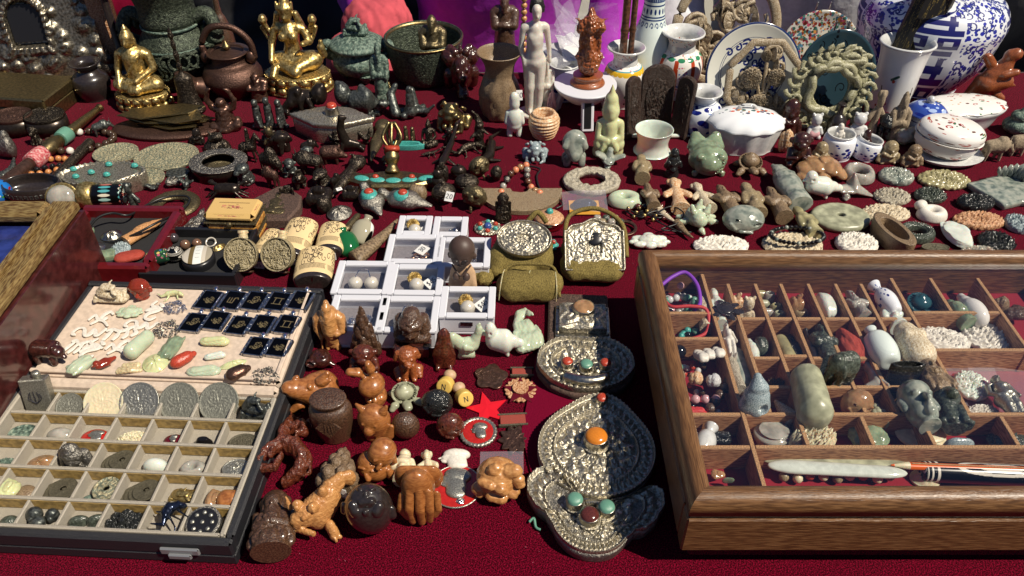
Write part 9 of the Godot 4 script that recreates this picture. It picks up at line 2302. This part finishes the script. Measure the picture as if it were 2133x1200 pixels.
func tray_items():
	q("peony_carving","dragon_lump","bone_carved",[-.4509,.0345,-.6744],0,[.0394,.0269,.0236],"brown and cream carved flower with fish on the cream panel","charm","small jade and bone charms on the cream panel")
	q("agate_charm","head","red_agate",[-.4201,.0345,-.6804],0,[.0282,.0248,.0226],"translucent red agate head on the cream panel","","small jade and bone charms on the cream panel")
	q("jade_lizard","lizard","yellow_jade",[-.3882,.0345,-.6827],0,[.0322,.008,.0184],"pale yellow jade lizard at the panel top","charm","small jade and bone charms on the cream panel")
	q("jade_butterfly","lotus_pad","pale_jade",[-.4242,.0345,-.6538],0,[.0309,.007,.0213],"pale green jade butterfly","charm","small jade and bone charms on the cream panel")
	q("bone_glyph","glyph_0","bone_white",[-.4523,.0345,-.6426],0,[.0269,.0045,.0255],"white bone glyph nearest the carved flower","charm","white bone glyph charms")
	q("bone_glyph","glyph_3","bone_white",[-.3977,.0345,-.6562],10,[.0203,.0045,.0341],"white bone glyph like a dragon, upright, near the chain","charm","white bone glyph charms")
	q("bone_glyph","glyph_2","bone_white",[-.4046,.0345,-.6324],-5,[.0376,.0045,.0143],"white bone caterpillar glyph below the butterfly","charm","white bone glyph charms")
	q("bone_glyph","glyph_2","bone_white",[-.4564,.0345,-.621],0,[.0372,.0045,.0155],"white bone caterpillar glyph at the left edge","charm","white bone glyph charms")
	q("bone_glyph","glyph_1","bone_white",[-.4206,.0345,-.6196],8,[.0372,.0045,.0214],"white bone glyph with long legs in the middle","charm","white bone glyph charms")
	q("bone_glyph","glyph_1","bone_white",[-.4589,.0345,-.5989],-12,[.0233,.0045,.0235],"white bone glyph above the carved bear","charm","white bone glyph charms")
	q("bone_glyph","glyph_3","bone_white",[-.4415,.0345,-.5961],5,[.0233,.0045,.0321],"white bone glyph shaped like a rearing horse","charm","white bone glyph charms")
	q("bone_glyph","glyph_0","bone_white",[-.416,.0345,-.5968],0,[.0263,.0045,.0249],"white bone glyph with curled ram horns","charm","white bone glyph charms")
	q("jade_shoe","capsule","pale_jade",[-.3904,.0345,-.5951],67,[.0375,.018,.0161],"largest pale green jade charm, lying like a shoe","charm","small jade and bone charms on the cream panel")
	q("jade_bat","cicada","green_jade",[-.3593,.0345,-.5963],80,[.0353,.008,.02],"green jade bat charm","charm","small jade and bone charms on the cream panel")
	q("jade_fan","shell","yellow_jade",[-.3689,.0345,-.5757],30,[.0258,.007,.0281],"yellow green jade fan charm","charm","small jade and bone charms on the cream panel")
	q("red_frog","scarab","coral",[-.3394,.0345,-.5775],46,[.029,.012,.0139],"bright red stone frog","charm","small jade and bone charms on the cream panel")
	q("jade_monkey","cicada","pale_jade",[-.4438,.0345,-.5699],60,[.0286,.01,.0207],"pale jade insect charm beside the carved bear","charm","small jade and bone charms on the cream panel")
	q("red_duck","duck","red_agate",[-.4193,.0345,-.5726],50,[.0251,.012,.0118],"small red agate duck","charm","small jade and bone charms on the cream panel")
	q("ivory_hands","claws_clasp","ivory",[-.3904,.0345,-.5649],0,[.0274,.009,.0156],"yellowish ivory clasped hands charm","charm","small jade and bone charms on the cream panel")
	q("jade_fish","prism_lump","yellow_jade",[-.3155,.0345,-.6048],5,[.0318,.01,.0132],"pale jade fish below the black pendants","charm","small jade and bone charms on the cream panel")
	q("jade_leaf","prism_lump","white_jade",[-.3091,.0345,-.5836],19,[.0221,.008,.009],"whitish jade twig charm","charm","small jade and bone charms on the cream panel")
	q("jade_leaf","shell","yellow_jade",[-.2882,.0345,-.5741],24,[.0271,.006,.0099],"yellow jade leaf beside the whitish twig","charm","small jade and bone charms on the cream panel")
	q("jade_pod","prism_lump","pale_jade",[-.3141,.0345,-.5612],9,[.0349,.01,.0156],"long pale green jade pod near the front lip","charm","small jade and bone charms on the cream panel")
	q("locket","scarab","copper_plain",[-.2776,.0345,-.5589],38,[.0265,.012,.0156],"brown oval locket with a ruby clasp","")
	q("chain_heap","chain_heap","old_silver",[-.25,.0345,-.5574],0,[.0302,.008,.0239],"heap of dark silver chain on the panel corner","chain")
	q("silver_chain","chain_heap","chrome",[-.3762,.0345,-.6621],0,[.0279,.008,.0226],"shiny silver cross chain, upper part","")
	q("silver_chain","chain_heap","silver",[-.373,.0345,-.6268],0,[.0311,.008,.0288],"silver filigree cross, lower part of the chain","")
	pendant("zodiac_pendant","0","x",[-.3426,.0345,-.6733],-10,[.0228,.003,.0295],"black pendant with silver studded edges, first from left in the back row","",G0)
	pendant("zodiac_pendant","2","x",[-.3153,.0345,-.6725],-10,[.0227,.003,.0295],"black pendant with silver studded edges, second from left in the back row","",G0)
	pendant("zodiac_pendant","3","x",[-.2902,.0345,-.6717],-10,[.0227,.003,.0294],"black pendant with silver studded edges, third from left in the back row","",G0)
	pendant("zodiac_pendant","1","x",[-.2641,.0345,-.6709],-10,[.0227,.003,.0294],"black pendant with silver studded edges, fourth from left in the back row","",G0)
	pendant("zodiac_pendant","0","x",[-.2385,.0345,-.6725],-10,[.0227,.003,.0295],"black pendant with silver studded edges, last on the right of the back row","",G0)
	pendant("zodiac_pendant","3","x",[-.3478,.0345,-.6357],-10,[.022,.003,.0276],"black pendant with silver studded edges, first from left in the middle row","",G0)
	pendant("zodiac_pendant","0","x",[-.3241,.0345,-.6388],-10,[.0221,.003,.0278],"black pendant with silver studded edges, second from left in the middle row, set higher","",G0)
	pendant("zodiac_pendant","3","x",[-.2968,.0345,-.6311],-10,[.0219,.003,.0274],"black pendant with silver studded edges, third from left in the middle row, set lower","",G0)
	pendant("zodiac_pendant","0","x",[-.2721,.0345,-.6326],-10,[.022,.003,.0275],"black pendant with silver studded edges, fourth from left in the middle row","",G0)
	pendant("zodiac_pendant","1","x",[-.2454,.0345,-.6326],-10,[.022,.003,.0275],"black pendant with silver studded edges, last on the right of the middle row","",G0)
	pendant("zodiac_pendant","3","x",[-.2699,.0345,-.5983],-10,[.0213,.003,.0258],"black pendant with silver studded edges, left one of the front pair","",G0)
	pendant("zodiac_pendant","0","x",[-.2462,.0345,-.5969],-10,[.0213,.003,.0257],"black pendant with silver studded edges, right one of the front pair","",G0)
	lighter("lighter","x","x",[-.4745,.0137,-.5333],0,[.0298,.02,.0304],"flat silver lighter engraved with a lotus","")
	tilted("worn_coin","coin","coin",[-.4425,.0137,-.5293],0,[.027,.003,.0201],"small worn tilted coin beside the lighter","",G3,30.0)
	tilted("big_coin","coin","ivory_pale",[-.4071,.0137,-.5304],0,[.0396,.003,.0348],"cream round token with a dragon and two holes","",G3,38.0)
	tilted("big_coin","coin","coin_bright",[-.3714,.0137,-.5304],0,[.0396,.003,.0348],"large silver coin, second of the four standing","",G3,38.0)
	tilted("big_coin","coin","coin",[-.3317,.0137,-.5304],0,[.0396,.003,.0348],"large dark silver coin, third of the four standing","",G3,38.0)
	tilted("big_coin","coin","coin",[-.2921,.0137,-.5304],0,[.0396,.003,.0348],"large silver coin, last before the octopus charm","",G3,38.0)
	q("octopus_charm","dragon_lump","bronze_grey",[-.253,.0137,-.52],0,[.0332,.0341,.0199],"dark metal octopus charm with ringed suckers","")
	q("tray_piece","coin","verdigris",[-.4767,.0137,-.4981],0,[.029,.004,.0219],"green corroded coins at the left of the second row","token","things in the coin tray compartments")
	q("tray_piece","cabochon","grey_agate",[-.4382,.0137,-.4946],0,[.0279,.012,.0173],"mottled brown cabochon stone","token","things in the coin tray compartments")
	q("tray_piece","cabochon","red_enamel",[-.4056,.0137,-.4943],0,[.0289,.006,.0208],"oval red enamel badge with silver head","token","things in the coin tray compartments")
	q("tray_piece","carved_pad","ivory_pale",[-.3673,.0137,-.4911],0,[.0306,.008,.0212],"cream carved swirl shell","token","things in the coin tray compartments")
	q("tray_piece","cabochon","dark_red_enamel",[-.3271,.0137,-.4907],0,[.0214,.006,.0146],"small dark red badge with silver face","token","things in the coin tray compartments")
	q("tray_piece","gem","black_bead",[-.2966,.0137,-.4866],0,[.0166,.01,.009],"black stone ring with blue band","token","things in the coin tray compartments")
	q("tray_piece","coin","old_coin",[-.2581,.0137,-.486],0,[.0277,.006,.0197],"round token with a square-holed silver inset","token","things in the coin tray compartments")
	q("tray_piece","carved_pad","verdigris",[-.4772,.0137,-.4615],0,[.0216,.005,.017],"green corroded token in the third row","token","things in the coin tray compartments")
	q("tray_piece","shell","agate",[-.4424,.0137,-.4625],0,[.0288,.008,.0222],"banded brown shell over old coins","token","things in the coin tray compartments")
	q("tray_piece","cabochon","white_jade",[-.3331,.0137,-.4578],0,[.0242,.014,.0155],"pale translucent spotted stone","token","things in the coin tray compartments")
	q("tray_piece","donut","grey_agate",[-.2972,.0137,-.4555],0,[.025,.009,.0183],"mottled ring shaped agate","token","things in the coin tray compartments")
	q("tray_piece","coin","coin_bright",[-.2577,.0137,-.4564],0,[.026,.004,.0212],"bright silver coin on top of darker ones","token","things in the coin tray compartments")
	q("metal_head_charm","bust","old_silver",[-.4062,.0137,-.4585],0,[.033,.0335,.0165],"triangular old silver charm with a crowned head","","things in the coin tray compartments")
	pile("old_coin","holed_coin","old_coin",[-.3689,.0137,-.4629],0,[.0289,.003,.0243],"dark square-holed coins piled in the third row","",G6)
	pile("old_coin","holed_coin","old_coin",[-.4102,.0137,-.4301],0,[.0306,.003,.0216],"brown square-holed coins piled in the fourth row, left","",G6)
	pile("old_coin","holed_coin","old_coin",[-.3351,.0137,-.4265],0,[.0296,.003,.0225],"brown square-holed coins piled in the fourth row, right","",G6,4)
	q("tray_piece","crystal","yellow_jade",[-.4568,.0137,-.4317],0,[.02,.014,.0225],"pale green glassy lump at the left edge","token","things in the coin tray compartments")
	q("tray_piece","cabochon","brown_stone",[-.4432,.0137,-.43],0,[.0192,.006,.0184],"flat brown stone with a black spot","token","things in the coin tray compartments")
	q("tray_piece","holed_coin","verdigris",[-.3762,.0137,-.422],0,[.0216,.004,.0117],"green ring coin lying under another","token","things in the coin tray compartments")
	q("tray_piece","holed_coin","mirror_bronze",[-.3673,.0177,-.4307],0,[.0244,.005,.025],"green yellow ring coin with engraved signs","token","things in the coin tray compartments")
	q("tray_piece","dragon_lump","gilt",[-.2972,.0137,-.4264],0,[.0269,.01,.0167],"small gilded dragon brooch","brooch","things in the coin tray compartments")
	q("scorpion_charm","lizard","blue_steel",[-.298,.0257,-.3982],50,[.0307,.012,.0331],"blue black steel dragon brooch lying over a divider","brooch")
	q("tray_piece","crystal","agate",[-.2674,.0137,-.4224],0,[.0164,.01,.0206],"rough brownish stone chip","token","things in the coin tray compartments")
	q("tray_piece","pebble","amber_wood",[-.2538,.0137,-.4199],0,[.0206,.014,.0189],"smooth orange brown pebble","token","things in the coin tray compartments")
	q("tray_piece","cabochon","dark_jade",[-.4405,.0137,-.3975],0,[.0185,.01,.0157],"dark square stamp at the left of the front row","token","things in the coin tray compartments")
	q("metal_stud","snail","bronze_grey",[-.4218,.0137,-.4025],0,[.0186,.0154,.0149],"striped dark metal knob, back left of three","knob","striped metal knobs")
	q("metal_stud","snail","bronze_grey",[-.4054,.0137,-.4022],0,[.0152,.0147,.0122],"striped dark metal knob, right of three","knob","striped metal knobs")
	q("metal_stud","snail","bronze_grey",[-.4163,.0137,-.3949],0,[.0185,.0124,.0148],"striped dark metal knob, front of three","knob","striped metal knobs")
	q("ingot","cabochon","dark_jade",[-.3808,.0137,-.3994],15,[.0185,.01,.0099],"dark green domed ingot, back left of four","",G4)
	q("ingot","cabochon","dark_jade",[-.3652,.0137,-.4004],15,[.0185,.01,.0099],"dark green domed ingot, back right of four","",G4)
	q("ingot","cabochon","dark_jade",[-.3834,.0137,-.3898],15,[.0183,.01,.0097],"dark green domed ingot, front left of four","",G4)
	q("ingot","cabochon","dark_jade",[-.3656,.0137,-.3889],15,[.0183,.01,.0097],"dark green domed ingot, front right of four","",G4)
	q("black_flower_disc","flower_pad","black_stone",[-.3394,.0137,-.3956],0,[.0369,.012,.0312],"black eight petalled flower disc","")
	dotted_tin("button_tin","gold_button","old_silver",[-.2669,.0137,-.3945],0,[.0294,.0233,.0294],"small round tin with dotted dark lid and chain","")
	q("ring_band","torus","coin_bright",[-.3089,.0137,-.3885],0,[.0133,.004,.0052],"thin silver wavy ring in the front row","ring")
	q("amber_drop","capsule","agate",[-.2925,.0137,-.3804],0,[.0149,.006,.0026],"small orange stone near the latch","stone")
func case_items():
	lie("case_carving","bundle","white_jade",[.2159,.0545,-.5983],2,[.0191,.0579,.024],"whitish jade figure beside the first divider","",G10)
	lie("case_carving","tall_jade","bone_carved",[.2008,.0545,-.5971],5,[.0153,.0648,.0192],"narrow bone figure, leftmost in the back row","",G10)
	q("case_carving","turtle","black_wood",[.2238,.0775,-.6104],70,[.0289,.0044,.0318],"small black turtle on the divider edge","",G10)
	q("case_carving","crystal","orange_stone",[.2393,.0545,-.6357],0,[.0164,.0262,.0131],"orange stone lump in the second back compartment","",G10)
	q("case_carving","bear_sit","bone_carved",[.2459,.0545,-.6172],0,[.0191,.0366,.0153],"black and white marbled bear","",G10)
	q("case_carving","carved_pad","bone_white",[.2429,.0545,-.6241],0,[.0133,.01,.0076],"small white carved bead","",G10)
	q("case_bead","pebble","tan_jade",[.2711,.0545,-.655],0,[.0147,.012,.01],"cream bead at the back of the third compartment","",G10)
	q("case_bead","donut","grey_agate",[.2797,.0545,-.6518],0,[.0146,.012,.0099],"grey bead at the back of the third compartment","",G10)
	q("case_bead","pebble","sage_stone",[.2703,.0545,-.6391],0,[.0145,.012,.0097],"sage ring bead in the third compartment","",G10)
	q("case_bead","donut","tan_jade",[.2822,.0545,-.6329],0,[.0144,.012,.0096],"cream ring bead in the third compartment","",G10)
	q("case_bead","pebble","grey_agate",[.271,.0545,-.6252],0,[.0143,.012,.0094],"grey flat bead at the left front","",G10)
	q("case_bead","donut","sage_stone",[.2821,.0545,-.6206],0,[.0142,.012,.0093],"sage ring bead at the right front","",G10)
	q("case_carving","crystal","agate",[.302,.0545,-.6315],0,[.0174,.0284,.0139],"reddish brown crystal lump in the fourth back compartment","",G10)
	q("case_bead","donut","tan_stone",[.3068,.0545,-.6264],0,[.0174,.01,.0122],"tan ring stone in the fourth back compartment","",G10)
	lie("case_carving","pebble","white_jade",[.3354,.0545,-.6144],-3,[.0179,.0352,.0216],"glossy white stone with black veins","",G10)
	lie("case_carving","old_god","grey_agate",[.3674,.0545,-.6095],-5,[.023,.0457,.024],"grey brown seated stone figure","",G10)
	lie("case_vase","vase_small","print_blue_sparse",[.3989,.064,-.6106],-11,[.0203,.0453,.0216],"tiny white porcelain vase with blue letters","",G10)
	lie("case_carving","bundle","white_jade",[.3989,.0545,-.597],-11,[.0251,.036,.024],"pale jade piece with a black character","",G10)
	q("case_carving","turtle","print_turtle",[.4384,.0545,-.6337],10,[.0392,.02,.0431],"turtle with turquoise mosaic shell","",G10)
	lie("case_carving","pear","print_flower_stone",[.489,.0545,-.5994],-12,[.0228,.049,.0264],"white stone penguin painted with a red flower","",G10)
	lie("case_carving","tall_jade","green_jade",[.4727,.0545,-.6011],-14,[.019,.0404,.024],"grey green jade beside the flower penguin","",G10)
	q("case_carving","rock","brown_stone",[.5194,.0545,-.6319],0,[.0184,.0227,.0147],"small reddish stone in the shaded corner compartment","",G10)
	q("case_carving","rock","brown_wood",[.5345,.0545,-.6245],0,[.0266,.0141,.0212],"brown wooden lump at the right edge of the case","",G10)
	lie("case_carving","lady","bone_white",[.2171,.0545,-.5487],2,[.0169,.0473,.024],"whitish stone twins figure","",G10)
	lie("case_carving","tall_jade","speckled",[.2174,.0545,-.513],-3,[.013,.0665,.0168],"long speckled stone figure on its side","",G10)
	lie("case_carving","rod","grey_jade",[.223,.0545,-.5181],-1,[.0213,.0549,.012],"flat grey stone tablet","",G10)
	lie("case_carving","tall_jade","white_jade",[.2408,.0545,-.5456],-1,[.0132,.04,.0168],"white jade figure with red cord","",G10)
	q("case_carving","pebble","dark_jade",[.2509,.0545,-.5707],0,[.0135,.02,.0204],"dark green stones in shadow","",G10)
	lie("case_carving","rod","tan_jade",[.276,.0545,-.5483],-7,[.0157,.0388,.0168],"tan jade bead with a white dot","",G10)
	lie("case_carving","coil","black_stone",[.2869,.0545,-.5491],-5,[.0133,.041,.0144],"black carved strip in shadow","",G10)
	lie("case_bottle","bottle","black_wood",[.2994,.0545,-.549],4,[.0133,.0472,.0168],"dark bottle with a white label","",G10)
	lie("case_carving","sage","dark_jade",[.3091,.0545,-.5409],5,[.0264,.0558,.0288],"smoky grey stone sage","",G10)
	lie("case_carving","rock","red_lump",[.3412,.0545,-.5403],-13,[.0263,.0465,.0288],"rough bright red coral lump","",G10)
	lie("case_bottle","flat_bottle","print_ink_bottle",[.3617,.064,-.532],-2,[.0294,.0496,.0288],"white porcelain bottle with black characters","",G10)
	lie("case_carving","nude_torso","bone_carved",[.3947,.064,-.5307],-4,[.0318,.0541,.0312],"cream stone carved torso figure","",G10)
	q("case_plaque","carved_oval","bone_white",[.4423,.0545,-.5864],-15,[.0531,.012,.0343],"white carved oval jade plaque","carving",G10)
	q("case_plaque","carved_pad","bone_white",[.49,.0545,-.5909],-20,[.0484,.012,.0432],"white carved square jade plaque in a bag","carving",G10)
	q("case_carving","hood","blue_stone",[.2199,.064,-.4803],0,[.0286,.0495,.0229],"blue grey banded stone hooded figure","",G10)
	q("case_carving","carved_pad","brown_stone",[.2518,.0545,-.5204],0,[.0221,.018,.007],"small brown carved stone block","",G10)
	lie("case_carving","cone_thing","speckled",[.257,.0545,-.4709],-21,[.0188,.0301,.0192],"striped brown shell cone","",G10)
	lie("case_carving","rod","sage_stone",[.2691,.064,-.4533],3,[.0317,.0674,.0384],"long greenish stone rod standing out of its compartment","",G10)
	q("case_carving","elephant","dark_jade",[.3061,.064,-.5145],200,[.0342,.0464,.0239],"dark grey glossy stone elephant head","",G10)
	lie("case_carving","seal_animal","grey_agate",[.3416,.0545,-.5043],-4,[.0231,.0447,.024],"brown grey stone fish","",G10)
	q("case_ring","tube_ring","black_stone",[.3691,.064,-.5172],0,[.0326,.03,.0091],"black polished thumb ring on its side","",G10)
	lie("case_carving","squat","brown_stone",[.3975,.064,-.4924],-6,[.0271,.0489,.0288],"brown mottled stone beast","",G10)
	q("case_carving","carved_ball","agate",[.3181,.0545,-.4885],0,[.0293,.0315,.0235],"dark reddish amber carved cluster","",G10)
	lie("case_carving","bundle","sage_stone",[.3371,.0545,-.4696],1,[.0155,.0256,.0168],"small sage stone figure in front row","",G10)
	lie("case_carving","head","grey_jade",[.3665,.064,-.4514],-2,[.0356,.0506,.0408],"large grey jade head seen in profile","",G10)
	lie("case_carving","temple_dog","dark_jade",[.3931,.064,-.4552],8,[.0314,.0447,.0312],"dark jade owl with round eyes","",G10)
	q("case_plaque","carved_oval","white_jade",[.4442,.0545,-.524],-20,[.0333,.01,.0376],"small rectangular white jade plaque in a bag","carving",G10)
	lie("case_carving","lady","coin_bright",[.4619,.0545,-.4733],-2,[.028,.0506,.024],"silver figure in a clear bag","",G10)
	q("case_plaque","carved_pad","bone_white",[.4404,.0545,-.4912],0,[.0296,.008,.0162],"white plaque in a clear bag at the right","carving",G10)
	lie("case_vase","vase_small","porcelain",[.1652,.0545,-.4361],27,[.0192,.0333,.0216],"tiny white porcelain vase lying down","",G10)
	q("case_carving","coil","black_stone",[.1891,.0545,-.4578],0,[.0165,.0126,.0132],"small black stone coil beside the tiny vase","",G10)
	q("case_carving","barrel","grey_agate",[.2358,.05,-.4611],0,[.035,.0176,.028],"purplish grey agate drum","",G10)
	q("case_carving","carved_oval","ivory_pale",[.2679,.05,-.452],10,[.0453,.03,.0234],"cream round stone carved with a hand","",G10)
	q("case_carving","rock","green_jade",[.3232,.05,-.4618],0,[.0368,.014,.0294],"green and brown jade boulder","",G10)
	q("case_carving","twin_faces","ivory_pale",[.3733,.05,-.4641],0,[.0458,.0121,.0366],"cream resin heads of two infants","",G10)
	q("case_carving","pebble","blue_stone",[.392,.0545,-.4417],0,[.0279,.024,.0096],"smooth grey pebble in the second last row","",G10)
	q("case_carving","dragon_lump","dark_jade",[.4477,.0545,-.4528],0,[.0415,.0113,.0249],"dark green stone dragon at the right","",G10)
	q("case_carving","crystal","agate",[.1785,.0545,-.4199],0,[.0125,.0062,.01],"small orange glass piece in the front left compartment","",G10)
	q("case_carving","pebble","green_jade",[.1854,.0545,-.4123],0,[.0107,.008,.0017],"tiny green pebble in the front left compartment","",G10)
